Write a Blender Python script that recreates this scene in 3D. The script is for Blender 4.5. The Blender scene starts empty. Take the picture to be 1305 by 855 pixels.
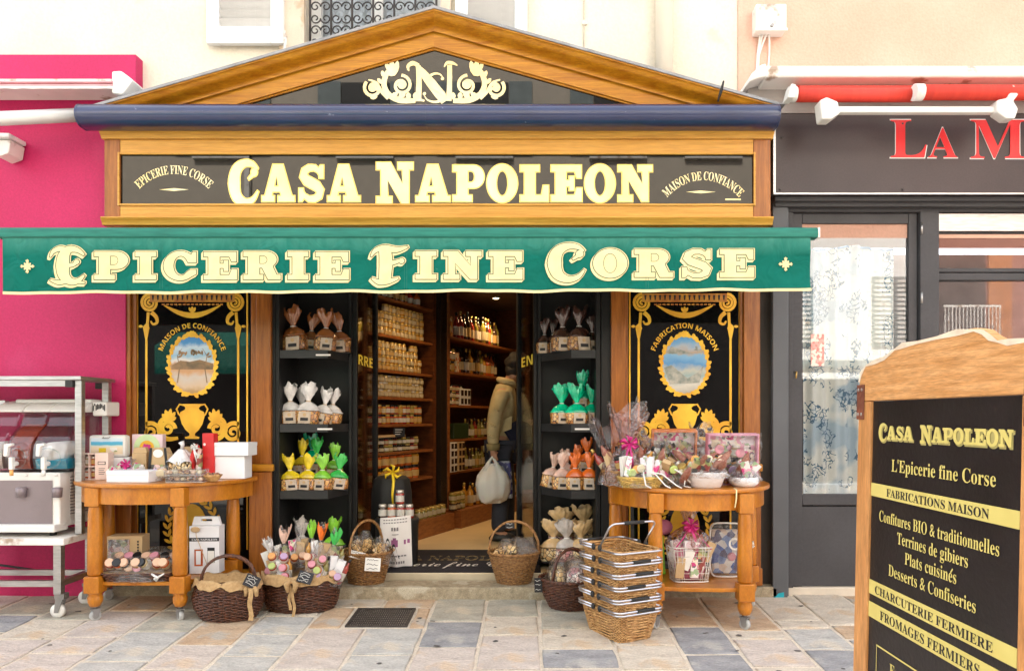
import bpy, bmesh, math, random
from mathutils import Vector, Matrix, noise
from mathutils.geometry import tessellate_polygon
PI = math.pi
sin, cos, rad = math.sin, math.cos, math.radians
S = bpy.context.scene
COL = S.collection

# ------------------------------------------------------------------ camera, sky, sun, exposure
cd = bpy.data.cameras.new('camera')
cam = bpy.data.objects.new('camera', cd); COL.objects.link(cam)
cam.location = (0, -5, 1.2); cam.rotation_euler = (PI/2, 0, 0)
cd.sensor_width = 36; cd.lens = 942/1305*36
cd.shift_x = (652.5-672)/1305; cd.shift_y = (530-427.5)/1305
cd.clip_start = .05; cd.clip_end = 2000
S.camera = cam
W = bpy.data.worlds.new("World"); S.world = W; W.use_nodes = True
wn = W.node_tree
sky = wn.nodes.new('ShaderNodeTexSky'); sky.sky_type = 'NISHITA'; sky.sun_disc = False
sky.sun_elevation = rad(50); sky.sun_rotation = rad(-12)
sky.air_density = 1.0; sky.dust_density = 3.0; sky.ozone_density = .6
hs = wn.nodes.new('ShaderNodeHueSaturation'); hs.inputs['Saturation'].default_value = .25   # thin high cloud: a paler sky
wn.links.new(sky.outputs[0], hs.inputs['Color']); wn.links.new(hs.outputs[0], wn.nodes['Background'].inputs[0])
wn.nodes['Background'].inputs[1].default_value = .14
sl = bpy.data.lights.new('sun', 'SUN'); sl.energy = 4.0; sl.angle = rad(.6); sl.color = (1, .93, .82)
sun = bpy.data.objects.new('sun', sl); COL.objects.link(sun); sun.location = (-2, 8, 14)
sd = Vector((-sin(rad(12))*cos(rad(50)), cos(rad(12))*cos(rad(50)), sin(rad(50))))   # behind the shop: its front stands in open shade
sun.rotation_euler = sd.to_track_quat('Z', 'Y').to_euler()
S.view_settings.view_transform = 'Standard'; S.view_settings.look = 'None'
S.view_settings.gamma = 1; S.view_settings.exposure = 2.5
S.render.film_transparent = False
S.cycles.max_bounces = 8; S.cycles.transparent_max_bounces = 16
S.cycles.use_denoising = True

# ------------------------------------------------------------------ measuring: a point of the photograph on the plane at depth Y
def PX(px, Y): return (px-672)*(Y+5)/942
def PZ(py, Y): return 1.2-(py-530)*(Y+5)/942
def gz(Y): return .048*max(Y, -5) if Y < 0 else 0
def GY(py): q = py-530; return (1130.4-5*q)/(q+45.2)

# ------------------------------------------------------------------ materials
MT = {}
def pm(name, c, r=.5, m=0, var=.12, vs=6, bump=.1, bs=80, st=(1, 1, 1), c2=None, coat=0, spec=.5, coat_r=.1, det=5, dirt=None, grain=None):
    if name in MT: return MT[name]
    mt = bpy.data.materials.new(name); mt.use_nodes = True
    n = mt.node_tree; b = n.nodes['Principled BSDF']; L = n.links.new
    tc = n.nodes.new('ShaderNodeTexCoord'); mp = n.nodes.new('ShaderNodeMapping'); mp.inputs['Scale'].default_value = st
    L(tc.outputs['Object'], mp.inputs[0])
    nz = n.nodes.new('ShaderNodeTexNoise'); nz.inputs['Scale'].default_value = vs; nz.inputs['Detail'].default_value = det
    L(mp.outputs[0], nz.inputs[0])
    rp = n.nodes.new('ShaderNodeValToRGB')
    lo = c2 if c2 else tuple(x*(1-var) for x in c); hi = c if c2 else tuple(min(1, x*(1+var)) for x in c)
    rp.color_ramp.elements[0].position = .33; rp.color_ramp.elements[0].color = (*lo, 1)
    rp.color_ramp.elements[1].position = .67; rp.color_ramp.elements[1].color = (*hi, 1)
    L(nz.outputs[0], rp.inputs[0]); src = rp.outputs[0]
    if dirt:                                   # (colour, scale, threshold)
        n2 = n.nodes.new('ShaderNodeTexNoise'); n2.inputs['Scale'].default_value = dirt[1]; n2.inputs['Detail'].default_value = 8
        L(tc.outputs['Object'], n2.inputs[0])
        r2 = n.nodes.new('ShaderNodeValToRGB'); r2.color_ramp.elements[0].position = dirt[2]; r2.color_ramp.elements[1].position = dirt[2]+.08
        L(n2.outputs[0], r2.inputs[0])
        mx = n.nodes.new('ShaderNodeMix'); mx.data_type = 'RGBA'
        L(r2.outputs[0], mx.inputs[0]); L(src, mx.inputs[6]); mx.inputs[7].default_value = (*dirt[0], 1); src = mx.outputs[2]
    if grain:                                  # (scale, amount): fine speckle or fibre over the colour
        n3 = n.nodes.new('ShaderNodeTexNoise'); n3.inputs['Scale'].default_value = grain[0]; n3.inputs['Detail'].default_value = 3; n3.inputs['Roughness'].default_value = .7; L(mp.outputs[0], n3.inputs[0])
        r3 = n.nodes.new('ShaderNodeMapRange'); r3.inputs[1].default_value = .3; r3.inputs[2].default_value = .7; r3.inputs[3].default_value = 1-grain[1]; r3.inputs[4].default_value = 1+grain[1]; L(n3.outputs[0], r3.inputs[0])
        vm = n.nodes.new('ShaderNodeVectorMath'); vm.operation = 'SCALE'; L(src, vm.inputs[0]); L(r3.outputs[0], vm.inputs['Scale']); src = vm.outputs[0]
    L(src, b.inputs['Base Color'])
    b.inputs['Roughness'].default_value = r; b.inputs['Metallic'].default_value = m
    b.inputs['Specular IOR Level'].default_value = spec
    if coat: b.inputs['Coat Weight'].default_value = coat; b.inputs['Coat Roughness'].default_value = coat_r
    if bump:
        nb = n.nodes.new('ShaderNodeTexNoise'); nb.inputs['Scale'].default_value = bs; nb.inputs['Detail'].default_value = 4
        L(mp.outputs[0], nb.inputs[0])
        bp = n.nodes.new('ShaderNodeBump'); bp.inputs['Strength'].default_value = bump; bp.inputs['Distance'].default_value = .01
        L(nb.outputs[0], bp.inputs['Height']); L(bp.outputs[0], b.inputs['Normal'])
    MT[name] = mt; return mt
def glassy(name, tint, fac, rough=.02, body=None, bump=0, bs=30):
    """mirror-like share fac over a see-through (body None) or opaque body"""
    mt = bpy.data.materials.new(name); mt.use_nodes = True; n = mt.node_tree; L = n.links.new
    n.nodes.remove(n.nodes['Principled BSDF']); out = n.nodes['Material Output']
    g = n.nodes.new('ShaderNodeBsdfGlossy'); g.inputs['Roughness'].default_value = rough
    if body is None:
        t = n.nodes.new('ShaderNodeBsdfTransparent')
    else:
        t = n.nodes.new('ShaderNodeBsdfDiffuse')
    t.inputs[0].default_value = (*(tint if body is None else body), 1)
    lw = n.nodes.new('ShaderNodeLayerWeight'); lw.inputs[0].default_value = .35
    mm = n.nodes.new('ShaderNodeMath'); mm.operation = 'MULTIPLY_ADD'; mm.inputs[1].default_value = .45; mm.inputs[2].default_value = fac; mm.use_clamp = True
    L(lw.outputs['Fresnel'], mm.inputs[0])
    x = n.nodes.new('ShaderNodeMixShader'); L(mm.outputs[0], x.inputs[0]); L(t.outputs[0], x.inputs[1]); L(g.outputs[0], x.inputs[2]); L(x.outputs[0], out.inputs[0])
    if bump:
        nb = n.nodes.new('ShaderNodeTexNoise'); nb.inputs['Scale'].default_value = bs; nb.inputs['Distortion'].default_value = 1.5
        tc = n.nodes.new('ShaderNodeTexCoord'); L(tc.outputs['Object'], nb.inputs[0])
        bp = n.nodes.new('ShaderNodeBump'); bp.inputs['Strength'].default_value = bump; bp.inputs['Distance'].default_value = .02
        L(nb.outputs[0], bp.inputs['Height']); L(bp.outputs[0], g.inputs['Normal']); L(bp.outputs[0], lw.inputs['Normal'])
    MT[name] = mt; return mt
def patches(name, cols, scale, rough=.5, rnd=1, edge=None, bump=.2, dist=.0):
    """voronoi cells in several colours: biscuits, sweets, printed goods"""
    mt = bpy.data.materials.new(name); mt.use_nodes = True; n = mt.node_tree; L = n.links.new; b = n.nodes['Principled BSDF']
    tc = n.nodes.new('ShaderNodeTexCoord'); v = n.nodes.new('ShaderNodeTexVoronoi'); v.inputs['Scale'].default_value = scale; v.inputs['Randomness'].default_value = rnd
    src = tc.outputs['Object']
    if dist:
        nn = n.nodes.new('ShaderNodeTexNoise'); nn.inputs['Scale'].default_value = scale*.7; L(src, nn.inputs[0])
        ad = n.nodes.new('ShaderNodeMix'); ad.data_type = 'RGBA'; ad.inputs[0].default_value = dist; L(src, ad.inputs[6]); L(nn.outputs[1], ad.inputs[7]); src = ad.outputs[2]
    L(src, v.inputs[0])
    sp = n.nodes.new('ShaderNodeSeparateColor'); L(v.outputs['Color'], sp.inputs[0])
    rp = n.nodes.new('ShaderNodeValToRGB'); rp.color_ramp.interpolation = 'CONSTANT'
    while len(rp.color_ramp.elements) < len(cols): rp.color_ramp.elements.new(.5)
    for i, c in enumerate(cols): rp.color_ramp.elements[i].position = i/len(cols); rp.color_ramp.elements[i].color = (*c, 1)
    L(sp.outputs[0], rp.inputs[0]); s = rp.outputs[0]
    if edge:
        v2 = n.nodes.new('ShaderNodeTexVoronoi'); v2.feature = 'DISTANCE_TO_EDGE'; v2.inputs['Scale'].default_value = scale; v2.inputs['Randomness'].default_value = rnd; L(src, v2.inputs[0])
        lt = n.nodes.new('ShaderNodeMath'); lt.operation = 'LESS_THAN'; lt.inputs[1].default_value = edge[1]; L(v2.outputs[0], lt.inputs[0])
        mx = n.nodes.new('ShaderNodeMix'); mx.data_type = 'RGBA'; L(lt.outputs[0], mx.inputs[0]); L(s, mx.inputs[6]); mx.inputs[7].default_value = (*edge[0], 1); s = mx.outputs[2]
    L(s, b.inputs['Base Color']); b.inputs['Roughness'].default_value = rough
    if bump:
        bp = n.nodes.new('ShaderNodeBump'); bp.inputs['Strength'].default_value = bump; bp.inputs['Distance'].default_value = .01; bp.invert = True
        L(v.outputs['Distance'], bp.inputs['Height']); L(bp.outputs[0], b.inputs['Normal'])
    MT[name] = mt; return mt
def zramp(name, stops, z0, z1, nscale=6, namt=.15, rough=.5, rot=False):
    """bands of colour up the object's own height, wavering with noise: small painted pictures"""
    mt = bpy.data.materials.new(name); mt.use_nodes = True; n = mt.node_tree; L = n.links.new; b = n.nodes['Principled BSDF']
    tc = n.nodes.new('ShaderNodeTexCoord'); sx = n.nodes.new('ShaderNodeSeparateXYZ'); L(tc.outputs['Object'], sx.inputs[0])
    mr = n.nodes.new('ShaderNodeMapRange'); mr.inputs[1].default_value = z0; mr.inputs[2].default_value = z1; L(sx.outputs[2], mr.inputs[0])
    nn = n.nodes.new('ShaderNodeTexNoise'); nn.inputs['Scale'].default_value = nscale; nn.inputs['Detail'].default_value = 6; L(tc.outputs['Object'], nn.inputs[0])
    ma = n.nodes.new('ShaderNodeMath'); ma.operation = 'MULTIPLY_ADD'; ma.inputs[1].default_value = namt*2; L(nn.outputs[0], ma.inputs[0])
    sb = n.nodes.new('ShaderNodeMath'); sb.operation = 'SUBTRACT'; sb.inputs[1].default_value = namt; L(mr.outputs[0], sb.inputs[0]); L(sb.outputs[0], ma.inputs[2])
    rp = n.nodes.new('ShaderNodeValToRGB')
    while len(rp.color_ramp.elements) < len(stops): rp.color_ramp.elements.new(.5)
    for i, (p, c) in enumerate(stops): rp.color_ramp.elements[i].position = p; rp.color_ramp.elements[i].color = (*c, 1)
    L(ma.outputs[0], rp.inputs[0]); L(rp.outputs[0], b.inputs['Base Color']); b.inputs['Roughness'].default_value = rough
    MT[name] = mt; return mt
def emit(name, c, s):
    mt = bpy.data.materials.new(name); mt.use_nodes = True; b = mt.node_tree.nodes['Principled BSDF']
    b.inputs['Emission Color'].default_value = (*c, 1); b.inputs['Emission Strength'].default_value = s; MT[name] = mt; return mt

WOOD = pm('varnished_wood', (.55, .245, .014), .36, c2=(.38, .135, .005), vs=4, st=(.6, 6, 12), bump=.06, bs=40, coat=.12, spec=.35, det=7, grain=(16, .16))
WOODH = pm('varnished_wood_across', (.66, .335, .055), .36, c2=(.54, .245, .028), vs=4, st=(.5, 6, 14), bump=.06, bs=40, coat=.12, spec=.35, det=8, grain=(16, .16))
WOODV = pm('varnished_wood_upright', (.38, .128, .020), .36, c2=(.24, .070, .009), vs=5, st=(9, 6, .7), bump=.06, bs=40, coat=.15, spec=.35, det=7, grain=(16, .2))
WOODT = pm('varnished_table_wood', (.55, .205, .016), .3, c2=(.41, .13, .008), vs=3, st=(4, 4, 1.6), bump=.05, bs=40, coat=.25, spec=.4, grain=(22, .14))
WOODI = pm('dark_shelf_wood', (.16, .05, .014), .4, c2=(.08, .022, .006), vs=6, st=(2, 2, 8), bump=.05)
SOFTW = pm('weathered_board_wood', (.66, .35, .14), .6, c2=(.50, .23, .07), vs=3, st=(2, 1.5, 26), bump=.2, bs=50, dirt=((.70, .50, .30), 11, .68), det=8, grain=(14, .28))
SOFTV = pm('weathered_post_wood', (.60, .29, .10), .55, c2=(.46, .20, .06), vs=4, st=(8, 8, 1), bump=.15, bs=50, det=8, grain=(14, .25))
CREAM = pm('cream_render', (.80, .73, .61), .9, var=.035, vs=2.2, bump=.35, bs=60, c2=(.74, .66, .53), dirt=((.66, .54, .39), 1.8, .62), grain=(40, .07))
SALMON = pm('salmon_render', (.76, .47, .36), .9, var=.04, vs=1.7, bump=.35, bs=60, c2=(.69, .405, .30), grain=(60, .06))
PINK = pm('magenta_paint', (.54, .018, .115), .55, c2=(.48, .014, .096), vs=1.2, spec=.35, dirt=((.53, .026, .125), 1.6, .58), bump=.12, bs=120, grain=(70, .10))
WHITE = pm('white_paint', (.80, .80, .78), .5, var=.04, bump=.05)
WHITED = pm('dirty_white_paint', (.80, .77, .72), .6, var=.05, bump=.2, dirt=((.40, .30, .22), 7, .60))
GREYP = pm('grey_shop_paint', (.066, .065, .070), .5, spec=.22, var=.09, vs=3, bump=.04, grain=(50, .08))
SLATEP = pm('bluish_grey_paint', (.105, .11, .12), .5, spec=.3, var=.09, vs=3, bump=.05)
PANEL = pm('dark_brown_sign_panel', (.045, .030, .030), .42, spec=.3, var=.18, vs=2, bump=.02, coat=.2, coat_r=.35, grain=(90, .15))
BLACK = pm('black_paint', (.018, .018, .018), .5, var=.3, bump=.05)
BLACKC = pm('black_cabinet', (.017, .0165, .016), .45, spec=.3, c2=(.008, .008, .0078), vs=4, bump=.1, bs=30)
RUBBER = pm('black_rubber', (.02, .02, .02), .65, var=.2)
GREEN = pm('green_awning_cloth', (.0, .145, .112), .8, c2=(.0, .12, .09), vs=4, bump=.15, bs=200, dirt=((.05, .24, .185), 14, .72))
_n = GREEN.node_tree; _L = _n.links.new; _p = _n.nodes['Principled BSDF']; _p.inputs['Specular IOR Level'].default_value = .2
_tc = _n.nodes.new('ShaderNodeTexCoord'); _sx = _n.nodes.new('ShaderNodeSeparateXYZ'); _L(_tc.outputs['Object'], _sx.inputs[0])      # sun-bleached band along the top of the cloth
_mr = _n.nodes.new('ShaderNodeMapRange'); _mr.inputs[1].default_value = 2.12; _mr.inputs[2].default_value = 2.24; _L(_sx.outputs[2], _mr.inputs[0])
_mp = _n.nodes.new('ShaderNodeMapping'); _mp.inputs['Scale'].default_value = (5, 5, 1.5); _L(_tc.outputs['Object'], _mp.inputs[0])
_nz = _n.nodes.new('ShaderNodeTexNoise'); _nz.inputs['Scale'].default_value = 4; _nz.inputs['Detail'].default_value = 8; _L(_mp.outputs[0], _nz.inputs[0])
_mu = _n.nodes.new('ShaderNodeMath'); _mu.operation = 'MULTIPLY'; _L(_mr.outputs[0], _mu.inputs[0]); _L(_nz.outputs[0], _mu.inputs[1])
_mx = _n.nodes.new('ShaderNodeMix'); _mx.data_type = 'RGBA'; _L(_mu.outputs[0], _mx.inputs[0]); _mx.inputs[7].default_value = (.10, .34, .27, 1)
_l = _p.inputs['Base Color'].links[0].from_socket; _L(_l, _mx.inputs[6]); _L(_mx.outputs[2], _p.inputs['Base Color'])
_nb = _n.nodes.new('ShaderNodeTexNoise'); _nb.inputs['Scale'].default_value = 7; _nb.inputs['Distortion'].default_value = 1.2; _L(_tc.outputs['Object'], _nb.inputs[0])
_bp = _n.nodes.new('ShaderNodeBump'); _bp.inputs['Strength'].default_value = .5; _bp.inputs['Distance'].default_value = .05; _L(_nb.outputs[0], _bp.inputs['Height']); _L(_bp.outputs[0], _p.inputs['Normal'])
GREENB = pm('green_awning_bar', (.01, .20, .15), .6, c2=(.0, .135, .10), vs=7, st=(1, 1, 9), bump=.1)
NAVY = pm('navy_metal', (.018, .028, .09), .3, var=.15, vs=8, st=(.6, 1, 1), bump=.03, coat=.6, dirt=((.25, .27, .4), 22, .70))
CREAMC = pm('cream_print', (.86, .74, .40), .7, c2=(.78, .66, .33), vs=12, bump=.05)
GOLDL = pm('bright_gilt', (.98, .88, .58), .3, c2=(.94, .74, .32), vs=3, bump=.04, m=.1)
GOLD = pm('window_gilt', (.92, .56, .045), .42, c2=(.72, .34, .02), vs=5, bump=.1, bs=60, m=.25)
GOLDT = pm('board_yellow', (.66, .56, .17), .6, c2=(.60, .50, .14), vs=10, bump=0)
INK = pm('black_print', (.012, .012, .014), .6, bump=0)
INKG = pm('dark_green_line', (.0, .07, .05), .8, bump=0)
RED = pm('red_awning_cloth', (.72, .05, .025), .6, c2=(.62, .035, .02), vs=3, st=(12, 1, 1), bump=.15)
REDL = pm('red_sign_letters', (.72, .01, .012), .4, var=.05, bump=0)
METAL = pm('brushed_steel', (.45, .44, .43), .35, m=.9, var=.15, vs=10, st=(1, 1, 8), bump=.03)
LEAD = pm('lead_flashing', (.30, .30, .31), .6, var=.2, vs=12, bump=.3)
STEEL = pm('galvanised_wheel', (.30, .29, .28), .4, m=.6, var=.2)
TYRE = pm('grey_caster_tyre', (.42, .42, .41), .6, var=.15)
PLAST = pm('white_plastic', (.78, .76, .72), .35, var=.03, bump=.02)
RUST = pm('rusty_hinge', (.17, .05, .025), .6, var=.3, vs=30, bump=.3)
STONE = pm('granite_step', (.42, .35, .24), .85, c2=(.28, .23, .15), vs=30, bump=.6, bs=90, dirt=((.50, .45, .34), 6, .56), grain=(160, .3))
MORTAR = pm('pale_mortar', (.68, .60, .49), .95, c2=(.58, .50, .40), vs=14, bump=.5, bs=90, grain=(120, .25))
SIGNG = glassy('sign_glass', None, .030, .012, body=(.003, .003, .003))
WING = glassy('black_window_glass', None, .02, .015, body=(.006, .005, .005))
CLEAR = glassy('clear_glass', (.92, .95, .94), .03, .01)
SHOPG = glassy('shop_window_glass', (.90, .92, .94), .055, .015)
CELLO = glassy('cellophane', (.98, .975, .98), .12, .13, bump=1.0, bs=38)
CELLOP = glassy('pink_tinted_cellophane', (.96, .82, .84), .12, .14, bump=1.0, bs=30)
WICKD = pm('dark_wicker', (.15, .045, .016), .38, c2=(.035, .011, .006), vs=60, bump=.5, bs=120, coat=.3)
WICKM = pm('brown_wicker', (.46, .24, .08), .45, c2=(.17, .07, .02), vs=60, bump=.5, bs=120, coat=.2)
WICKL = pm('honey_wicker', (.70, .42, .17), .45, c2=(.36, .17, .05), vs=40, bump=.5, bs=120, coat=.2)
BURLAP = pm('burlap', (.56, .37, .18), .95, c2=(.44, .27, .12), vs=60, bump=.6, bs=260)
KRAFT = pm('kraft_card', (.55, .38, .20), .75, var=.08, bump=.1)
PAPER = pm('white_label', (.80, .78, .73), .6, var=.04, bump=.05)
PINKC = pm('pink_card', (.82, .62, .55), .6, var=.04)
WCARD = pm('white_card', (.82, .82, .84), .55, var=.02, bump=.03)
REDC = pm('red_card', (.62, .02, .02), .4, var=.08)

# ------------------------------------------------------------------ mesh builder
class M:
    def __init__(s): s.bm = bmesh.new(); s.mi = 0
    def V(s, *p): return s.bm.verts.new(p[0] if len(p) == 1 else p)
    def Fc(s, vs, sm=False):
        try: f = s.bm.faces.new(vs)
        except ValueError: return None
        f.material_index = s.mi; f.smooth = sm; return f
    def box(s, x0, x1, y0, y1, z0, z1, mtx=None):
        c = [(x0, y0, z0), (x1, y0, z0), (x1, y1, z0), (x0, y1, z0), (x0, y0, z1), (x1, y0, z1), (x1, y1, z1), (x0, y1, z1)]
        v = [s.V(mtx @ Vector(p) if mtx else Vector(p)) for p in c]
        for q in ((0, 3, 2, 1), (4, 5, 6, 7), (0, 1, 5, 4), (1, 2, 6, 5), (2, 3, 7, 6), (3, 0, 4, 7)): s.Fc([v[i] for i in q])
        return s
    def sec(s, prof, x0, x1, axis='x', m0=0, m1=0):
        """extrude a closed profile of (y,z) along x; ends mitred by m*(-y)"""
        a = [s.V(x0+m0*y, y, z) for y, z in prof]; b = [s.V(x1+m1*y, y, z) for y, z in prof]
        n = len(prof)
        for i in range(n): j = (i+1) % n; s.Fc([a[i], a[j], b[j], b[i]])
        s.Fc(a[::-1]); s.Fc(b); return s
    def prism(s, pts, y0, y1, mtx=None):
        """closed outline in x,z between depths y0 and y1"""
        t = (lambda p: mtx @ Vector(p)) if mtx else Vector
        a = [s.V(t((x, y0, z))) for x, z in pts]; b = [s.V(t((x, y1, z))) for x, z in pts]; n = len(pts)
        for i in range(n): j = (i+1) % n; s.Fc([a[i], b[i], b[j], a[j]])
        tri = tessellate_polygon([[Vector((x, z, 0)) for x, z in pts]])
        for q in tri: s.Fc([a[i] for i in q]); s.Fc([b[i] for i in q][::-1])
        return s
    def slab(s, pts, z0, z1):
        """closed outline in x,y between heights"""
        a = [s.V(x, y, z0) for x, y in pts]; b = [s.V(x, y, z1) for x, y in pts]; n = len(pts)
        for i in range(n): j = (i+1) % n; s.Fc([a[i], a[j], b[j], b[i]])
        s.Fc(a[::-1]); s.Fc(b); return s
    def flat(s, conts, y, fn=None):
        """tessellated outlines with holes in x,z at depth y"""
        vl = [Vector((x, z, 0)) for c in conts for x, z in c]
        tri = tessellate_polygon([[Vector((x, z, 0)) for x, z in c] for c in conts])
        vs = [s.V(fn(p.x, p.y) if fn else (p.x, y, p.y)) for p in vl]
        for q in tri:
            f = s.Fc([vs[i] for i in q])
        return s
    def tube(s, pts, r, n=8, closed=False, cap=True, flatz=1):
        pts = [Vector(p) for p in pts]; m = len(pts); rr = r if isinstance(r, (list, tuple)) else [r]*m
        rings = []; up = None
        for i, p in enumerate(pts):
            a = pts[(i-1) % m] if (closed or i > 0) else p; b = pts[(i+1) % m] if (closed or i < m-1) else p
            d = (b-a)
            if d.length < 1e-9: d = Vector((0, 0, 1))
            d.normalize()
            if up is None:
                up = Vector((0, 0, 1)) if abs(d.z) < .9 else Vector((0, 1, 0))
            u = up - d*up.dot(d)
            if u.length < 1e-4: u = d.orthogonal()
            u.normalize(); w = d.cross(u); up = u
            rings.append([s.V(p + (u*cos(2*PI*k/n)*flatz + w*sin(2*PI*k/n))*rr[i]) for k in range(n)])
        for i in range(m if closed else m-1):
            A = rings[i]; B = rings[(i+1) % m]
            for k in range(n): s.Fc([A[k], A[(k+1) % n], B[(k+1) % n], B[k]], True)
        if not closed and cap: s.Fc(rings[0][::-1]); s.Fc(rings[-1])
        return s
    def lathe(s, prof, c=(0, 0, 0), n=24, sx=1, sy=1, a0=0, a1=2*PI, fn=None, cap=True, axis='z'):
        c = Vector(c); full = abs(a1-a0-2*PI) < 1e-6; k = n if full else n+1; rings = []
        for r, z in prof:
            row = []
            for i in range(k):
                a = a0+(a1-a0)*i/n; p = Vector((r*cos(a)*sx, r*sin(a)*sy, z))
                if fn: p = fn(p, a)
                if axis == 'y': p = Vector((p.x, p.z, p.y))
                if axis == 'x': p = Vector((p.z, p.x, p.y))
                row.append(s.V(c+p))
            rings.append(row)
        for A, B in zip(rings, rings[1:]):
            for i in range(k if full else k-1):
                j = (i+1) % k; s.Fc([A[i], A[j], B[j], B[i]], True)
        if cap and full:
            s.Fc(rings[0][::-1]); s.Fc(rings[-1])
        return s
    def ell(s, c, r, nu=14, nv=8, fn=None):
        if not isinstance(r, (tuple, list)): r = (r, r, r)
        pr = [(sin(PI*i/nv) if 0 < i < nv else .02, -cos(PI*i/nv)) for i in range(nv+1)]
        c = Vector(c)
        def g(p, a):
            q = Vector((p.x*r[0], p.y*r[1], p.z*r[2])); return fn(q) if fn else q
        return s.lathe(pr, c, nu, fn=g)
    def stroke(s, pts, w, y):
        """flat ribbon in x,z at depth y with widths w"""
        m = len(pts); ww = w if isinstance(w, (list, tuple)) else [w]*m; L_, R_ = [], []
        for i in range(m):
            a = pts[max(0, i-1)]; b = pts[min(m-1, i+1)]; dx, dz = b[0]-a[0], b[1]-a[1]; l = math.hypot(dx, dz) or 1
            nx, nz = -dz/l*ww[i]/2, dx/l*ww[i]/2
            L_.append(s.V(pts[i][0]+nx, y, pts[i][1]+nz)); R_.append(s.V(pts[i][0]-nx, y, pts[i][1]-nz))
        for i in range(m-1): s.Fc([L_[i], R_[i], R_[i+1], L_[i+1]])
        return s
    def curve(s, pts, w, y, k=5):
        m = len(pts); ww = w if isinstance(w, (list, tuple)) else [w]*m; P_, W_ = [], []
        for i in range(m-1):
            p0, p1, p2, p3 = pts[max(0, i-1)], pts[i], pts[i+1], pts[min(m-1, i+2)]
            for j in range(k):
                t = j/k; f = lambda q: .5*((2*p1[q])+(-p0[q]+p2[q])*t+(2*p0[q]-5*p1[q]+4*p2[q]-p3[q])*t*t+(-p0[q]+3*p1[q]-3*p2[q]+p3[q])*t**3)
                P_.append((f(0), f(1))); W_.append(ww[i]+(ww[i+1]-ww[i])*t)
        return s.stroke(P_+[pts[-1]], W_+[ww[-1]], y)
    def leaf(s, x, z, ang, l, w, y):
        ux, uz = cos(ang), sin(ang); pts = []
        for t, q in ((0, 0), (.3, .42), (.6, .5), (.85, .32), (1, 0), (.85, -.32), (.6, -.5), (.3, -.42)):
            pts.append(s.V(x+ux*l*t-uz*w*q, y, z+uz*l*t+ux*w*q))
        s.Fc(pts); return s
    def grid(s, nu, nv, fn, sm=True):
        g = [[s.V(fn(i/nu, j/nv)) for i in range(nu+1)] for j in range(nv+1)]
        for j in range(nv):
            for i in range(nu): s.Fc([g[j][i], g[j][i+1], g[j+1][i+1], g[j+1][i]], sm)
        return s
    def mesh(s, name, mats, smooth=None):
        me = bpy.data.meshes.new(name); s.bm.to_mesh(me); s.bm.free()
        for mm in (mats if isinstance(mats, (list, tuple)) else [mats]): me.materials.append(mm)
        return me
    def build(s, name, mats, parent=None, w=False, loc=None, rot=None, bevel=0, auto=False, **kw):
        if auto:
            for f in s.bm.faces: f.smooth = True
        bmesh.ops.recalc_face_normals(s.bm, faces=s.bm.faces)
        me = s.mesh(name, mats)
        if auto: me.set_sharp_from_angle(angle=rad(38))
        o = bpy.data.objects.new(name, me); COL.objects.link(o)
        if parent:
            o.parent = parent
            if w:
                L0 = Vector((0, 0, 0)); q = parent
                while q: L0 += q.location; q = q.parent
                o.location = -L0
        if loc is not None: o.location = loc
        if rot is not None: o.rotation_euler = rot
        if bevel:
            b = o.modifiers.new('bevel', 'BEVEL'); b.width = bevel; b.segments = 2; b.limit_method = 'ANGLE'; b.angle_limit = rad(40)
        tag(o, **kw); return o
def tag(o, label=None, cat=None, group=None, kind=None):
    if label: o['label'] = label
    if cat: o['category'] = cat
    if group: o['group'] = group
    if kind: o['kind'] = kind
    return o
def thing(name, label, cat, loc=(0, 0, 0), rz=0, group=None):
    o = bpy.data.objects.new(name, None); COL.objects.link(o); o.location = loc; o.rotation_euler = (0, 0, rz); o.empty_display_size = .05
    return tag(o, label, cat, group)
KIDS = {}
def copy_tree(o, loc=None, rz=None, label=None, parent=None, scale=None):
    c = o.copy(); COL.objects.link(c); c.parent = parent
    if loc is not None: c.location = loc
    if rz is not None: c.rotation_euler = (0, 0, rz)
    if scale is not None: c.scale = scale
    if label: c['label'] = label
    if o.name not in KIDS: KIDS[o.name] = list(o.children)
    for ch in KIDS[o.name]: copy_tree(ch, parent=c)
    return c
def inst(me, name, parent=None, loc=(0, 0, 0), rot=(0, 0, 0), scale=(1, 1, 1), **kw):
    o = bpy.data.objects.new(name, me); COL.objects.link(o); o.parent = parent; o.location = loc; o.rotation_euler = rot; o.scale = scale
    tag(o, **kw); return o

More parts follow.
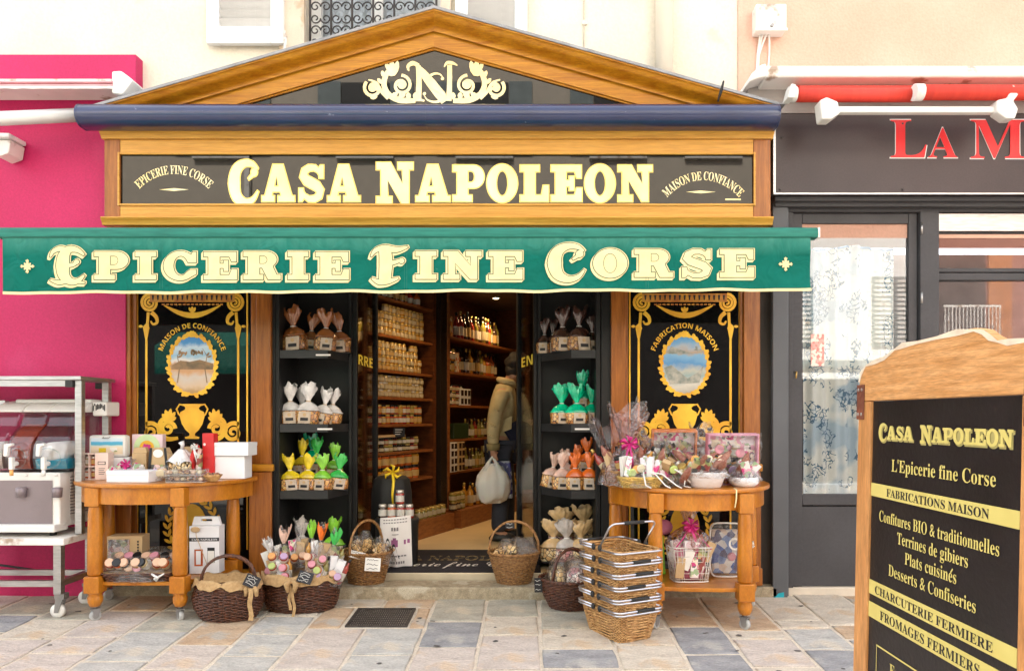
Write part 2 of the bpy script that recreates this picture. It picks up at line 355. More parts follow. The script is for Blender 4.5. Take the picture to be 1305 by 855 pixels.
# ------------------------------------------------------------------ lettering
def _map(s, A, a0):
    r = ''
    for ch in s:
        if 'A' <= ch <= 'Z': r += chr(A+ord(ch)-65)
        elif 'a' <= ch <= 'z': r += chr(a0+ord(ch)-97)
        else: r += ch
    return r
STY = {'serif': lambda s: _map(s, 0x1D400, 0x1D41A), 'script': lambda s: _map(s, 0x1D4D0, 0x1D4EA), 'sans': lambda s: _map(s, 0x1D5D4, 0x1D5EE), 'plain': lambda s: s}
def font(s, style, off=0):
    """outline triangles of a line of text: [(x,z)...], faces, width, height (cap height about .7)"""
    c = bpy.data.curves.new('t', 'FONT'); c.body = STY[style](s); c.size = 1; c.offset = off; c.resolution_u = 5
    o = bpy.data.objects.new('t', c); COL.objects.link(o)
    dg = bpy.context.evaluated_depsgraph_get(); dg.update()
    me = bpy.data.meshes.new_from_object(o.evaluated_get(dg))
    vs = [(v.co.x, v.co.y) for v in me.vertices]; fs = [tuple(p.vertices) for p in me.polygons]
    bpy.data.objects.remove(o); bpy.data.curves.remove(c); bpy.data.meshes.remove(me)
    x0 = min(v[0] for v in vs); x1 = max(v[0] for v in vs); z1 = max(v[1] for v in vs)
    return [(x-x0, z) for x, z in vs], fs, x1-x0, z1
def put(m, F_, fn):
    vs, fs, w, h = F_; V_ = [m.V(fn(x, z)) for x, z in vs]
    for f in fs: m.Fc([V_[i] for i in f])
def line(m, F_, x0, x1, z, h, y):
    """fit a text line into x0..x1 with baseline z and height h at depth y"""
    sx = (x1-x0)/F_[2]; sz = h/F_[3]
    put(m, F_, lambda a, b: (x0+a*sx, y, z+b*sz))
def arch(m, F_, cx, cz, r, a0, a1, h, y, rz=None):
    """fit along an arc from angle a0 to a1 (radians, a0 > a1 reads left to right over the top)"""
    rz = rz or r; sz = h/F_[3]
    def fn(a, b):
        t = a0+(a1-a0)*a/F_[2]; return (cx+(r+b*sz)*cos(t), y, cz+(rz+b*sz)*sin(t))
    put(m, F_, fn)
def arc(cx, cz, rx, rz, a0, a1, n=12):
    return [(cx+rx*cos(rad(a0+(a1-a0)*i/n)), cz+rz*sin(rad(a0+(a1-a0)*i/n))) for i in range(n+1)]
def _stroke(pts, ws):
    L_, R_ = [], []; m = len(pts)
    for i in range(m):
        a = pts[max(0, i-1)]; b = pts[min(m-1, i+1)]; dx, dz = b[0]-a[0], b[1]-a[1]; l = math.hypot(dx, dz)
        L_.append((pts[i][0]-dz/l*ws[i]/2, pts[i][1]+dx/l*ws[i]/2)); R_.append((pts[i][0]+dz/l*ws[i]/2, pts[i][1]-dx/l*ws[i]/2))
    return L_+R_[::-1]
def glyph(ch):
    s = .17
    foot = [(0, 0), (.62, 0), (.62, s), (.48, s)]
    topl = [(0, 1), (0, 1-s), (.14, 1-s), (.14, s), (0, s)]
    if ch == 'E': return 1.0, [([(0, 0), (1, 0), (1, .37), (.84, .37), (.77, s), (.48, s), (.48, .42), (.6, .42), (.6, .31), (.74, .31), (.74, .69), (.6, .69), (.6, .58), (.48, .58), (.48, 1-s), (.77, 1-s), (.84, .65), (.98, .65), (.98, 1)]+topl, [])]
    if ch == 'F': return .96, [(foot+[(.48, .42), (.6, .42), (.6, .31), (.74, .31), (.74, .69), (.6, .69), (.6, .58), (.48, .58), (.48, 1-s), (.75, 1-s), (.82, .62), (.96, .62), (.96, 1)]+topl, [])]
    if ch == 'I': return .62, [(foot+[(.48, 1-s), (.62, 1-s), (.62, 1)]+topl, [])]
    if ch == 'P': return 1.02, [(foot+[(.48, .37)]+arc(.68, .685, .34, .315, -90, 90)+topl, [[(.48, .52)]+arc(.60, .685, .12, .165, -90, 90, 8)+[(.48, .85)]])]
    if ch == 'R': return 1.12, [([(0, 0), (.6, 0), (.6, s), (.48, s), (.48, .42), (.56, .42), (.74, 0), (1.12, 0), (1.12, s), (1.0, s), (.88, .47)]+arc(.70, .72, .30, .28, -45, 90)+topl, [[(.48, .56)]+arc(.60, .71, .12, .15, -90, 90, 8)+[(.48, .86)]])]
    if ch == 'O': return 1.0, [(arc(.5, .5, .5, .53, 0, 355, 36), [arc(.5, .5, .2, .36, 0, 350, 24)])]
    if ch == 'C': return 1.0, [(arc(.5, .5, .5, .53, 48, 312, 26)+[(.98, .2), (.98, .36), (.80, .36)]+arc(.52, .5, .22, .36, 318, 42, 18)+[(.74, .62), (.98, .62), (.98, 1.0), (.88, 1.0)], [])]
    if ch == 'N': return 1.12, [([(0, 0), (.47, 0), (.47, s), (.34, s), (.34, .58), (.78, 0), (.99, 0), (.99, 1-s), (1.12, 1-s), (1.12, 1), (.66, 1), (.66, 1-s), (.80, 1-s), (.80, .48), (.43, 1)]+topl, [])]
    if ch == 'A': return 1.12, [([(0, 0), (.42, 0), (.42, .15), (.33, .15), (.36, .27), (.63, .27), (.67, .15), (.56, .15), (.56, 0), (1.12, 0), (1.12, .15), (1.03, .15), (.72, 1.02), (.38, 1.02), (.1, .15), (0, .15)], [[(.41, .41), (.58, .41), (.50, .70)]])]
    if ch == 'L': return .92, [([(0, 0), (.92, 0), (.92, .44), (.76, .44), (.70, s), (.48, s), (.48, 1-s), (.62, 1-s), (.62, 1)]+topl, [])]
    if ch == 'S':
        sp = [(.80, .70), (.74, .84), (.60, .93), (.40, .93), (.25, .84), (.21, .70), (.32, .58), (.5, .5), (.68, .42), (.79, .30), (.75, .15), (.60, .07), (.40, .07), (.24, .16), (.16, .30)]
        w = [.05, .12, .16, .18, .22, .26, .28, .28, .28, .26, .22, .18, .16, .12, .05]
        return .95, [(_stroke(sp, w), []), ([(.76, .64), (.90, .64), (.90, 1.0), (.80, 1.0), (.72, .9)], []), ([(.06, 0), (.16, 0), (.24, .1), (.2, .36), (.06, .36)], [])]
def _sm(pts, ws, k=4):
    """smooth spine through the points, as a closed outline"""
    P_, W_ = [], []; n = len(pts)
    for i in range(n-1):
        p0, p1, p2, p3 = pts[max(0, i-1)], pts[i], pts[i+1], pts[min(n-1, i+2)]
        for j in range(k):
            t = j/k; f = lambda q: .5*((2*p1[q])+(-p0[q]+p2[q])*t+(2*p0[q]-5*p1[q]+4*p2[q]-p3[q])*t*t+(-p0[q]+3*p1[q]-3*p2[q]+p3[q])*t**3)
            P_.append((f(0), f(1))); W_.append(ws[i]+(ws[i+1]-ws[i])*t)
    P_.append(pts[-1]); W_.append(ws[-1]); return _stroke(P_, W_)
def _dot(x, z, r): return [(x+r*cos(i*PI/6), z+r*sin(i*PI/6)) for i in range(12)]
def _orn(ch):
    if ch == 'e': return 1.0, [(_sm([(.90, .80), (.72, .94), (.50, .96), (.36, .78), (.33, .5), (.36, .22), (.52, .05), (.72, .05), (.90, .22)], [.05, .13, .2, .30, .36, .30, .2, .14, .05]), []), (_sm([(.40, .50), (.58, .51), (.70, .58)], [.10, .10, .08]), []), (_dot(.70, .60, .07), []),
        (_sm([(.0, .74), (.08, .90), (.26, .98), (.46, .95)], [.03, .11, .14, .10]), []), (_sm([(.0, .08), (.22, .01), (.5, .05), (.92, .0)], [.04, .12, .12, .04]), [])]
    if ch == 'f': return .98, [(_sm([(.36, 1.0), (.39, .6), (.36, .08)], [.30, .34, .30]), []), (_sm([(.0, .74), (.12, .92), (.36, .99), (.66, .94), (.96, 1.02)], [.03, .12, .17, .16, .04]), []), (_sm([(.44, .54), (.62, .58), (.78, .64)], [.12, .11, .08]), []), (_dot(.80, .62, .075), []), (_sm([(.02, .12), (.22, .01), (.46, .04), (.72, .12)], [.04, .15, .15, .04]), [])]
    return 1.0, [(_sm([(.95, .84), (.78, .96), (.52, .98), (.27, .82), (.19, .5), (.28, .17), (.54, .03), (.80, .10), (.96, .30)], [.05, .13, .18, .29, .36, .29, .18, .12, .04]), []), (_dot(.84, .76, .10), []), (_sm([(.84, .74), (.74, .66), (.66, .60)], [.10, .08, .05]), [])]
def grow(c, d, hole=False):
    n = len(c); A = sum(c[i][0]*c[(i+1) % n][1]-c[(i+1) % n][0]*c[i][1] for i in range(n)); sg = 1 if A > 0 else -1
    if hole: sg = -sg
    out = []
    for i in range(n):
        p0, p, p1 = c[i-1], c[i], c[(i+1) % n]
        a = (p[0]-p0[0], p[1]-p0[1]); b = (p1[0]-p[0], p1[1]-p[1]); la = math.hypot(*a) or 1; lb = math.hypot(*b) or 1
        na = (a[1]/la, -a[0]/la); nb = (b[1]/lb, -b[0]/lb); mx, mz = na[0]+nb[0], na[1]+nb[1]; q = mx*mx+mz*mz
        k = min(2/q if q > .05 else 1, 1.6)
        out.append((p[0]+sg*d*mx*k, p[1]+sg*d*mz*k))
    return out
def slabword(s, x0, x1, z, h, big=1.25, gap=.10, space=.55):
    """letter outlines in place: list of (char, [(outer, holes)]) fitted to x0..x1"""
    x = 0; out = []; first = True; tot = []
    for ch in s:
        if ch == ' ': x += space; first = True; continue
        w, pcs = _orn(ch.lower()) if (first and ch in 'EFC') else glyph(ch); k = big if first else 1; tot.append((ch, x, k, pcs)); x += w*(1+(k-1)*.5)+gap; first = False
    sc = (x1-x0)/(x-gap)
    for ch, xx, k, pcs in tot:
        kx = 1+(k-1)*.5; dz = -(k-1)*.45*h if k > 1 else 0
        f = lambda p: (x0+(xx+p[0]*kx)*sc, z+dz+p[1]*h*k)
        out.append((ch, [([f(p) for p in o], [[f(p) for p in hh] for hh in hs]) for o, hs in pcs]))
    return out
def spiral(cx, cz, r0, r1, a0, turns, n=30):
    return [(cx+(r0+(r1-r0)*i/n)*cos(a0+turns*2*PI*i/n), cz+(r0+(r1-r0)*i/n)*sin(a0+turns*2*PI*i/n)) for i in range(n+1)]
FT = {}
for key, st, tx in (('maison', 'sans', 'MAISON DE CONFIANCE'), ('fabric', 'sans', 'FABRICATION MAISON'), ('epic', 'serif', 'EPICERIE FINE CORSE'), ('maisons', 'serif', 'MAISON DE CONFIANCE'),
                    ('la', 'serif', 'L'), ('la2', 'serif', 'A'), ('lm', 'serif', 'M'), ('lm2', 'serif', 'A'), ('rre', 'sans', 'RRE'), ('en', 'sans', 'EN'), ('casa', 'serif', 'CASA NAPOLEON'),
                    ('b1', 'serif', "L'Epicerie fine Corse"), ('b2', 'serif', 'FABRICATIONS MAISON'), ('b3', 'serif', 'Confitures BIO & traditionnelles'), ('b4', 'serif', 'Terrines de gibiers'),
                    ('b5', 'serif', 'Plats cuisines'), ('b5p', 'serif', 'Plats cuisin'), ('b6', 'serif', 'Desserts & Confiseries'), ('b7', 'serif', 'CHARCUTERIE FERMIERE'), ('b8', 'serif', 'FROMAGES FERMIERS'),
                    ('b9', 'serif', 'Emballage'), ('b10', 'serif', 'gratuit'), ('mat', 'script', 'epicerie fine Corse'), ('mat2', 'serif', 'CASA NAPOLEON')):
    FT[key] = font(tx, st)

# ------------------------------------------------------------------ ground, pavement stones, step
m = M()
def gpt(x, y): return (x, y, gz(y)-.03)
xs = [-60, -8, 8, 60]; ys = [-60, -5, -2.6, 0, 30]
vv = [[m.V(gpt(x, y)) for x in xs] for y in ys]
for j in range(4):
    for i in range(3): m.Fc([vv[j][i], vv[j][i+1], vv[j+1][i+1], vv[j+1][i]])
m.build('ground', patches('street_setts', [(.30, .28, .25), (.36, .33, .29), (.26, .26, .27), (.33, .29, .24)], 3.2, .9, .4, ((.42, .37, .30), .03)), kind='structure')
m = M(); m.grid(1, 1, lambda u, v: (-5+10*u, -4.2+4.2*v, .048*(-4.2+4.2*v)-.0005), False)
pave = m.build('pavement', MORTAR, kind='structure')

SC = {k: pm('stone_'+k, c, .78, c2=c2, vs=5, st=(1, 2.2, 1), bump=1.0, bs=26, dirt=(d, 4.5, .55), det=12, grain=(75, .22)) for k, c, c2, d in (
    ('slate', (.36, .355, .355), (.22, .22, .23), (.42, .40, .37)), ('grey', (.54, .52, .48), (.38, .365, .34), (.56, .50, .41)), ('rust', (.58, .43, .29), (.44, .30, .19), (.46, .41, .35)),
    ('beige', (.64, .57, .47), (.49, .425, .345), (.56, .43, .30)), ('pink', (.60, .525, .465), (.46, .395, .35), (.58, .45, .33)), ('olive', (.48, .45, .37), (.34, .315, .26), (.54, .47, .36)))}
rs = random.Random(5)
def stone(x0, x1, y0, y1, kind, n=0):
    g = .011; x0 += g; x1 -= g; y0 += g; y1 -= g
    if y1-y0 < .03: return
    pts = []
    for a, b in (((x0, y0), (x1, y0)), ((x1, y0), (x1, y1)), ((x1, y1), (x0, y1)), ((x0, y1), (x0, y0))):
        for t in (0, .33, .67):
            pts.append([a[0]+(b[0]-a[0])*t+rs.uniform(-.005, .005), a[1]+(b[1]-a[1])*t+rs.uniform(-.005, .005)])
    cx, cy = (x0+x1)/2, (y0+y1)/2; up = rs.uniform(0, .004); tx = rs.uniform(-.006, .006)
    m = M(); Z = lambda x, y, h: .048*(y-cy)+h+tx*(x-cx)
    r0 = [m.V(x-cx, y-cy, Z(x, y, -.01)) for x, y in pts]; r1 = [m.V(x-cx, y-cy, Z(x, y, .001+up)) for x, y in pts]
    r2 = [m.V((x-cx)*(1-.02/(x1-x0)), (y-cy)*(1-.02/(y1-y0)), Z(x, y, .004+up)) for x, y in pts]; k = len(pts)
    for i in range(k):
        j = (i+1) % k; m.Fc([r0[i], r0[j], r1[j], r1[i]]); m.Fc([r1[i], r1[j], r2[j], r2[i]], True)
    m.Fc(r2)
    m.build('paving_stone', SC[kind], pave, loc=(cx, cy, .048*cy))
CO = [(-3.32, -2.98, []), (-2.98, -2.63, [(764, 'olive'), (790, 'beige'), (815, 'pink'), (850, 'rust')]), (-2.63, -2.285, [(764, 'rust'), (779, 'pink'), (812, 'pink'), (833, 'pink')]), (-2.285, -1.93, [(764, 'olive'), (779, 'olive'), (805, 'grey'), (843, 'grey')]),
      (-1.93, -1.605, [(764, 'olive'), (787, 'rust'), (822, 'pink'), (853, 'pink')]), (-1.605, -1.28, [(764, 'beige'), (786, 'grey'), (808, 'grey'), (836, 'grey')]), (-1.28, -.597, 'G'), (-.597, -.262, [(765, 'olive'), (792, 'slate'), (825, 'pink'), (860, 'grey')]), (-.262, .072, [(765, 'olive'), (786, 'beige'), (810, 'pink')]),
      (.072, .47, [(765, 'olive'), (781, 'olive'), (802, 'beige'), (827, 'slate'), (852, 'pink')]), (.47, .818, [(765, 'beige'), (780, 'beige'), (802, 'beige'), (823, 'beige')]), (.818, 1.13, [(770, 'rust'), (799, 'slate'), (834, 'slate')]),
      (1.13, 1.47, [(768, 'rust'), (804, 'beige'), (815, 'pink')]), (1.47, 1.77, [(768, 'beige'), (791, 'beige'), (801, 'grey'), (828, 'slate')]), (1.77, 2.1, [(768, 'beige'), (797, 'rust'), (815, 'slate')]),
      (2.1, 2.45, []), (2.45, 2.8, []), (2.8, 3.15, []), (3.15, 3.5, []), (3.5, 3.85, []), (-3.65, -3.32, []), (-4.0, -3.65, [])]
kinds = ['grey', 'pink', 'beige', 'slate', 'rust', 'olive', 'grey', 'pink']
for x0, x1, sp in CO:
    if sp == 'G':
        stone(x0, x0+.36, GY(775), -.06, 'beige'); stone(x0+.36, x1, GY(775), -.06, 'rust')
        stone(x0, x0+.20, GY(801), GY(775), 'rust'); stone(x1-.098, x1, GY(801), GY(775), 'rust')
        stone(x0, -.935, -1.32, GY(801), 'pink'); stone(x0, -.935, -1.5, -1.32, 'grey'); stone(-.935, x1, GY(835), GY(801), 'grey'); stone(-.935, x1, -1.5, GY(835), 'grey')
        y = -1.5
    elif sp:
        for i, (py, k) in enumerate(sp):
            y1 = -.02 if py < 772 else GY(py); y0 = GY(sp[i+1][0]) if i+1 < len(sp) else y1-rs.uniform(.3, .5)
            if i == 0 and i+1 < len(sp): y0 = GY(sp[1][0])
            stone(x0, x1, y0, y1, k); y = y0
    else: y = -.05
    while y > -3.0:
        h = rs.uniform(.25, .52); stone(x0, x1, y-h, y, rs.choice(kinds)); y -= h
GUM = pm('old_gum', (.10, .09, .085), .8, var=.3)
rg = random.Random(77)
for i in range(46):
    x = rg.uniform(-3.2, 2.2); y = rg.uniform(-1.5, -.2); r_ = rg.uniform(.007, .019); m = M()
    m.lathe([(r_, .0), (r_*.8, .0018), (.001, .002)], n=10, fn=lambda p, a: Vector((p.x*(1+.3*sin(a*3+i)), p.y*(.8+.3*sin(a*2+i*2)), p.z)))
    m.build('gum_spot', GUM, pave, loc=(x, y, .048*y+.0085))
# drain cover set in the paving
Y0, Y1 = GY(799), GY(776); gx0, gx1 = -1.066, -.702
t = thing('drain_cover', 'dark iron grating set flush in the paving before the doorway', 'drain cover', ((gx0+gx1)/2, (Y0+Y1)/2, gz((Y0+Y1)/2)), 0)
t.rotation_euler = (math.atan(.048), 0, 0)
hw, hd = (gx1-gx0)/2, (Y1-Y0)/2
IRON = pm('cast_iron', (.065, .055, .05), .6, m=.3, var=.3, vs=20, bump=.4)
m = M(); m.box(-hw, hw, -hd, -hd+.012, -.005, .010).box(-hw, hw, hd-.012, hd, -.005, .010).box(-hw, -hw+.012, -hd+.012, hd-.012, -.005, .010).box(hw-.012, hw, -hd+.012, hd-.012, -.005, .010); m.build('frame', IRON, t)
m = M(); m.box(-hw+.01, hw-.01, -hd+.01, hd-.01, -.012, -.004); m.build('pit', RUBBER, t)
m = M()
for i in range(26): x = -hw+.018+(2*hw-.036)*i/25; m.box(x-.0028, x+.0028, -hd+.012, hd-.012, -.003, .007)
for i in range(9): y = -hd+.02+(2*hd-.04)*i/8; m.box(-hw+.012, hw-.012, y-.002, y+.002, -.002, .005)
m.build('grating_bars', IRON, t, kind='stuff')
# stone step and kerb under the shop front
t = thing('doorstep', 'worn pale granite step running along the foot of the shop front', 'step', (0, -.05, 0))
xa, xb = PX(150, 0), PX(985, 0)
m = M(); m.box(-1.30, .46, -.155, .06, -.06, .078); m.build('step_slab', STONE, t, w=True, bevel=.012)
m = M(); m.box(xa, -1.305, -.075, .06, -.06, .072); m.build('kerb_stone', STONE, t, w=True, bevel=.01)
m = M(); m.box(.465, xb, -.10, .06, -.06, .068); m.build('kerb_stone', STONE, t, w=True, bevel=.01)
m = M(); m.box(-1.25, .2, .062, .085, .05, .125); m.build('threshold_bar', pm('brass_bar', (.60, .52, .38), .4, m=.4), t, w=True, bevel=.004)

# ------------------------------------------------------------------ cream house above the shop
t = thing('cream_house', 'cream rendered upper house wall with white shutters above the pediment', 'house', (-1, .1, 0))
wl, wr = PX(390, 0), PX(562, 0); zs = 3.62
sal = PX(940, 0); ct = 8.5
m = M(); m.box(-6, wl, 0, .3, 2.25, ct).box(wr, sal, 0, .3, 2.25, ct).box(wl, wr, 0, .3, 2.25, zs).box(wl, wr, 0, .3, 5.6, ct)
m.build('wall', CREAM, t, w=True)
m = M(); m.box(-14, 14, .0, 9, ct+.001, ct+.2); m.build('sun_block_roof', pm('sun_block_roof_tiles', (.35, .17, .10), .9, var=.2), t, w=True)  # unseen slab added to keep the sun off the fronts and rooms
m = M(); m.box(PX(358, 0), wl-.002, -.035, .0, 3.2, 5.7).box(wr+.002, PX(575, 0), -.035, .0, 3.2, 5.7); m.build('window_surround', pm('beige_surround', (.66, .56, .44), .9, var=.08, bump=.3, dirt=((.50, .38, .26), 9, .6)), t, w=True)
fr = M(); fr.box(wl, wl+.07, .12, .17, zs, 5.6).box(wr-.07, wr, .12, .17, zs, 5.6).box((wl+wr)/2-.04, (wl+wr)/2+.04, .12, .17, zs, 5.6).box(wl+.07, wr-.07, .12, .165, zs, zs+.09)
w_ = fr.build('window', WHITE, t, w=True, bevel=.004)
m = M(); m.box(wl+.02, wr-.02, .185, .19, zs, 5.6); m.mi = 0
pn = m.build('pane', SHOPG, w_); m = M(); m.grid(24, 1, lambda u, v: (wl+(wr-wl)*u, .235+.018*sin(u*70), zs+(5.6-zs)*v)); m.build('net_curtain', pm('net_curtain', (.78, .78, .76), .9), w_)
# wrought iron grille
g = M(); y = -.01; IR = pm('wrought_iron', (.035, .028, .025), .5, var=.3)
for i in range(7):
    x = wl+.03+(wr-wl-.06)*i/6; g.tube([(x, y, zs-.06), (x, y, 4.45)], .008, 6)
for z in (zs-.02, 4.42): g.tube([(wl-.02, y, z), (wr+.02, y, z)], .01, 6)
for i in range(6):
    xm = wl+.03+(wr-wl-.06)*(i+.5)/6
    for z in (zs+.06, zs+.22, zs+.38, zs+.54):
        for sg in (-1, 1):
            for q in (-1, 1):
                g.tube([(p[0], y, p[1]) for p in spiral(xm+sg*.035, z+q*.04, .036, .010, (PI if sg > 0 else 0), sg*q*1.2, 14)], .0048, 5)
g.build('iron_grille', IR, t, w=True)
def shutter(x0, x1, z0, z1, thick=.04):
    st = .085
    m = M(); m.box(x0, x0+st, -.065, -.065+thick, z0, z1).box(x1-st, x1, -.065, -.065+thick, z0, z1).box(x0+st, x1-st, -.065, -.065+thick, z0, z0+.115).box(x0+st, x1-st, -.065, -.065+thick, z1-.1, z1).box(x0+st, x1-st, -.065, -.065+thick, (z0+z1)/2-.05, (z0+z1)/2+.05)
    sh = m.build('shutter', WHITE, t, w=True, bevel=.006)
    s = M(); hw = (x1-x0)/2-st-.001; s.prism([(0, 0), (.004, 0), (.034, .050), (.028, .052)], -hw, hw, Matrix.Rotation(-PI/2, 4, 'Z')); me = s.mesh('slat', pm('pale_grey_slat', (.58, .57, .55), .6))
    z = z0+.12
    while z < z1-.16:
        if abs(z+.02-(z0+z1)/2) > .08: inst(me, 'slat', sh, ((x0+x1)/2, -.028, z), (0, 0, 0))
        z += .056
    m = M(); m.box(x0+st, x1-st, -.024, -.022, z0+.115, z1-.1); m.build('slat_gap_shade', pm('painted_gap_shade', (.22, .22, .23), .6), sh)  # shade between the slats, put into the colour of a dark backing
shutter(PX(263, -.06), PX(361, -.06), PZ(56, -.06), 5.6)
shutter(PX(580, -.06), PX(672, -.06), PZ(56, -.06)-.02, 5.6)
m = M(); z = 3.72; m.box(PX(361, 0), PX(361, 0)+.03, -.05, -.0, z, z+.06); m.tube([(PX(364, 0), -.03, 3.60), (PX(366, 0), -.035, 3.75)], .012); m.build('shutter_hinge', WHITED, t, w=True)
# shallow joint line in the render and the drain pipe
t = thing('drainpipe', 'cream painted drainpipe running down the cream wall by the salmon house', 'drainpipe', (PX(844, 0), -.05, 2.9))
m = M(); x = PX(844, 0); m.tube([(x, -.065, 3.0), (x, -.065, ct)], .058, 16); m.build('pipe', pm('cream_pipe', (.83, .76, .64), .5, var=.03), t, w=True)
m = M(); m.tube([(x, -.065, 3.10), (x, -.065, 3.14)], .064, 16); m.tube([(x, -.065, 4.4), (x, -.065, 4.46)], .064, 16); m.build('pipe_bracket', CREAM, t, w=True)
t = thing('thin_cable', 'thin cable run pinned down the cream wall left of the drainpipe', 'cable', (PX(744, 0), -.01, 3.3))
m = M(); m.tube([(PX(744, 0), -.006, 3.2), (PX(745, 0), -.006, ct)], .005, 6); m.build('cable', CREAM, t, w=True)
m = M(); m.box(PX(742, 0), PX(748, 0), -.018, 0, PZ(33, 0), PZ(28, 0)); m.build('clip', CREAM, t, w=True)
# salmon house
t = thing('salmon_house', 'salmon pink rendered house wall above the grey shop front', 'house', (3, .1, 0))
m = M(); m.box(sal+.001, 6, -.012, .3, 2.4, ct); m.build('wall', SALMON, t, w=True)
u0, u1, v0, v1 = PX(963, -.1), PX(1002, -.1), PZ(40, -.1), PZ(6, -.1)
t = thing('utility_box', 'small white utility box with hanging cables on the salmon wall', 'utility box', ((u0+u1)/2, -.05, v0))
m = M(); m.box(u0, u1, -.11, -.013, v0, v1); m.build('box_body', WHITED, t, w=True, bevel=.008)
m = M(); m.box(u0-.004, u1+.004, -.118, -.112, v0-.003, v0+.012); m.build('box_lip', WHITE, t, w=True)
m = M(); m.tube([(PX(983, -.1), -.123, v0+.03), (PX(983, -.1), -.11, v0+.03)], .011, 10); m.build('lock', STEEL, t, w=True)
for a, b, c in ((966, 964, 962), (969, 965, 966), (974, 966, 964), (977, 979, 976)):
    m = M(); m.tube([(PX(a, 0), -.05, v0+.01), (PX((a+b)/2, 0), -.04, v0-.05), (PX(b, 0), -.02, v0-.12), (PX(c, 0), -.02, v0-.3), (PX(c+1, 0), -.02, v0-.5)], .0065, 6); m.build('cable', WHITED, t, w=True)

# ------------------------------------------------------------------ magenta shop front on the left
t = thing('magenta_shop_front', 'magenta painted shop front wall left of the wooden shop', 'shop front', (-4, -.05, 0))
zt = PZ(70, -.09); xr = PX(173, -.09)
m = M(); m.box(-6, xr, -.09, 0, PZ(112, -.09), zt); m.box(-6, PX(160, -.06), -.06, .3, -.1, PZ(112, -.09)); m.build('wall', PINK, t, w=True)
t = thing('white_awning', 'folded awning with white arm on the magenta wall', 'awning', (-4, -.3, 2.9))
zc = PZ(105, -.3)
m = M(); ax = PX(146, -.3)
m.sec([(-.09, PZ(110, -.3)), (-.09, PZ(97, -.3)), (-.30, PZ(97, -.35)), (-.34, PZ(100, -.35)), (-.34, PZ(103, -.35))], -6, ax); m.build('housing', WHITED, t, w=True)
m = M(); a = PX(146, -.34); b = PX(175, -.1)
m.prism([(ax+.002, PZ(122, -.3)), (ax+.002, PZ(95, -.3)), (ax+.06, PZ(94, -.3)), (PX(165, -.3), PZ(99, -.3)), (PX(174, -.3), PZ(106, -.3)), (PX(160, -.3), PZ(124, -.3))], -.34, -.1); m.build('end_cap', WHITE, t, w=True, bevel=.01)
m = M()
for i, (za, zb) in enumerate(((103.5, 105.5), (107, 109.5))): m.box(-6, PX(143, -.35), -.35+i*.004, -.33, PZ(zb, -.35), PZ(za, -.35))
m.build('folded_cloth', pm('pink_white_cloth', (.75, .35, .38), .8), t, w=True)
m = M(); m.grid(60, 1, lambda u, v: (-6+(PX(145, -.34)+6)*u, -.345, PZ(110, -.34)-.014*v-.006*v*abs(sin(u*90)))); m.build('scalloped_edge', WHITED, t, w=True)
m = M(); a = (PX(-60, -.5), -.50, PZ(154, -.5)); b = (PX(99, -.25), -.25, PZ(147, -.25)); m.tube([a, b], .045, 4); m.build('folding_arm', WHITE, t, w=True)
t = thing('wall_lamp', 'small white fitting high on the magenta wall at the left edge', 'light fitting', (PX(6, -.15), -.06, PZ(182, -.15)))
m = M(); m.box(PX(-14, -.2), PX(17, -.2), -.24, -.07, PZ(178, -.2), PZ(172, -.2)); m.build('cover', WHITE, t, w=True, bevel=.01)
m = M(); m.prism([(PX(-14, -.2), PZ(179, -.2)), (PX(15, -.2), PZ(179, -.2)), (PX(12, -.2), PZ(196, -.2)), (PX(-2, -.2), PZ(201, -.2))], -.21, -.07); m.build('lamp_body', WHITED, t, w=True, bevel=.008)

# ------------------------------------------------------------------ pediment
YP = -.20
def q(px, py, Y=YP): return (PX(px, Y), PZ(py, Y))
t = thing('pediment', 'varnished wooden pediment with gilt monogram glass over the shop sign', 'pediment', (PX(553, YP), -.1, 3.1))
ap = q(553, 8); le = q(118, 134); ri = q(1000, 134)
SLP = {-1: .29, 1: .281}
def rp(sg, off, y, py=None):
    """point of the slope line `off` pixels under the top line, at depth y: apex or where it meets row py"""
    if py is None: return (PX(553, y), PZ(8+off, y))
    return (PX(553+sg*(py-8-off)/SLP[sg], y), PZ(py, y))
def rake(sg, lo_out, lo_in, y0, y1, name, mat, drop=0):
    m = M(); m.prism([rp(sg, lo_out, y0), rp(sg, lo_out, y0, 133), rp(sg, lo_in, y0, 133), rp(sg, lo_in, y0)], y0, y1)
    return m.build(name, mat, t, w=True)
def wood_dir(nm, ang):
    mt = WOOD.copy(); mt.name = nm; mt.node_tree.nodes['Mapping'].inputs['Rotation'].default_value = (0, ang, 0); return mt
WL_ = wood_dir('varnished_wood_left_slope', rad(16)); WR_ = wood_dir('varnished_wood_right_slope', rad(-16))
for sg, WM in ((-1, WL_), (1, WR_)):
    rake(sg, -1, 2.5, -.37, .0, 'lead_strip', LEAD)
    rake(sg, 2.5, 5.5, -.36, -.0, 'top_fillet', WM)
    m = M(); L_ = []
    for off, y in [(5.5, -.359), (7, -.352), (9, -.346), (13, -.335), (17, -.315), (21, -.29), (25, -.268), (28, -.258), (31, -.256), (32, -.256)]:
        L_.append((m.V(rp(sg, off, y)[0], y, rp(sg, off, y)[1]), m.V(rp(sg, off, y, 133)[0], y, rp(sg, off, y, 133)[1])))
    for a, b in zip(L_, L_[1:]): m.Fc([a[0], a[1], b[1], b[0]], True)
    m.build('crown_moulding', WM, t, w=True)
    rake(sg, 31, 50, -.235, -.0, 'rake_board', WM)
    rake(sg, 50, 52, -.242, -.0, 'bead', WM); rake(sg, 52, 55.5, -.228, -.0, 'bead', WM)
m = M(); dz = 0
xg0 = PX(300, YP); m.flat([[q(270, 134), q(553, 60), q(840, 134)]], -.215); gp = m.build('glass_panel', SIGNG, t, w=True)
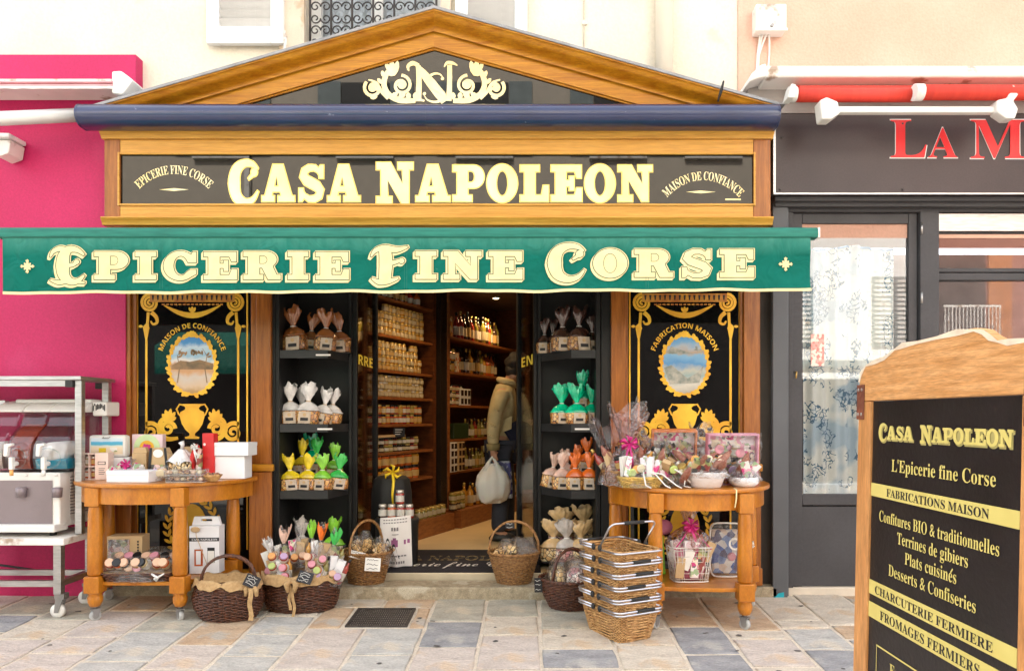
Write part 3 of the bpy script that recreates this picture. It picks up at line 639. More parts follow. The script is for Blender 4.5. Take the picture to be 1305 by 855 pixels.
m = M(); m.flat([[q(120, 140), ap, q(995, 140)]], -.19); m.build('backing_board', BLACK, t, w=True)
ye = -.2175
def E(px, py): return q(px, py, ye)
m = M()   # letters N with C, in strokes
w1 = .03
mono = M()
mono.curve([E(521, 91), E(520, 85), E(526, 81), E(534, 84)], [.008, .022, .03, .02], ye-.0004)
mono.curve([E(530, 83), E(538, 92), E(549, 106), E(560, 120), E(567, 130)], [.012, .045, .062, .066, .05], ye)
mono.curve([E(533, 84), E(534, 104), E(533, 128)], [.03, .034, .04], ye-.0008); mono.curve([E(526, 129), E(533, 127.5), E(541, 129)], [.012, .02, .012], ye-.0010)
mono.curve([E(573, 83), E(573, 106), E(572, 129)], [.03, .032, .036], ye-.0008)
mono.curve([E(566, 86), E(570, 80.5), E(577, 81), E(583, 84)], [.006, .02, .02, .005], ye-.0016)
mono.curve([E(565, 100), E(560, 95), E(552, 95), E(545, 101), E(547, 109), E(557, 114), E(565, 120), E(564, 127), E(555, 130.5), E(545, 128), E(540, 121)], [.006, .012, .016, .022, .026, .03, .028, .022, .016, .010, .005], ye-.0024)
for px_, py_ in ((564, 101), (541, 120)): mono.flat([[(E(px_, py_)[0]+.011*cos(k*PI/5), E(px_, py_)[1]+.011*sin(k*PI/5)) for k in range(10)]], ye-.003)
mono.build('monogram', GOLDL, gp)
for sg in (-1, 1):
    m = M(); cxp = 553.5
    def G(dx, py): return E(cxp+sg*dx, py)
    c1 = G(42, 109); m.stroke(spiral(c1[0], c1[1], .065, .012, PI/2 if sg > 0 else PI/2, sg*1.5, 34), [.02]*26+[.024]*9, ye)
    m.leaf(c1[0]-.028, c1[1], 0, .055, .05, ye-.0008)
    c2 = G(78, 113); m.stroke(spiral(c2[0], c2[1], .06, .01, PI*.75 if sg < 0 else PI*.25, -sg*1.4, 30), [.022]*31, ye)
    m.leaf(c2[0]-.025, c2[1], 0, .05, .045, ye-.0008)
    m.curve([G(24, 129), G(44, 128), G(58, 121), G(64, 109), G(62, 97), G(57, 88), G(60, 82)], [.03, .04, .036, .034, .034, .026, .008], ye-.0016)
    m.curve([G(60, 124), G(68, 116), G(74, 106), G(84, 102)], [.03, .022, .018, .008], ye-.0012)
    for i, (dx, py, an) in enumerate(((67, 116, 20), (66, 108, 50), (64, 100, 75), (52, 126, 120), (40, 126, 100), (72, 124, -10))): p = G(dx, py); a_ = rad(an) if sg > 0 else PI-rad(an); m.leaf(p[0], p[1], a_, .05, .026, ye-.0035-i*.0002)
    for a, l in ((100, .10), (75, .12), (50, .10), (25, .07)):
        p = G(50, 97); an = rad(a) if sg > 0 else PI-rad(a); m.leaf(p[0], p[1], an, l, .034, ye-.0022-a*1e-5)
    for i in range(5):
        p = G(24+i*9, 128); m.leaf(p[0], p[1], rad(90), .05, .034, ye-.003-i*.0002)
    m.build('acanthus_scroll', GOLDL, gp)
t2 = thing('cable_loop', 'short black cable loop poking up at the right foot of the pediment', 'cable', (PX(919, -.4), -.38, PZ(127, -.4)))
m = M(); m.tube([(PX(915, -.4), -.4, PZ(130, -.4)), (PX(917, -.4), -.42, PZ(118, -.4)), (PX(921, -.4), -.42, PZ(106, -.4)), (PX(920, -.4), -.4, PZ(116, -.4)), (PX(917, -.4), -.4, PZ(124, -.4))], .006); m.build('loop', RUBBER, t2, w=True)

# ------------------------------------------------------------------ navy awning cassette
YC = -.42
t = thing('awning_cassette', 'long navy blue metal awning cassette between the pediment and the sign', 'awning cassette', (PX(545, YC), -.3, PZ(143, YC)))
x0, x1 = PX(95, YC), PX(995, YC); zc = PZ(143, YC); r = .071
m = M(); pr = [(-.35+r*cos(a)*1.1, zc+r*sin(a)) for a in [rad(90+i*15) for i in range(13)]]+[(-.30, zc-r), (-.30, zc+r)]
m.sec(pr, x0+.012, x1-.012); m.build('housing', NAVY, t, w=True, auto=True)
for xe in (x0, x1-.011):
    m = M(); m.sec([(y*1.0-.001 if y < -.3 else y, z+(z-zc)*.03) for y, z in pr], xe, xe+.011); m.build('end_cap', NAVY, t, w=True)
m = M(); xm = PX(541, YC); m.sec([(y-.0015 if y < -.25 else y, zc+(z-zc)*1.012) for y, z in pr], xm, xm+.006); m.build('seam', NAVY, t, w=True)
m = M(); m.box(x0+.15, x1-.15, -.23, -.0, zc-.06, zc+.055); m.build('mounting_box', BLACK, t, w=True)

# ------------------------------------------------------------------ the long sign
YF = -.25
t = thing('shop_sign', 'long wooden sign reading CASA NAPOLEON in gilt on black glass', 'sign', (PX(553, YF), -.15, PZ(225, YF)))
sx0, sx1 = PX(133, YF), PX(982, YF); gx0, gx1 = PX(153, YF), PX(960, YF); zg0, zg1 = PZ(260, YF), PZ(197, YF); zf0, zf1 = PZ(277, YF), PZ(178, YF)
m = M(); m.box(gx0, gx1, YF, -.02, zg1, zf1); m.build('top_rail', WOODH, t, w=True, bevel=.003)
m = M(); m.box(gx0, gx1, YF, -.02, zf0, zg0); m.build('bottom_rail', WOODH, t, w=True, bevel=.003)
m = M(); m.box(sx0, gx0-.001, YF-.001, -.02, zf0, zf1); m.build('end_stile', WOODV, t, w=True, bevel=.003)
m = M(); m.box(gx1+.001, sx1, YF-.001, -.02, zf0, zf1); m.build('end_stile', WOODV, t, w=True, bevel=.003)
b = .014
m = M(); m.box(gx0, gx1, YF-.008, YF-.0005, zg1-.001, zg1+b).box(gx0, gx1, YF-.008, YF-.0005, zg0-b, zg0+.001).box(gx0-b, gx0-.0005, YF-.0085, YF-.002, zg0-b, zg1+b).box(gx1+.0005, gx1+b, YF-.0085, YF-.002, zg0-b, zg1+b); m.build('glazing_bead', WOODH, t, w=True, bevel=.003)
# cornice with mitred returns
cp = [(-.02, zf1+.001), (YF-.012, zf1+.001), (YF-.014, zf1+.012), (YF-.03, zf1+.03), (YF-.05, zf1+.055), (YF-.07, zf1+.075), (YF-.075, zf1+.087), (YF-.082, zf1+.089), (YF-.082, PZ(160, YF)), (-.02, PZ(160, YF))]
m = M(); m.sec(cp, sx0+YF*0-.0, sx1, m0=.05, m1=-.05); 
for v in m.bm.verts:
    pass
m.build('cornice', WOODH, t, w=True, auto=True)
bp_ = [(-.02, zf0-.001), (YF-.022, zf0-.001), (YF-.026, zf0-.008), (YF-.018, zf0-.022), (YF-.008, zf0-.034), (YF-.004, zf0-.05), (-.02, zf0-.052)]
m = M(); m.sec(bp_, sx0-.012, sx1+.012); m.build('base_moulding', WOODH, t, w=True, auto=True)
yg = YF+.012
m = M(); m.flat([[(gx0, zg0), (gx1, zg0), (gx1, zg1), (gx0, zg1)]], yg); gl = m.build('glass_panel', SIGNG, t, w=True)
m = M(); m.box(gx0, gx1, yg+.003, -.03, zg0, zg1); m.build('backing_board', BLACK, t, w=True)
yl = yg-.0025
ww = slabword('CASA', PX(291, yg), PX(459, yg), PZ(257, yg), PZ(211, yg)-PZ(257, yg), big=1.14, gap=.10)
ww += slabword('NAPOLEON', PX(480, yg), PX(831, yg), PZ(257, yg), PZ(211, yg)-PZ(257, yg), big=1.14, gap=.10)
EDGE = pm('deep_gilt_edge', (.95, .68, .16), .4, m=.2, var=.1, bump=0)
for ch, pcs in ww:
    m = M(); 
    for i, (o, hs) in enumerate(pcs): m.flat([grow(o, .007)]+[grow(h, .007, True) for h in hs], yl+.001-i*.0002)
    L0 = m.build('letter', EDGE, gl)
    m = M()
    for i, (o, hs) in enumerate(pcs): m.flat([o]+hs, yl-i*.0003)
    m.build('letter', GOLDL, gl)
m = M(); arch(m, FT['epic'], PX(222, yg), PZ(300, yg), PZ(233, yg)-PZ(300, yg), rad(131), rad(49), .056, yl, rz=PZ(222, yg)-PZ(300, yg)); m.build('small_lettering', GOLDL, gl)
m = M(); arch(m, FT['maisons'], PX(896, yg), PZ(312, yg), PZ(245, yg)-PZ(312, yg), rad(133), rad(47), .056, yl, rz=PZ(230, yg)-PZ(312, yg)); m.build('small_lettering', GOLDL, gl)
m = M()
for cx, cy in ((222, 242), (893, 245)):
    m.flat([[(PX(cx-19, yg), PZ(cy, yg)), (PX(cx, yg), PZ(cy+1.8, yg)), (PX(cx+19, yg), PZ(cy, yg)), (PX(cx, yg), PZ(cy-1.8, yg))]], yl)
m.flat([[(PX(924, yg), PZ(255.5, yg)), (PX(944, yg), PZ(255.5, yg)), (PX(944, yg), PZ(253.5, yg)), (PX(924, yg), PZ(253.5, yg))]], yl)
m.build('ornament_line', GOLDL, gl)

# ------------------------------------------------------------------ green awning
YA = -.72
t = thing('green_awning', 'green cloth awning valance lettered EPICERIE FINE CORSE over the shop', 'awning', (PX(520, YA), -.4, PZ(297, YA)))
ax0, ax1 = PX(0, YA), PX(1040, YA)
zb1, zb0 = PZ(291, YA), PZ(305, YA)
m = M(); m.sec([(YA-.03, zb0+.006), (YA-.034, zb0+.02), (YA-.03, zb1-.012), (YA-.015, zb1), (YA+.03, zb1+.002), (YA+.03, zb0)], ax0, ax1, 'x'); bar = m.build('front_bar', GREENB, t, w=True, auto=True)
for xe in (ax0-.008, ax1): m = M(); m.box(xe, xe+.012, YA-.03, YA+.03, zb0+.004, zb1-.003); m.build('end_cap', PLAST, t, w=True)
m = M()
m.grid(40, 4, lambda u, v: (ax0+.02+(ax1-ax0-.04)*u, YA+.03+(.46)*v, zb1-.002+.11*v-.012*sin(PI*v))); m.build('canopy_cloth', GREEN, t, w=True)
vx0, vx1 = PX(7, YA), PX(1031, YA); zv1 = zb0+.004; zv0 = PZ(371, YA)
def vy(x, z):
    u = (x-vx0)/(vx1-vx0); k = (zv1-z)/(zv1-zv0)
    yy = .005*k*sin(u*31)+.0035*k*sin(u*67+1)
    if u < .11: yy -= .012*k*(1-cos((u*9+k*.5)*7))*(1-u/.11)*min(1, u*60)
    if u > .93: yy += .016*k*sin((u*11-k)*5)*((u-.93)/.07)
    return YA-.022+yy
def vz(u): return zv0+.010*math.exp(-u*14)*0-.012*(1-u)*0-(.0 if u > .5 else 0)
m = M(); m.grid(160, 12, lambda u, v: (vx0+(vx1-vx0)*u+(.02*(1-v) if False else 0), vy(vx0+(vx1-vx0)*u, zv0+(zv1-zv0)*v), zv0-(.018*(1-u)+.003*sin(u*41)+.002*sin(u*97))*(1-v)+(zv1-zv0)*v)); val = m.build('valance', GREEN, t, w=True)
m = M(); m.grid(120, 2, lambda u, v: (vx0+(vx1-vx0)*u, vy(vx0+(vx1-vx0)*u, zv0)-.004+.0, zv0-(.018*(1-u)+.003*sin(u*41)+.002*sin(u*97))-.004+.016*v)); m.build('binding_tape', CREAMC, val)
m = M(); m.grid(1, 6, lambda u, v: (vx0+.003*u, vy(vx0, zv0+(zv1-zv0)*v)-.003, zv0-.018*(1-v)+(zv1-zv0)*v)); m.build('side_hem', GREENB, val)
for px in (206, 209, 516, 519, 822, 825):
    m = M(); x = PX(px, YA); m.grid(1, 10, lambda u, v: (x+.0022*u, vy(x, zv0+(zv1-zv0)*v)-.0025, zv0+.01+(zv1-zv0-.02)*v)); m.build('seam', GREENB, val)
hL = PZ(322, YA)-PZ(357, YA)
wa = slabword('EPICERIE', PX(68, YA), PX(446, YA), PZ(357.5, YA), hL, big=1.26, gap=.21)
wa += slabword('FINE', PX(474, YA), PX(666, YA), PZ(357, YA), hL, big=1.26, gap=.21)
wa += slabword('CORSE', PX(697, YA), PX(959, YA), PZ(354.5, YA), hL, big=1.26, gap=.21)
CURL = {'E': (.42, .74), 'F': (.42, .74), 'C': (.55, .6)}
for idx, (ch, pcs) in enumerate(wa):
    allx = [p[0] for o, _ in pcs for p in o]; xc = sum(allx)/len(allx); zc2 = sum(p[1] for o, _ in pcs for p in o)/len(allx)
    y0 = min(vy(x, z) for x in (min(allx), xc, max(allx)) for z in (zv0+.02, zc2))-.004
    sh = lambda o, dx, dz: [(x+dx, z+dz) for x, z in o]
    m = M()
    for k in range(3):
        for i, (o, hs) in enumerate(pcs): m.flat([grow(sh(o, -.006*k+.003, -.0065*k+.002), .0065)]+[grow(sh(h, -.006*k+.003, -.0065*k+.002), .0065, True) for h in hs if k < 2], y0+.0018-k*.0001-i*.0003)
    m.build('letter', CREAMC, val)
    m = M()
    for i, (o, hs) in enumerate(pcs): m.flat([grow(o, .0042)]+[grow(h, .0030, True) for h in hs], y0+.0002-i*.0001)
    m.build('letter_outline', INKG, val)
    m = M()
    for i, (o, hs) in enumerate(pcs): m.flat([o]+hs, y0-.0004-i*.0002)
    m.build('letter', CREAMC, val)
for cx, cy in ((40, 341), (999, 338)):
    m = M(); cx, cz = PX(cx, YA), PZ(cy, YA); yy = vy(cx, cz)-.006
    for a in range(8): m.leaf(cx, cz, a*PI/4, .042 if a % 2 == 0 else .028, .013, yy-a*.0003)
    for a in range(4): m.stroke([(cx+.032*cos(a*PI/2)-.009*sin(a*PI/2), cz+.032*sin(a*PI/2)+.009*cos(a*PI/2)), (cx+.032*cos(a*PI/2)+.009*sin(a*PI/2), cz+.032*sin(a*PI/2)-.009*cos(a*PI/2))], .007, yy-.003)
    m.build('star_ornament', CREAMC, val)
for px in (60, 980):     # folding arms under the cloth
    m = M(); m.tube([(PX(px, -.3), -.22, zb1+.06), (PX(px, YA), YA+.04, zb0+.01)], .018, 8); m.build('awning_arm', WHITE, t, w=True)

# ------------------------------------------------------------------ wooden frame of the shop front
t = thing('wooden_shop_front', 'varnished wooden pilasters and rails framing the black shop windows', 'shop front', (-.5, -.02, 0))
def pil(pa, pb, yf, z0, z1, name='pilaster'):
    m = M(); m.box(PX(pa, yf), PX(pb, yf), yf, .12, z0, z1); return m.build(name, WOODV, t, w=True, bevel=.004)
YW = -.05; zt = PZ(284, -.1)
for pa, pb in ((148, 166), (326, 345), (779, 798), (948, 969)):
    pil(pa, pb, YW, .02, zt)
for pa, pb in ((166, 172), (318, 326), (798, 801), (944, 948)):
    m = M(); m.box(PX(pa, YW)+.001, PX(pb, YW)-.001, YW+.02, .1, .14, zt); m.build('inner_stile', WOODV, t, w=True, bevel=.003)
for pa, pb in ((146, 168), (316, 347), (946, 971)):    # waist moulding and broader dado
    m = M(); m.box(PX(pa+1, YW-.02), PX(pb-1, YW-.02), YW-.02, YW-.001, .02, PZ(601, YW)); m.build('pilaster_base', WOODV, t, w=True, bevel=.004)
    m = M(); m.box(PX(pa-1, YW-.03), PX(pb+1, YW-.03), YW-.035, YW-.001, PZ(600, YW), PZ(591, YW)); m.build('waist_moulding', WOOD, t, w=True, bevel=.006)
m = M(); m.box(PX(945, -.1), PX(972, -.1), -.1, YW-.022, .075, PZ(724, -.1)); m.build('plinth_block', WOODV, t, w=True, bevel=.005)
for pa, pb in ((172, 318), (801, 944)):
    m = M(); m.box(PX(pa, YW), PX(pb, YW), YW+.01, .1, .072, .17); m.build('bottom_rail', WOOD, t, w=True, bevel=.004)
m = M(); m.box(PX(148, 0), PX(970, 0), -.04, .15, 2.36, 2.5); m.build('head_beam', WOOD, t, w=True)
m = M(); m.box(PX(345, 0), PX(352, 0), -.02, .3, .07, 2.36); m.build('door_post', BLACKC, t, w=True, bevel=.003)
m = M(); m.box(PX(766, 0), PX(778, 0)+.002, -.02, .3, .07, 2.36); m.build('door_post', BLACKC, t, w=True, bevel=.003)

# ------------------------------------------------------------------ black glass display windows with gilt ornament
PAINT1 = zramp('river_painting', [(0, (.45, .28, .12)), (.12, (.62, .45, .30)), (.28, (.60, .52, .45)), (.4, (.62, .34, .16)), (.5, (.55, .30, .15)), (.56, (.75, .72, .68)), (.66, (.30, .52, .68)), (.8, (.60, .72, .80)), (.9, (.08, .30, .60)), (1, (.05, .25, .6))], -.19, .19, 14, .14)
PAINT2 = zramp('sea_painting', [(0, (.42, .40, .34)), (.15, (.62, .58, .50)), (.3, (.30, .42, .42)), (.42, (.50, .50, .42)), (.52, (.10, .30, .58)), (.66, (.22, .45, .66)), (.72, (.50, .36, .24)), (.80, (.45, .50, .55)), (.9, (.18, .42, .68)), (1, (.10, .35, .65))], -.19, .19, 11, .16)
def window_panel(pa, pb, label, key, paint, edge, narrow=1):
    Yp = -.012; yo = Yp-.004; pc = (pa+pb)/2
    t = thing('display_window', label, 'shop window', (PX(pc, Yp), 0, .17))
    X0, X1 = PX(pa, Yp), PX(pb, Yp)
    m = M(); m.flat([[(X0, .15), (X1, .15), (X1, 2.36), (X0, 2.36)]], Yp); gp = m.build('glass_pane', WING, t, w=True)
    m = M(); m.box(X0, X1, Yp+.003, .0, .15, 2.36); m.build('black_backing', BLACK, t, w=True)
    def U(dx, py): return (PX(pc+dx*narrow, yo), PZ(py, yo))
    for sg in (-1, 1):
        m = M(); m.stroke([U(sg*70, 372), U(sg*70, 560)], .011, yo); m.stroke([U(sg*70, 560), U(sg*70, 700)], .011, yo); m.build('gilt_line', GOLD, gp)
        m = M(); m.stroke([U(sg*58.5, 431), U(sg*58.5, 545)], [.015, .015], yo); m.stroke([U(sg*58.5, 545), U(sg*58.5, 690)], .012, yo); m.build('gilt_line', GOLD, gp)
        m = M()   # volute, hook and bell flower
        c = U(sg*54, 386); m.stroke(spiral(c[0], c[1], .060, .006, PI/2, -sg*2.6, 44), [.020-.008*i/44 for i in range(45)], yo)
        m.curve([U(sg*52, 398), U(sg*46, 404), U(sg*45, 411), U(sg*50, 413), U(sg*53, 409)], [.03, .026, .02, .016, .01], yo-.0006)
        m.curve([U(sg*56, 398), U(sg*57, 412), U(sg*58.5, 418), U(sg*58.5, 434)], [.02, .018, .045, .008], yo-.0012)
        m.leaf(*U(sg*62, 416), rad(90-sg*90), .035, .02, yo-.0018); m.build('volute', GOLD, gp)
        m = M()   # acanthus scroll beside the urn
        c = U(sg*52, 551); m.stroke(spiral(c[0], c[1], .066, .006, PI*.3 if sg > 0 else PI*.7, sg*1.7, 40), [.03-.012*i/40 for i in range(41)], yo)
        c = U(sg*31, 546); m.stroke(spiral(c[0], c[1], .05, .012, PI if sg > 0 else 0, -sg*1.4, 30), [.028-.008*i/30 for i in range(31)], yo-.0006)
        m.curve([U(sg*18, 558), U(sg*32, 559), U(sg*42, 550), U(sg*40, 537), U(sg*31, 529), U(sg*33, 523)], [.02, .034, .032, .03, .024, .006], yo-.0012)
        for i, (a, l) in enumerate(((150, .06), (125, .08), (100, .09), (75, .085), (50, .07), (25, .05))):
            p = U(sg*30, 537); an = rad(a) if sg > 0 else PI-rad(a); m.leaf(p[0], p[1], an, l, .03, yo-.0018-i*.0002)
        m.build('acanthus_scroll', GOLD, gp)
    m = M(); # entablature band with beads and swag
    a, b_ = U(-54, 374), U(54, 385); m.flat([[(a[0], b_[1]), (b_[0], b_[1]), (b_[0], a[1]), (a[0], a[1])]], yo-.0003)
    for i in range(15): p = U(-37+i*5.3, 388); m.flat([[(p[0]-.010, p[1]-.004), (p[0]+.010, p[1]-.006), (p[0]+.010, p[1]+.006), (p[0]-.010, p[1]+.004)]], yo)
    m.build('entablature', pm('dull_gilt', (.62, .30, .03), .5, c2=(.40, .12, .015), vs=20), gp)
    m = M()
    for i in range(17): p = U(-50+i*6.25, 376); m.flat([[(p[0]-.008, p[1]), (p[0]+.008, p[1]), (p[0]+.004, p[1]-.034), (p[0]-.004, p[1]-.034)]], yo-.0012)
    m.build('dark_dentils', INK, gp)
    m = M(); sw = [U(-36+72*i/12, 389+13*sin(PI*i/12)) for i in range(13)]; m.stroke(sw, [.008+.030*sin(PI*i/12) for i in range(13)], yo)
    for an in (60, 90, 120): p = U(0, 399); m.leaf(p[0], p[1], rad(an), .045, .02, yo-.0006-an*1e-6)
    m.build('swag', GOLD, gp)
    cx, cz = U(0, 465)
    m = M(); pts = arc(0, 0, .152*narrow, .195, 0, 354, 60); m.flat([pts], 0); m.build('medallion', paint, gp, loc=(cx, yo, cz))
    # small tree or headland silhouettes in the painting
    m = M()
    if edge == 0:
        for s_ in (-1, 1):
            m.stroke([(cx+s_*.10, cz-.12), (cx+s_*.085, cz-.02), (cx+s_*.10, cz+.06), (cx+s_*.07, cz+.11)], [.008, .006, .005, .003], yo-.001)
            for i in range(9): m.leaf(cx+s_*(.10-.012*i)+.01*sin(i*2), cz+.05+.007*i, rad(20+i*37), .035, .014, yo-.0012-i*.0002)
        m.flat([[(cx-.14, cz-.005), (cx-.08, cz+.03), (cx-.02, cz+.02), (cx+.05, cz+.035), (cx+.14, cz+.01), (cx+.14, cz-.03), (cx-.14, cz-.03)]], yo-.0008)
        mat_ = pm('painted_trees', (.16, .12, .07), .7, c2=(.40, .24, .12), vs=16)
    else:
        m.flat([[(cx-.125, cz+.075), (cx-.09, cz+.125), (cx-.02, cz+.10), (cx+.04, cz+.082), (cx+.06, cz+.075)]], yo-.0008)
        m.flat([[(cx-.14, cz-.02), (cx-.09, cz+.0), (cx-.03, cz-.05), (cx+.02, cz-.09), (cx+.09, cz-.05), (cx+.13, cz+.0), (cx+.10, cz-.12), (cx-.10, cz-.13)]], yo-.0008)
        for i in range(7): m.leaf(cx+.06+.01*i, cz+.10+.006*sin(i*3), rad(10+i*40), .03, .01, yo-.0014-i*.0002)
        mat_ = pm('painted_rocks', (.50, .47, .40), .7, c2=(.17, .22, .20), vs=24)
    m.build('painted_scene', mat_, gp)
    m = M(); n = 34   # leaf wreath
    for i in range(n):
        a = 2*PI*i/n; ex, ez = .152*narrow*cos(a), .196*sin(a); tang = math.atan2(.205*cos(a), -.160*sin(a))
        fl = 1 if cos(a) >= 0 else -1
        m.leaf(cx+ex-.01*cos(a), cz+ez-.01*sin(a), a+fl*(.55+.35*(i % 2)), .046, .028, yo-.0008-(i % 2)*.0005)
    m.stroke([(cx+.156*narrow*cos(2*PI*i/48), cz+.199*sin(2*PI*i/48)) for i in range(49)], .012, yo-.0022)
    for i in range(6): m.leaf(cx, cz+.196, rad(15+30*i), .036, .026, yo-.0026-i*.0002)
    m.build('wreath', GOLD, gp)
    m = M(); arch(m, FT[key], cx, cz, .214*narrow, rad(158), rad(22), .034, yo-.002, rz=.249); m.build('arched_lettering', GOLD, gp)
    # urn
    pr = [(.045, 0), (.05, .012), (.02, .02), (.018, .035), (.045, .06), (.07, .10), (.084, .15), (.080, .18), (.05, .195), (.045, .21), (.062, .225), (.066, .235)]
    ux, uz = U(0, 559); m = M(); m.flat([[(ux+x, uz+z) for x, z in pr]+[(ux-x, uz+z) for x, z in pr[::-1]]], yo-.0012)
    for s_ in (-1, 1): m.stroke([(ux+s_*.05, uz+.225), (ux+s_*.085, uz+.232), (ux+s_*.105, uz+.20), (ux+s_*.09, uz+.165), (ux+s_*.078, uz+.155)], .011, yo-.0018)
    m.build('urn', GOLD, gp)
    # lower panel: crowned shield between laurel branches
    m = M(); c = U(0, 672); m.flat([arc(c[0], c[1], .10, .16, -90, 90, 12)+arc(c[0], c[1], .10, .16, 90, 270, 12)[1:-1]], yo)
    for s_ in (-1, 1):
        for i in range(11):
            a = rad(-60+i*14); px_, pz_ = c[0]+s_*.165*cos(a), c[1]+.20*sin(a); an = a+PI/2
            for w_ in (-.5, .5): an2 = an+w_; m.leaf(px_, pz_, an2 if s_ > 0 else PI-an2, .058, .022, yo-.001-i*.0001-(.0004 if w_ > 0 else 0))
    m.build('laurel_emblem', GOLD, gp)
window_panel(172, 318, 'black glass window left of the doorway with gilt river medallion', 'maison', PAINT1, 0)
window_panel(801, 944, 'black glass window right of the doorway with gilt sea medallion', 'fabric', PAINT2, 1)

# ------------------------------------------------------------------ grey shop on the right
t = thing('grey_shop_front', 'dark grey painted shop front with brown sign panel and glazed door', 'shop front', (2.6, 0, 0))
X = lambda px, Y=-.05: PX(px, Y); Z = lambda py, Y=-.05: PZ(py, Y)
m = M(); m.box(X(988, -.2), 4.2, -.20, .0, Z(247, -.2), Z(145, -.2)); pn = m.build('sign_panel', PANEL, t, w=True, bevel=.004)
m = M(); m.box(X(985, -.2), 4.2, -.212, -.2005, Z(248.5, -.2), Z(246.5, -.2)).box(X(985, -.2), X(988, -.2), -.21, -.0, Z(246, -.2), Z(145, -.2)); m.build('panel_trim', METAL, pn)
for px, py in ((996, 176), (994, 242), (1150, 242), (1150, 158)): m = M(); m.ell((X(px, -.2), -.203, Z(py, -.2)), .007, 8, 5); m.build('screw', IRON, pn)
yl = -.204
def redtext(key, pa, pb, base, top):
    m = M(); line(m, FT[key], X(pa-1.2, yl), X(pb+1.2, yl), Z(base+1.2, yl), Z(top-1.2, yl)-Z(base+1.2, yl), yl+.0015)
    m.build('letter_edge', WHITE, pn)
    m = M(); line(m, FT[key], X(pa, yl), X(pb, yl), Z(base, yl), Z(top, yl)-Z(base, yl), yl-.0005); m.build('letter', REDL, pn)
redtext('la', 1135, 1181, 201, 153); redtext('la2', 1183, 1220, 201, 163); redtext('lm', 1237, 1306, 202, 153)
redtext('lm2', 1312, 1360, 202, 163)
m = M(); m.box(X(985), X(1004), -.07, .05, gz(-.07)+.0, Z(250)).box(X(985, -.1), X(1004, -.1), -.1, -.0705, -.005, Z(249)); m.build('corner_post', SLATEP, t, w=True, bevel=.004)
m = M(); m.box(X(984, -.1), X(1003, -.1), -.104, -.1005, .0, Z(740, -.1)); 
m.bm.free(); m = M(); m.flat([[(X(984, -.1), -.004), (X(999, -.1), -.004), (X(999, -.1), .035), (X(992, -.1), .028), (X(988, -.1), .005)]], -.1035); m.build('blue_paint_mark', pm('turquoise_paint', (.0, .33, .42), .6), t, w=True)
for y0, y1, a, b_ in ((-.16, 0, 250, 256), (-.12, 0, 257, 263), (-.06, 0, 264, 270)):
    m = M(); m.box(X(988, y0), 4.2, y0, y1, Z(b_, y0), Z(a, y0)); m.build('head_rail', GREYP, t, w=True, bevel=.003)
m = M(); m.box(X(1005), X(1011), -.05, .05, .05, Z(270)).box(X(1172), X(1196), -.06, .05, .05, Z(270)); m.build('door_jamb', GREYP, t, w=True, bevel=.004)
m = M(); m.box(X(1004), 4.2, -.045, .08, gz(0)-.02, .052); m.build('stone_threshold', pm('pale_threshold', (.62, .55, .45), .8), t, w=True, bevel=.005)
m = M(); m.box(X(1197), 4.2, -.02, .08, .053, Z(470)); m.build('lower_panel', GREYP, t, w=True)
# door
dt = thing('grey_glazed_door', 'grey glazed door with a blue coral curtain behind its glass', 'door', (X(1090), .0, .055))
a, b_, c, d = 1011.5, 1024, 1160, 1171; zt_, zg_, zk = 271, 284, 630
m = M(); m.box(X(a), X(b_), -.03, .02, .055, Z(zt_)); m.build('stile', GREYP, dt, w=True, bevel=.004)
m = M(); m.box(X(c), X(d), -.03, .02, .055, Z(zt_)); m.build('stile', GREYP, dt, w=True, bevel=.004)
m = M(); m.box(X(b_)+.001, X(c)-.001, -.029, .02, Z(zg_), Z(zt_)); m.build('top_rail', GREYP, dt, w=True, bevel=.004)
m = M(); m.box(X(b_)+.001, X(c)-.001, -.029, .02, Z(644), Z(zk)); m.build('lock_rail', GREYP, dt, w=True, bevel=.004)
m = M(); m.box(X(b_)+.001, X(c)-.001, -.018, .02, .055, Z(646)); m.build('kick_panel', GREYP, dt, w=True, bevel=.003)
m = M(); m.box(X(b_), X(c), -.012, -.008, Z(zk), Z(zg_)); m.build('glass', SHOPG, dt, w=True)
m = M(); m.tube([(X(1014.5), -.035, Z(474)), (X(1014.5), -.06, Z(474)), (X(1013.5), -.062, Z(482))], .006, 8); m.build('handle', pm('brass', (.6, .38, .12), .3, m=.8), dt, w=True)
for py in (292, 380): m = M(); m.tube([(X(1173), -.066, Z(py+7)), (X(1173), -.066, Z(py-7))], .008, 8); m.build('hinge', METAL, dt, w=True)
CUR = bpy.data.materials.new('coral_curtain'); CUR.use_nodes = True; n = CUR.node_tree; L = n.links.new; b = n.nodes['Principled BSDF']; b.inputs['Roughness'].default_value = .9
tc = n.nodes.new('ShaderNodeTexCoord'); ns = n.nodes.new('ShaderNodeTexNoise'); ns.inputs['Scale'].default_value = 9; ns.inputs['Detail'].default_value = 3; L(tc.outputs['Object'], ns.inputs[0])
mx = n.nodes.new('ShaderNodeMix'); mx.data_type = 'RGBA'; mx.inputs[0].default_value = .16; L(tc.outputs['Object'], mx.inputs[6]); L(ns.outputs[1], mx.inputs[7])
v = n.nodes.new('ShaderNodeTexVoronoi'); v.feature = 'DISTANCE_TO_EDGE'; v.inputs['Scale'].default_value = 26; L(mx.outputs[2], v.inputs[0])
lt = n.nodes.new('ShaderNodeMath'); lt.operation = 'LESS_THAN'; lt.inputs[1].default_value = .07; L(v.outputs[0], lt.inputs[0])
n2 = n.nodes.new('ShaderNodeTexNoise'); n2.inputs['Scale'].default_value = 6.5; L(tc.outputs['Object'], n2.inputs[0])
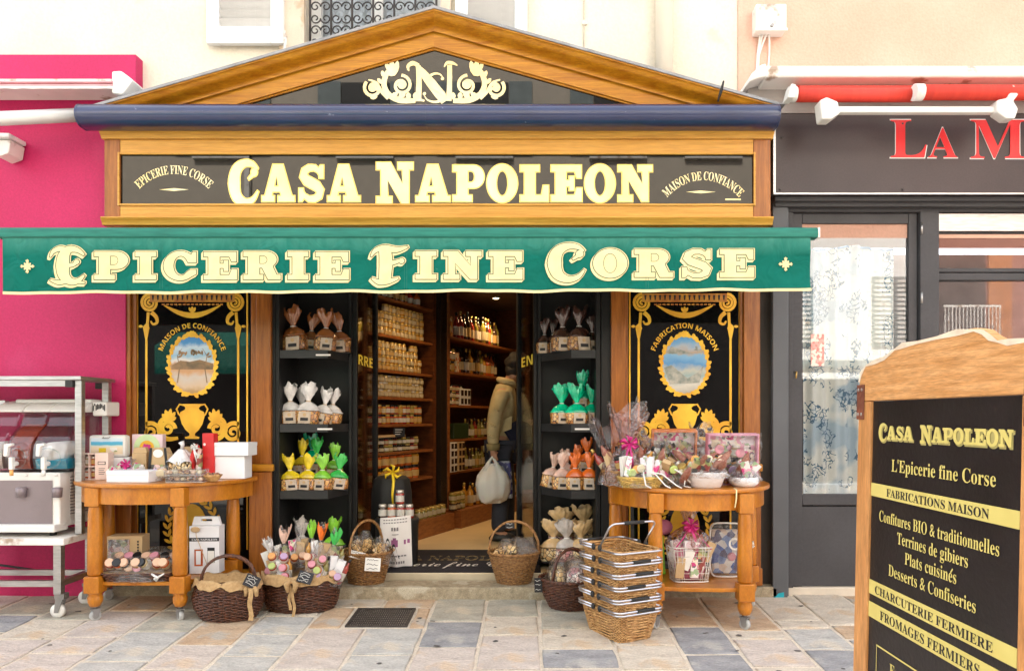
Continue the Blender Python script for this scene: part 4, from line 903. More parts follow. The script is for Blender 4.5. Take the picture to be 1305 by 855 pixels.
gt = n.nodes.new('ShaderNodeMath'); gt.operation = 'GREATER_THAN'; gt.inputs[1].default_value = .52; L(n2.outputs[0], gt.inputs[0])
an = n.nodes.new('ShaderNodeMath'); an.operation = 'MULTIPLY'; L(lt.outputs[0], an.inputs[0]); L(gt.outputs[0], an.inputs[1])
n3 = n.nodes.new('ShaderNodeTexNoise'); n3.inputs['Scale'].default_value = 4; mp = n.nodes.new('ShaderNodeMapping'); mp.inputs['Location'].default_value = (3, 1, 7); L(tc.outputs['Object'], mp.inputs[0]); L(mp.outputs[0], n3.inputs[0])
c3 = n.nodes.new('ShaderNodeValToRGB'); c3.color_ramp.elements[0].position = .42; c3.color_ramp.elements[1].position = .5; c3.color_ramp.elements[0].color = (.46, .54, .58, 1); c3.color_ramp.elements[1].color = (.84, .80, .70, 1); L(n3.outputs[0], c3.inputs[0])
m2 = n.nodes.new('ShaderNodeMix'); m2.data_type = 'RGBA'; L(an.outputs[0], m2.inputs[0]); L(c3.outputs[0], m2.inputs[6]); m2.inputs[7].default_value = (.07, .15, .22, 1); L(m2.outputs[2], b.inputs['Base Color'])
t4 = thing('coral_curtain', 'cream and blue coral pattern curtain hanging behind the grey door glass', 'curtain', (X(1090), .1, .5))
m = M(); m.grid(80, 20, lambda u, v: (X(1030+118*u), .035+.012*sin(u*26+v*2)+.012*sin(u*51), Z(640-327*v+(4*sin(u*9) if v > .97 else 0)))); m.build('curtain_cloth', CUR, t4, w=True)
m = M(); m.grid(60, 2, lambda u, v: (X(1030+118*u), .030+.012*sin(u*26)+.012*sin(u*51), Z(315-3*v+4*sin(u*9)*.6))); m.build('blue_hem', pm('blue_hem', (.18, .32, .5), .9), t4, w=True)
m = M(); m.box(X(1005), 4.2, .5, .55, .05, 2.4); m.build('shop_interior_wall', pm('dim_wall', (.30, .24, .22), .9), t, w=True)
m = M(); m.box(X(1036), X(1053), -.015, -.0125, Z(466), Z(425)); m.build('pink_notice', patches('pink_notice', [(.8, .4, .35), (.85, .75, .65), (.7, .25, .22)], 60), dt, w=True)
# right shop window
wt = thing('grey_window', 'wide grey framed shop window at the right edge behind the board', 'window', (X(1260), .0, Z(470)))
for py0, py1, y in ((294, 297, -.02), (341, 346, -.03), (347, 356, -.025)):
    m = M(); m.box(X(1197), 4.2, y, .05, Z(py1), Z(py0)); m.build('window_rail', GREYP if py0 != 294 else BLACK, wt, w=True, bevel=.003)
m = M(); m.box(X(1197), 4.2, -.04, .05, Z(294), Z(272)); m.build('head_panel', METAL, wt, w=True)
m = M(); m.box(X(1197), 4.2, 0, .004, Z(470), Z(297)); m.build('glass', SHOPG, wt, w=True)
# white ledge with plaster edge above the grey shop
t = thing('white_ledge', 'chipped white plaster ledge above the red awning', 'ledge', (2.8, -.15, Z(95)))
m = M(); m.sec([(0, Z(84, -.3)), (-.34, Z(84, -.34)), (-.355, Z(90, -.34)), (-.345, Z(99, -.34)), (-.30, Z(100, -.34)), (0, Z(110, -.3))], X(975, -.34), 4.2); m.build('slab', WHITED, t, w=True, bevel=.01)
m = M(); m.prism([(X(952, -.3), Z(108, -.3)), (X(956, -.3), Z(97, -.3)), (X(968, -.3), Z(86, -.3)), (X(975, -.3)-.002, Z(84, -.3)), (X(975, -.3)-.002, Z(101, -.3)), (X(962, -.3), Z(104, -.3))], -.34, 0); m.build('rounded_end', WHITED, t, w=True, bevel=.012)
m = M(); m.box(X(953, -.2), 4.2, -.20, 0, Z(144.5, -.2), Z(109, -.2)); m.build('soffit_wall', pm('grey_soffit', (.34, .31, .29), .9, var=.1, bump=.2), t, w=True)
# red awning
t = thing('red_awning', 'rolled red awning with white folding arms above the brown sign panel', 'awning', (2.8, -.4, Z(118)))
Ya = -.48
m = M(); m.sec([(-.22, Z(102, -.3)), (-.22, Z(110, -.3)), (-.36, Z(112, -.4)), (-.36, Z(106, -.4))], X(1022, -.4), 4.2); m.build('rear_roller', RED, t, w=True)
m = M(); m.tube([(X(1018, Ya), Ya+.03, Z(119, Ya)), (X(1166, Ya), Ya+.03, Z(119, Ya))], .041, 18); m.build('cloth_roll', RED, t, w=True)
m = M(); m.tube([(X(1170, Ya), Ya-.02, Z(120, Ya)), (4.2, Ya-.02, Z(121, Ya))], .045, 18); m.build('cloth_roll', RED, t, w=True)
m = M(); m.tube([(X(1162, Ya), Ya-.02, Z(120, Ya)), (X(1173, Ya), Ya-.02, Z(120, Ya))], .05, 18); m.build('roll_cap', PLAST, t, w=True)
m = M(); m.tube([(X(1006, Ya), Ya+.03, Z(118, Ya)), (X(1017, Ya), Ya+.03, Z(118, Ya))], .046, 14); m.prism([(X(1001, Ya), Z(128, Ya)), (X(1006, Ya), Z(110, Ya)), (X(1012, Ya), Z(112, Ya)), (X(1010, Ya), Z(128, Ya))], Ya-.04, Ya+.06); m.build('roll_bracket', PLAST, t, w=True, bevel=.005)
m = M(); m.box(X(1050, Ya), X(1283, Ya), Ya-.03, Ya+.02, Z(146, Ya), Z(138, Ya)); m.build('folding_arm', PLAST, t, w=True, bevel=.008)
m = M(); m.prism([(X(1041, Ya), Z(132, Ya)), (X(1050, Ya), Z(128, Ya)), (X(1064, Ya), Z(134, Ya)), (X(1067, Ya), Z(148, Ya)), (X(1056, Ya), Z(156, Ya)), (X(1044, Ya), Z(156, Ya))], Ya-.05, Ya+.05); m.build('arm_elbow', PLAST, t, w=True, bevel=.01)
m = M(); m.prism([(X(1263, Ya), Z(133, Ya)), (X(1277, Ya), Z(130, Ya)), (X(1278, Ya), Z(120, Ya)), (X(1282, Ya), Z(114, Ya)), (X(1291, Ya), Z(116, Ya)), (X(1290, Ya), Z(126, Ya)), (X(1284, Ya), Z(134, Ya)), (X(1290, Ya), Z(144, Ya)), (X(1286, Ya), Z(156, Ya)), (X(1275, Ya), Z(156, Ya)), (X(1263, Ya), Z(148, Ya))], Ya-.06, Ya+.02); m.build('arm_elbow', PLAST, t, w=True, bevel=.01)
t = thing('dark_gap_cable', 'black cable hanging in the dark gap beside the right end of the sign', 'cable', (X(985), -.1, 2.6))
m = M(); m.tube([(X(983), -.08, 2.95), (X(986, -.1), -.1, 2.75), (X(984), -.08, 2.5), (X(982), -.08, 2.3)], .008); m.build('cable', RUBBER, t, w=True)
t = thing('dark_gap_board', 'dark board filling the gap between wooden pilaster and grey corner post', 'board', (X(977), 0, 0))
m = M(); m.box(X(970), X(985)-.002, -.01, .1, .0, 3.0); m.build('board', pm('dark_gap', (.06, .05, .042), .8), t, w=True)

# ------------------------------------------------------------------ street side opposite (seen in the glass)
for nx0, nx1, nl in ((-14, -6.001, 'unseen plain wall added far left along the street to block the sun'), (6.001, 14, 'unseen plain wall added far right along the street to block the sun')):
    m = M(); m.box(nx0, nx1, 0, .3, -.1, ct); m.build('sun_block_wall', CREAM, label=nl, cat='house')  # unseen walls added at both ends to stop sun leaking into the street
t = thing('opposite_house', 'beige house across the street with dark windows and grey shutters', 'house', (0, -11, 0))
BE = pm('beige_render', (.52, .46, .38), .9, var=.05, bump=.2)
m = M(); m.box(-9, 4.9, -11.4, -11, -.3, 9.2); m.build('wall', BE, t, w=True)
SHG = pm('grey_green_shutter', (.20, .24, .24), .6)
for zz in (3.9, 6.7):
    for xx in (-6.4, -3.4, -.9, 1.9, 3.9):
        m = M(); m.box(xx-.5, xx+.5, -10.998, -10.96, zz, zz+1.5); wn_ = m.build('window', BLACK, t, w=True)
        m = M(); m.box(xx-.6, xx+.6, -10.999, -10.90, zz-.12, zz-.01); m.build('sill', WHITED, wn_)
        for sg in (-1, 1):
            m = M(); m.box(xx+sg*.76-.24, xx+sg*.76+.24, -10.998, -10.95, zz-.02, zz+1.52); m.build('shutter', SHG, wn_)
m = M(); m.box(-5.9, -5.8, -10.99, -10.88, -.2, 9.2); m.build('drainpipe', WHITED, t, w=True)
m = M(); m.box(-8.8, 4.7, -10.99, -10.95, -.2, 3.3); m.build('dark_shop_window', BLACK, t, w=True)
t = thing('opposite_awning', 'green shop awning across the street', 'awning', (-1.5, -10, 2))
m = M(); m.sec([(-10.94, 3.0), (-9.9, 2.62), (-9.9, 2.05), (-9.92, 2.05), (-9.93, 2.58), (-10.94, 2.96)], -7.5, -1.2); m.build('cloth', GREEN, t, w=True)
t = thing('opposite_white_house', 'white sunlit house across the street with grey blue shutters', 'house', (8, -11, 0))
m = M(); m.box(4.9, 8.7, -11.4, -11, -.3, 9.2); m.build('wall', pm('white_render', (.84, .83, .80), .9, var=.03), t, w=True)
for xx in (5.7, 7.9):
    for zz in (2.7, 5.6):
        for sg in (-1, 1):
            m = M(); m.box(xx+sg*.24-.22, xx+sg*.24+.22, -10.999, -10.95, zz, zz+1.5); sh_ = m.build('shutter', SHG, t, w=True); m = M()
            for i in range(14): m.box(xx+sg*.24-.17, xx+sg*.24+.17, -10.955, -10.93, zz+.08+i*.1, zz+.13+i*.1)
            m.build('slats', WHITED, sh_, w=True)
m = M(); m.box(5.4, 8.6, -10.99, -10.95, -.2, 2.0); m.build('dark_shop_window', BLACK, t, w=True)
m = M(); m.box(4.9, 8.7, -10.995, -10.9, 2.25, 2.4); m.build('string_course', MT['grey_green_shutter'], t, w=True)
t = thing('opposite_red_house', 'brick red house across the street with an iron balcony', 'house', (11, -11, 0))
m = M(); m.box(8.701, 15, -11.4, -11, -.3, 9.2); m.build('wall', pm('brick_red_render', (.30, .115, .085), .9, var=.06), t, w=True)
m = M(); m.box(8.9, 9.9, -10.999, -10.96, 2.6, 4.7); w2_ = m.build('window', BLACK, t, w=True)
m = M(); m.box(9.95, 10.45, -10.998, -10.93, 2.6, 4.7); m.build('shutter', pm('orange_shutter', (.42, .14, .03), .6), t, w=True)
m = M(); m.box(8.8, 10.0, -10.95, -10.6, 2.5, 2.58)
for i in range(16): m.box(8.82+i*.077, 8.835+i*.077, -10.62, -10.605, 2.58, 3.5)
m.box(8.8, 10.0, -10.625, -10.6, 3.5, 3.54); m.build('balcony', WHITED, t, w=True)
m = M(); m.box(10.9, 15, -10.99, -10.9, 2.7, 9); m.build('pale_wall_panel', BE, t, w=True)

# ------------------------------------------------------------------ vestibule cabinets
ri_ = random.Random(11)
SHZ = [PZ(447, 0), PZ(541, 0), PZ(626, 0), .20]        # shelf tops
def cabinet(label, fl, bk, side):
    """fl: front plan points from outer to inner end (x,y); back at y .40"""
    t = thing('display_cabinet', label, 'cabinet', (fl[0][0], .2, .08))
    top = 2.36; xo = fl[0][0]; xi = fl[-1][0]
    m = M(); m.box(min(xo, xi), max(xo, xi), .40, .42, .08, top); m.build('back_panel', BLACKC, t, w=True)
    w_ = .03 if side < 0 else -.03
    m = M(); m.box(min(xo, xo+w_), max(xo, xo+w_), -.012, .399, .08, top); m.build('side_panel', BLACKC, t, w=True, bevel=.003)
    m = M(); m.box(min(xi, xi-w_*.7), max(xi, xi-w_*.7), fl[-1][1], .399, .08, top); m.build('side_panel', BLACKC, t, w=True, bevel=.003)
    for z in SHZ+[top-.02]:
        pts = [(xo+w_*1.02, .0)]+fl[1:-1]+[(xi-w_*.72, fl[-1][1]+.006), (xi-w_*.72, .398), (xo+w_*1.02, .398)]
        if side > 0: pts = pts[::-1]
        m = M(); m.slab(pts, z-.022, z); m.build('shelf', BLACKC, t, w=True, bevel=.002)
        m = M(); fp = [(xo+w_*1.05, -.006)]+[(x, y-.007) for x, y in fl[1:-1]]+[(xi-w_*.75, fl[-1][1]-.004)]
        for a, b in zip(fp, fp[1:]):
            pts = [a, b, (b[0], b[1]+.006), (a[0], a[1]+.006)]
            if side > 0: pts = pts[::-1]
            m.slab(pts, z-.05, z+.004)
        m.build('shelf_lip', BLACK, t, w=True)
    return t
XL0, XL1, XL2 = PX(351, 0), PX(418, 0), PX(448, .3)
XR0, XR1, XR2 = PX(765, 0), PX(728, 0), PX(686, .3)
cabinet('tall black shelf cabinet left of the shop doorway', [(XL0, 0), (XL1, 0), (XL2, .3)], .4, -1)
cabinet('tall black shelf cabinet right of the shop doorway', [(XR0, 0), (XR1, 0), (XR2, .3)], .4, 1)
for cx, cz in ((395, 448), (413, 542), (735, 457), (744, 540)):
    pass
# glass doors folded inwards
def gdoor(label, xa, ya, xb, yb, key, pxt, flip):
    t = thing('glass_door', label, 'door', (xa, ya, .12)); ang = math.atan2(yb-ya, xb-xa); l = math.hypot(xb-xa, yb-ya)
    t.rotation_euler = (0, 0, ang); z1 = 2.24
    m = M(); m.box(l-.05, l, -.02, .02, 0, z1); m.build('stile', BLACKC, t, bevel=.003)
    m = M(); m.box(0, .035, -.02, .02, 0, z1); m.build('stile', BLACKC, t, bevel=.003)
    m = M(); m.box(.036, l-.051, -.018, .018, 0, .12); m.build('bottom_rail', BLACKC, t)
    m = M(); m.box(.036, l-.051, -.018, .018, z1-.08, z1); m.build('top_rail', BLACKC, t)
    m = M(); m.box(.036, l-.051, -.004, .004, .121, z1-.081); g = m.build('glass', SHOPG, t)
    m = M(); s = 1 if not flip else -1
    yy = -.006 if not flip else .0065
    F_ = FT[key]; h = .075; x0 = .1; x1 = l-.14
    if flip: line(m, F_, x1, x0, 1.46, h, yy)
    else: line(m, F_, x0, x1, 1.46, h, yy)
    m.build('gilt_lettering', pm('yellow_lettering', (.85, .70, .08), .5, bump=0), g)
gdoor('narrow glass door folded in against the left black cabinet', XL2+.012, .33, PX(479, 1.02), 1.02, 'rre', 0, False)
gdoor('narrow glass door folded in against the right black cabinet', XR2-.012, .33, PX(661, .95), .95, 'en', 0, True)

# ------------------------------------------------------------------ shop room
t = thing('shop_room', 'dim shop room behind the open doorway with tan floor', 'room', (-.5, 3, .12))
FLO = pm('tan_floor', (.72, .55, .31), .5, var=.08, vs=3, bump=.05)
m = M(); m.box(-2.6, 2.0, .07, 5.6, .06, .119); m.build('floor', FLO, t, w=True)
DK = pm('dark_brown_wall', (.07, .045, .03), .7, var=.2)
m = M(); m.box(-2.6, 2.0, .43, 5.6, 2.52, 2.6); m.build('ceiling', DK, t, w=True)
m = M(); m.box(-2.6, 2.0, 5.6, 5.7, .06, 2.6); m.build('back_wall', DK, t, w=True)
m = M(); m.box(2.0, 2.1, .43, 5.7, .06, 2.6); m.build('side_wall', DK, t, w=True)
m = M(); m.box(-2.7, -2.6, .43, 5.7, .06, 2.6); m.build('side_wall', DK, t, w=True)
m = M(); m.box(XL0-1.1, XL0-.005, .2, .43, .08, 2.5); m.build('partition', BLACK, t, w=True)
m = M(); m.box(XR0+.01, XR0+1.3, .2, .43, .08, 2.5); m.build('partition', BLACK, t, w=True)
DX, DY = .4, 1.0; Ld = math.hypot(DX, DY); ANG = math.atan2(DY, DX)
def shelf_block(label, ya, yb, dep, name='wall_shelving'):
    """shelving along the slanting left wall between depths ya and yb; local x runs along the wall, local y out into the wall"""
    xa = -1.01+DX*(ya-1.87); t = thing(name, label, 'shelving', (xa, ya, .12)); t.rotation_euler = (0, 0, ANG); return t, (yb-ya)/DY*Ld
t1, l1 = shelf_block('left wooden wall shelving packed with rows of small jars', 1.12, 2.10, .3)
zs1 = [PZ(v, 1.2) for v in (375, 424, 470, 505, 541, 578, 617)]
m = M(); m.box(-.05, l1, .34, .36, .0, 2.4); m.build('back_board', WOODI, t1)
m = M(); m.box(l1, l1+.05, -.02, .34, .0, 2.4); m.build('upright', WOODI, t1)
m = M(); m.box(-.10, -.05, -.02, .34, .0, 2.4); m.build('upright', WOODI, t1)
WOODS = pm('warm_shelf_wood', (.34, .12, .03), .4, c2=(.20, .06, .015), vs=6, st=(2, 2, 8), bump=.05)
for z in zs1: m = M(); m.box(-.05, l1, -.01, .34, z-.12-.022, z-.12); m.build('shelf', WOODS, t1)
m = M(); m.box(-.1, l1+.05, -.22, .34, .0, .16); m.build('plinth', WOODS, t1)
t2, l2 = shelf_block('right wooden wall shelving holding dark bottles and boxes', 2.2, 4.2, .3)
zs2 = [PZ(428, 2.43), PZ(473, 2.43), PZ(516, 2.43), PZ(560, 2.43), PZ(602, 2.43)]
m = M(); m.box(0, l2, .34, .36, 0, 2.4); m.build('back_board', WOODI, t2)
m = M(); m.box(l2, l2+.05, -.02, .34, 0, 2.4); m.build('upright', WOODI, t2)
m = M(); m.box(.13, .17, -.05, .33, 0, 2.4); m.build('upright', WOODS, t2)
m = M(); m.box(.001, .13, -.04, .33, 0, 2.4); m.build('dark_door', pm('dark_glossy', (.03, .02, .015), .2), t2)
for z in zs2: m = M(); m.box(.171, l2, -.01, .34, z-.12-.022, z-.12); m.build('shelf', WOODS, t2)
m = M(); m.box(0, l2, -.26, .34, .0, .17); m.build('plinth', WOODS, t2)

# jars, bottles and boxes on the shelves
JG = [pm('jar_'+k, c, .12, var=.25, vs=30, coat=.8, bump=0) for k, c in (('honey', (.50, .24, .03)), ('olive', (.22, .19, .04)), ('pale', (.40, .30, .15)), ('jam', (.30, .03, .02)), ('pepper', (.48, .10, .02)), ('dark', (.05, .025, .015)))]
LIDM = [pm('lid_'+k, c, .3, m=.6, bump=0) for k, c in (('gold', (.60, .42, .12)), ('black', (.03, .03, .03)), ('white', (.65, .62, .55)))]
LIDM += [pm('lid_'+k, c, .45, bump=0) for k, c in (('pink', (.62, .26, .32)), ('orange', (.66, .32, .10)), ('lilac', (.48, .32, .50)), ('lime', (.42, .50, .16)), ('peach', (.66, .42, .28)))]
LABM = [pm('jar_label_'+k, c, .6, bump=0) for k, c in (('cream', (.50, .42, .26)), ('white', (.60, .57, .50)), ('ochre', (.50, .32, .10)))]
def jar_mesh(r, h, g, l, lab, n=10):
    m = M(); m.mi = 0; m.lathe([(r*.9, 0), (r, h*.06), (r, h*.72), (r*.82, h*.8)], n=n)
    m.mi = 1; m.lathe([(r*.86, h*.79), (r*.88, h*.8), (r*.88, h*.98), (r*.8, h)], n=n)
    m.mi = 2; m.lathe([(r*1.015, h*.18), (r*1.015, h*.62)], n=n, cap=False)
    bmesh.ops.recalc_face_normals(m.bm, faces=m.bm.faces); return m.mesh('jar', [JG[g], LIDM[l], LABM[lab]])
def bottle_mesh(r, h, g, lab, cap=1, n=10):
    m = M(); m.mi = 0; m.lathe([(r*.9, 0), (r, h*.04), (r, h*.58), (r*.7, h*.67), (r*.33, h*.75), (r*.3, h*.9)], n=n)
    m.mi = 1; m.lathe([(r*.36, h*.86), (r*.38, h*.99), (r*.2, h)], n=n)
    m.mi = 2; m.lathe([(r*1.015, h*.14), (r*1.015, h*.46)], n=n, cap=False)
    bmesh.ops.recalc_face_normals(m.bm, faces=m.bm.faces); return m.mesh('bottle', [JG[g], LIDM[cap], LABM[lab]])
JM = {}
def J(r, h, g, l, lab):
    k = (r, h, g, l, lab)
    if k not in JM: JM[k] = jar_mesh(*k)
    return JM[k]
def Bt(r, h, g, lab, cap=1):
    k = ('b', r, h, g, lab, cap)
    if k not in JM: JM[k] = bottle_mesh(r, h, g, lab, cap)
    return JM[k]
def on(t, lx, ly, lz):
    a = t.rotation_euler[2]; return (t.location.x+lx*cos(a)-ly*sin(a), t.location.y+lx*sin(a)+ly*cos(a), t.location.z+lz)
pitch = .068
ORD = ['first', 'second', 'third', 'fourth', 'fifth', 'sixth', 'seventh', 'eighth', 'ninth', 'tenth', 'eleventh', 'twelfth', 'thirteenth', 'fourteenth', 'fifteenth', 'sixteenth']
ROW = ['bottom row', 'second row up', 'third row up', 'top row']
def rowjars(t, zsh, rows, x0, n, h, r, lab_, group, choice, skip=(), p=pitch, dy=.04):
    for k in range(rows):
        for i in range(n):
            if (k, i) in skip: continue
            g, l, lb = choice(k, i)
            inst(J(r, h, g, l, lb), 'jar', None, on(t, x0+i*p, dy+ri_.uniform(-.004, .004), zsh-.12+k*h*1.0+.001), (0, 0, ri_.uniform(0, 6)), label=(lab_+', '+ORD[i]+' from the left, '+ROW[k]) if n > 1 else lab_, category='jar', group=group)
def inst(me, name, parent=None, loc=(0, 0, 0), rot=(0, 0, 0), scale=(1, 1, 1), label=None, category=None, group=None, kind=None, cat=None):
    o = bpy.data.objects.new(name, me); COL.objects.link(o); o.parent = parent; o.location = loc; o.rotation_euler = rot; o.scale = scale
    tag(o, label, category or cat, group, kind); return o
pale = lambda k, i: (ri_.choice((0, 2, 2)), 0, ri_.choice((0, 0, 2)))
mixd = lambda k, i: (ri_.choice((0, 1, 3, 4)), ri_.choice((0, 1)), ri_.choice((0, 1, 2)))
dark = lambda k, i: (ri_.choice((5, 3, 1)), ri_.choice((1, 1, 0)), ri_.choice((0, 1)))
rowjars(t1, zs1[1], 4, .02, 14, .067, .031, 'gold lidded jar on the uppermost packed shelf', 'pale jars stacked on the uppermost packed shelf', pale, [(3, 0), (3, 1), (3, 2), (3, 3)])
rowjars(t1, zs1[2], 4, .05, 13, .062, .031, 'gold lidded jar on the second packed shelf', 'pale jars stacked on the second packed shelf', pale, [(3, 9), (3, 12), (2, 12), (3, 0), (3, 1)])
rowjars(t1, zs1[3], 3, .02, 14, .063, .031, 'pale jar on the third shelf', 'pale jars stacked three high on the third shelf', lambda k, i: (2, ri_.choice((0, 2)), 0))
rowjars(t1, zs1[4], 2, .0, 14, .085, .028, 'small labelled jar on the fourth shelf', 'jars stacked two high on the fourth shelf', mixd, p=.067)
rowjars(t1, zs1[5], 2, .02, 12, .062, .028, 'small dark jar on the fifth shelf', 'dark jars on the fifth shelf', dark, p=.072)
rowjars(t1, zs1[6], 2, .03, 7, .125, .052, 'large orange jar on the lowest wall shelf', 'large preserve jars on the lowest wall shelf', lambda k, i: (ri_.choice((4, 0, 4)), 1, 2), p=.125)
def rowb(t, zz, xs_, r, h, lab_, group, gs=(5, 1, 5, 3), dy=.06):
    for ix, x in enumerate(xs_):
        inst(Bt(r, round(h*ri_.choice((1, .93, 1.05)), 3), ri_.choice(gs), ri_.choice((0, 1, 2)), ri_.choice((0, 1))), 'bottle', None, on(t, x, dy+ri_.uniform(-.01, .02), zz-.12+.001), (0, 0, ri_.uniform(0, 6)), label=lab_+', '+ORD[ix]+' from the left', category='bottle', group=group)
rowb(t2, zs2[0], [.55+i*.085 for i in range(13)], .035, .30, 'dark tall bottle on the top bottle shelf', 'bottles on the top bottle shelf')
rowb(t2, zs2[1], [.48+i*.085 for i in range(13)], .034, .27, 'bottle on the second bottle shelf', 'bottles on the second bottle shelf', (1, 0, 5, 4, 5))
rowb(t2, zs2[3], [.72+i*.08 for i in range(10)], .03, .20, 'dark small bottle on the fourth bottle shelf', 'bottles on the fourth bottle shelf')
rowb(t2, zs2[4]+.0, [.75+i*.08 for i in range(10)], .03, .22, 'dark tagged bottle on the fifth shelf', 'bottles on the fifth bottle shelf', (5, 5, 1))
rowb(t1, zs1[0], [.05+i*.09 for i in range(10)], .034, .16, 'small bottle on the highest shelf at the left', 'bottles on the highest left shelf', (5, 3, 4))
rowjars(t2, zs2[2], 3, .24, 5, .07, .036, 'dark jar beside the white carton', 'dark jars beside the white carton', dark, p=.078)
rowjars(t2, zs2[1], 2, .22, 3, .11, .036, 'brown jar on the second bottle shelf', 'brown jars on the second bottle shelf', mixd, p=.078)
rowjars(t2, zs2[4], 1, .3, 1, .1, .04, 'single jar beside the carton on the low shelf', 'single low jar', dark)
rowb(t2, .17+.12+.0, [.30+i*.085 for i in range(16)], .036, .24, 'black topped bottle on the long plinth', 'bottles along the low plinth', (5, 1, 0), dy=-.16)
rowjars(t1, .16+.12, 1, .55, 6, .09, .04, 'yellow lidded jar on the plinth', 'jars on the plinth near the tub', lambda k, i: (1, 0, 0), p=.085, dy=-.15)
rowjars(t2, .17+.12, 2, .0, 3, .085, .04, 'gold lidded plinth jar beside bottles', 'jars stacked on the plinth', lambda k, i: (ri_.choice((1, 5)), 0, 0), p=.085, dy=-.17)
def carton(lx, zz, w_, d, h, mt, label, t=t2, dy=.0, name='carton', windows=0):
    p = on(t, lx, dy, zz-.12+.001); th = thing(name, label, 'box', p, ANG)
    m = M(); m.box(-w_/2, w_/2, 0, d, 0, h); m.build('box_body', mt, th, bevel=.004)
    if windows:
        nx, nz = windows
        for i in range(nx):
            for k in range(nz):
                m = M(); m.box(-w_/2+w_*(i+.15)/nx, -w_/2+w_*(i+.85)/nx, -.003, -.0005, h*(k+.15)/nz, h*(k+.85)/nz); m.build('window_pane', JG[5], th)
    return th
carton(.26, zs2[0], .12, .1, .20, patches('orange_packet', [(.7, .35, .05), (.8, .6, .2), (.5, .15, .03), (.75, .7, .5)], 30), 'orange printed packet standing alone on the top bottle shelf')
carton(.62, zs2[2], .24, .12, .085, WCARD, 'white carton with windows lying under another on the shelf', windows=(3, 1))
p_ = carton(.62, zs2[2]+.087, .24, .12, .085, WCARD, 'white carton with windows stacked on top of another on the shelf', windows=(3, 1))
carton(.30, zs2[4], .14, .10, .30, WCARD, 'white upright carton with three rows of windows on the low shelf', windows=(2, 4), dy=-.03)
carton(.47, zs2[4], .14, .10, .30, KRAFT, 'beige upright carton with windows beside the white one on the low shelf', windows=(2, 4), dy=-.03)
carton(.44, zs2[1], .06, .06, .20, patches('pink_packet', [(.7, .4, .2), (.8, .7, .5), (.6, .2, .1)], 50), 'tall narrow orange packet between jars and bottles')
carton(.52, zs2[3], .34, .12, .16, pm('dark_green_box', (.03, .05, .02), .3), 'dark green display box on the fourth bottle shelf')
carton(.3, zs1[5]+.13, .55, .05, .02, KRAFT, 'pale tray strip lying along the fifth jar shelf', t=t1, dy=-.0)
th = thing('price_tag', 'small black chalk tag hanging from the fourth jar shelf', 'price tag', on(t1, .42, -.03, zs1[4]-.12-.02))
m = M(); m.box(-.05, .05, -.004, 0, -.09, -.01); m.build('slate', INK, th); m = M(); 
for i in range(3): m.box(-.035, .03-.01*i, -.006, -.0045, -.03-.02*i, -.024-.02*i)
m.build('chalk_marks', PAPER, th)
th = thing('straw_hat_basket', 'round straw basket on top of the left wall shelving', 'basket', on(t1, .35, .1, zs1[0]+.03))
m = M(); m.lathe([(.01, 0), (.09, .01), (.13, .05), (.12, .09), (.09, .07), (.02, .04)], n=20); m.build('woven_bowl', WICKL, th)
# ceiling spots
LAMP = emit('lit_bulb', (1, .75, .42), 9)
for i, (lx, ly, px) in enumerate(((-.15, 2.6, 0), (.05, 3.6, 0), (-.62, 4.6, 0), (-1.0, 1.3, 0))):
    pass
def spot(x, y, label):
    t = thing('ceiling_spot', label, 'ceiling lamp', (x, y, 2.515))
    m = M(); m.lathe([(.05, 0), (.055, -.008), (.04, -.014), (.036, -.004)], n=16); m.build('ring', METAL, t)
    m = M(); m.lathe([(.033, -.006), (.028, -.014), (.01, -.016)], n=12); m.build('bulb', LAMP, t)
    ld = bpy.data.lights.new('ceiling_spot_light', 'SPOT'); ld.energy = 7.5; ld.color = (1, .62, .28); ld.spot_size = rad(140); ld.spot_blend = .6; ld.shadow_soft_size = .05
    lo = bpy.data.objects.new('ceiling_spot_light', ld); COL.objects.link(lo); lo.parent = t; lo.location = (0, 0, -.03)
spot(PX(632, 3.2), 3.2, 'lit round ceiling spot above the bottle shelves')
spot(PX(563, 4.3)+.05, 4.3, 'small lit ceiling spot deeper in the shop')
spot(-.55, 1.25, 'lit ceiling spot just inside the shop above the jars')
spot(.7, 2.4, 'lit ceiling spot over the till side of the shop')

# ------------------------------------------------------------------ doormat
t = thing('doormat', 'black doormat lettered CASA NAPOLEON in gold inside the doorway', 'doormat', (PX(575, .5), .5, .12))
m = M(); m.box(-.62, .66, -.42, .42, .0, .012); m.build('mat', pm('black_mat', (.018, .016, .022), .95, var=.3, bump=.4, bs=200), t, bevel=.004)
GM = pm('mat_gold', (.46, .34, .12), .8, bump=0)
m = M(); F_ = FT['mat2']; put(m, F_, lambda a, b: (-.56+a/F_[2]*1.14, -.02+b/F_[3]*.17, .0135)); lt_ = m.build('lettering', GM, t)
m = M(); F_ = FT['mat2']; put(m, F_, lambda a, b: (-.555+a/F_[2]*1.13, .0+b/F_[3]*.13, .0142)); m.build('lettering_inside', INK, t)
m = M(); F_ = FT['mat']; put(m, F_, lambda a, b: (-.46+a/F_[2]*1.0, -.24+b/F_[3]*.16, .0135)); m.build('script_lettering', PAPER, t)

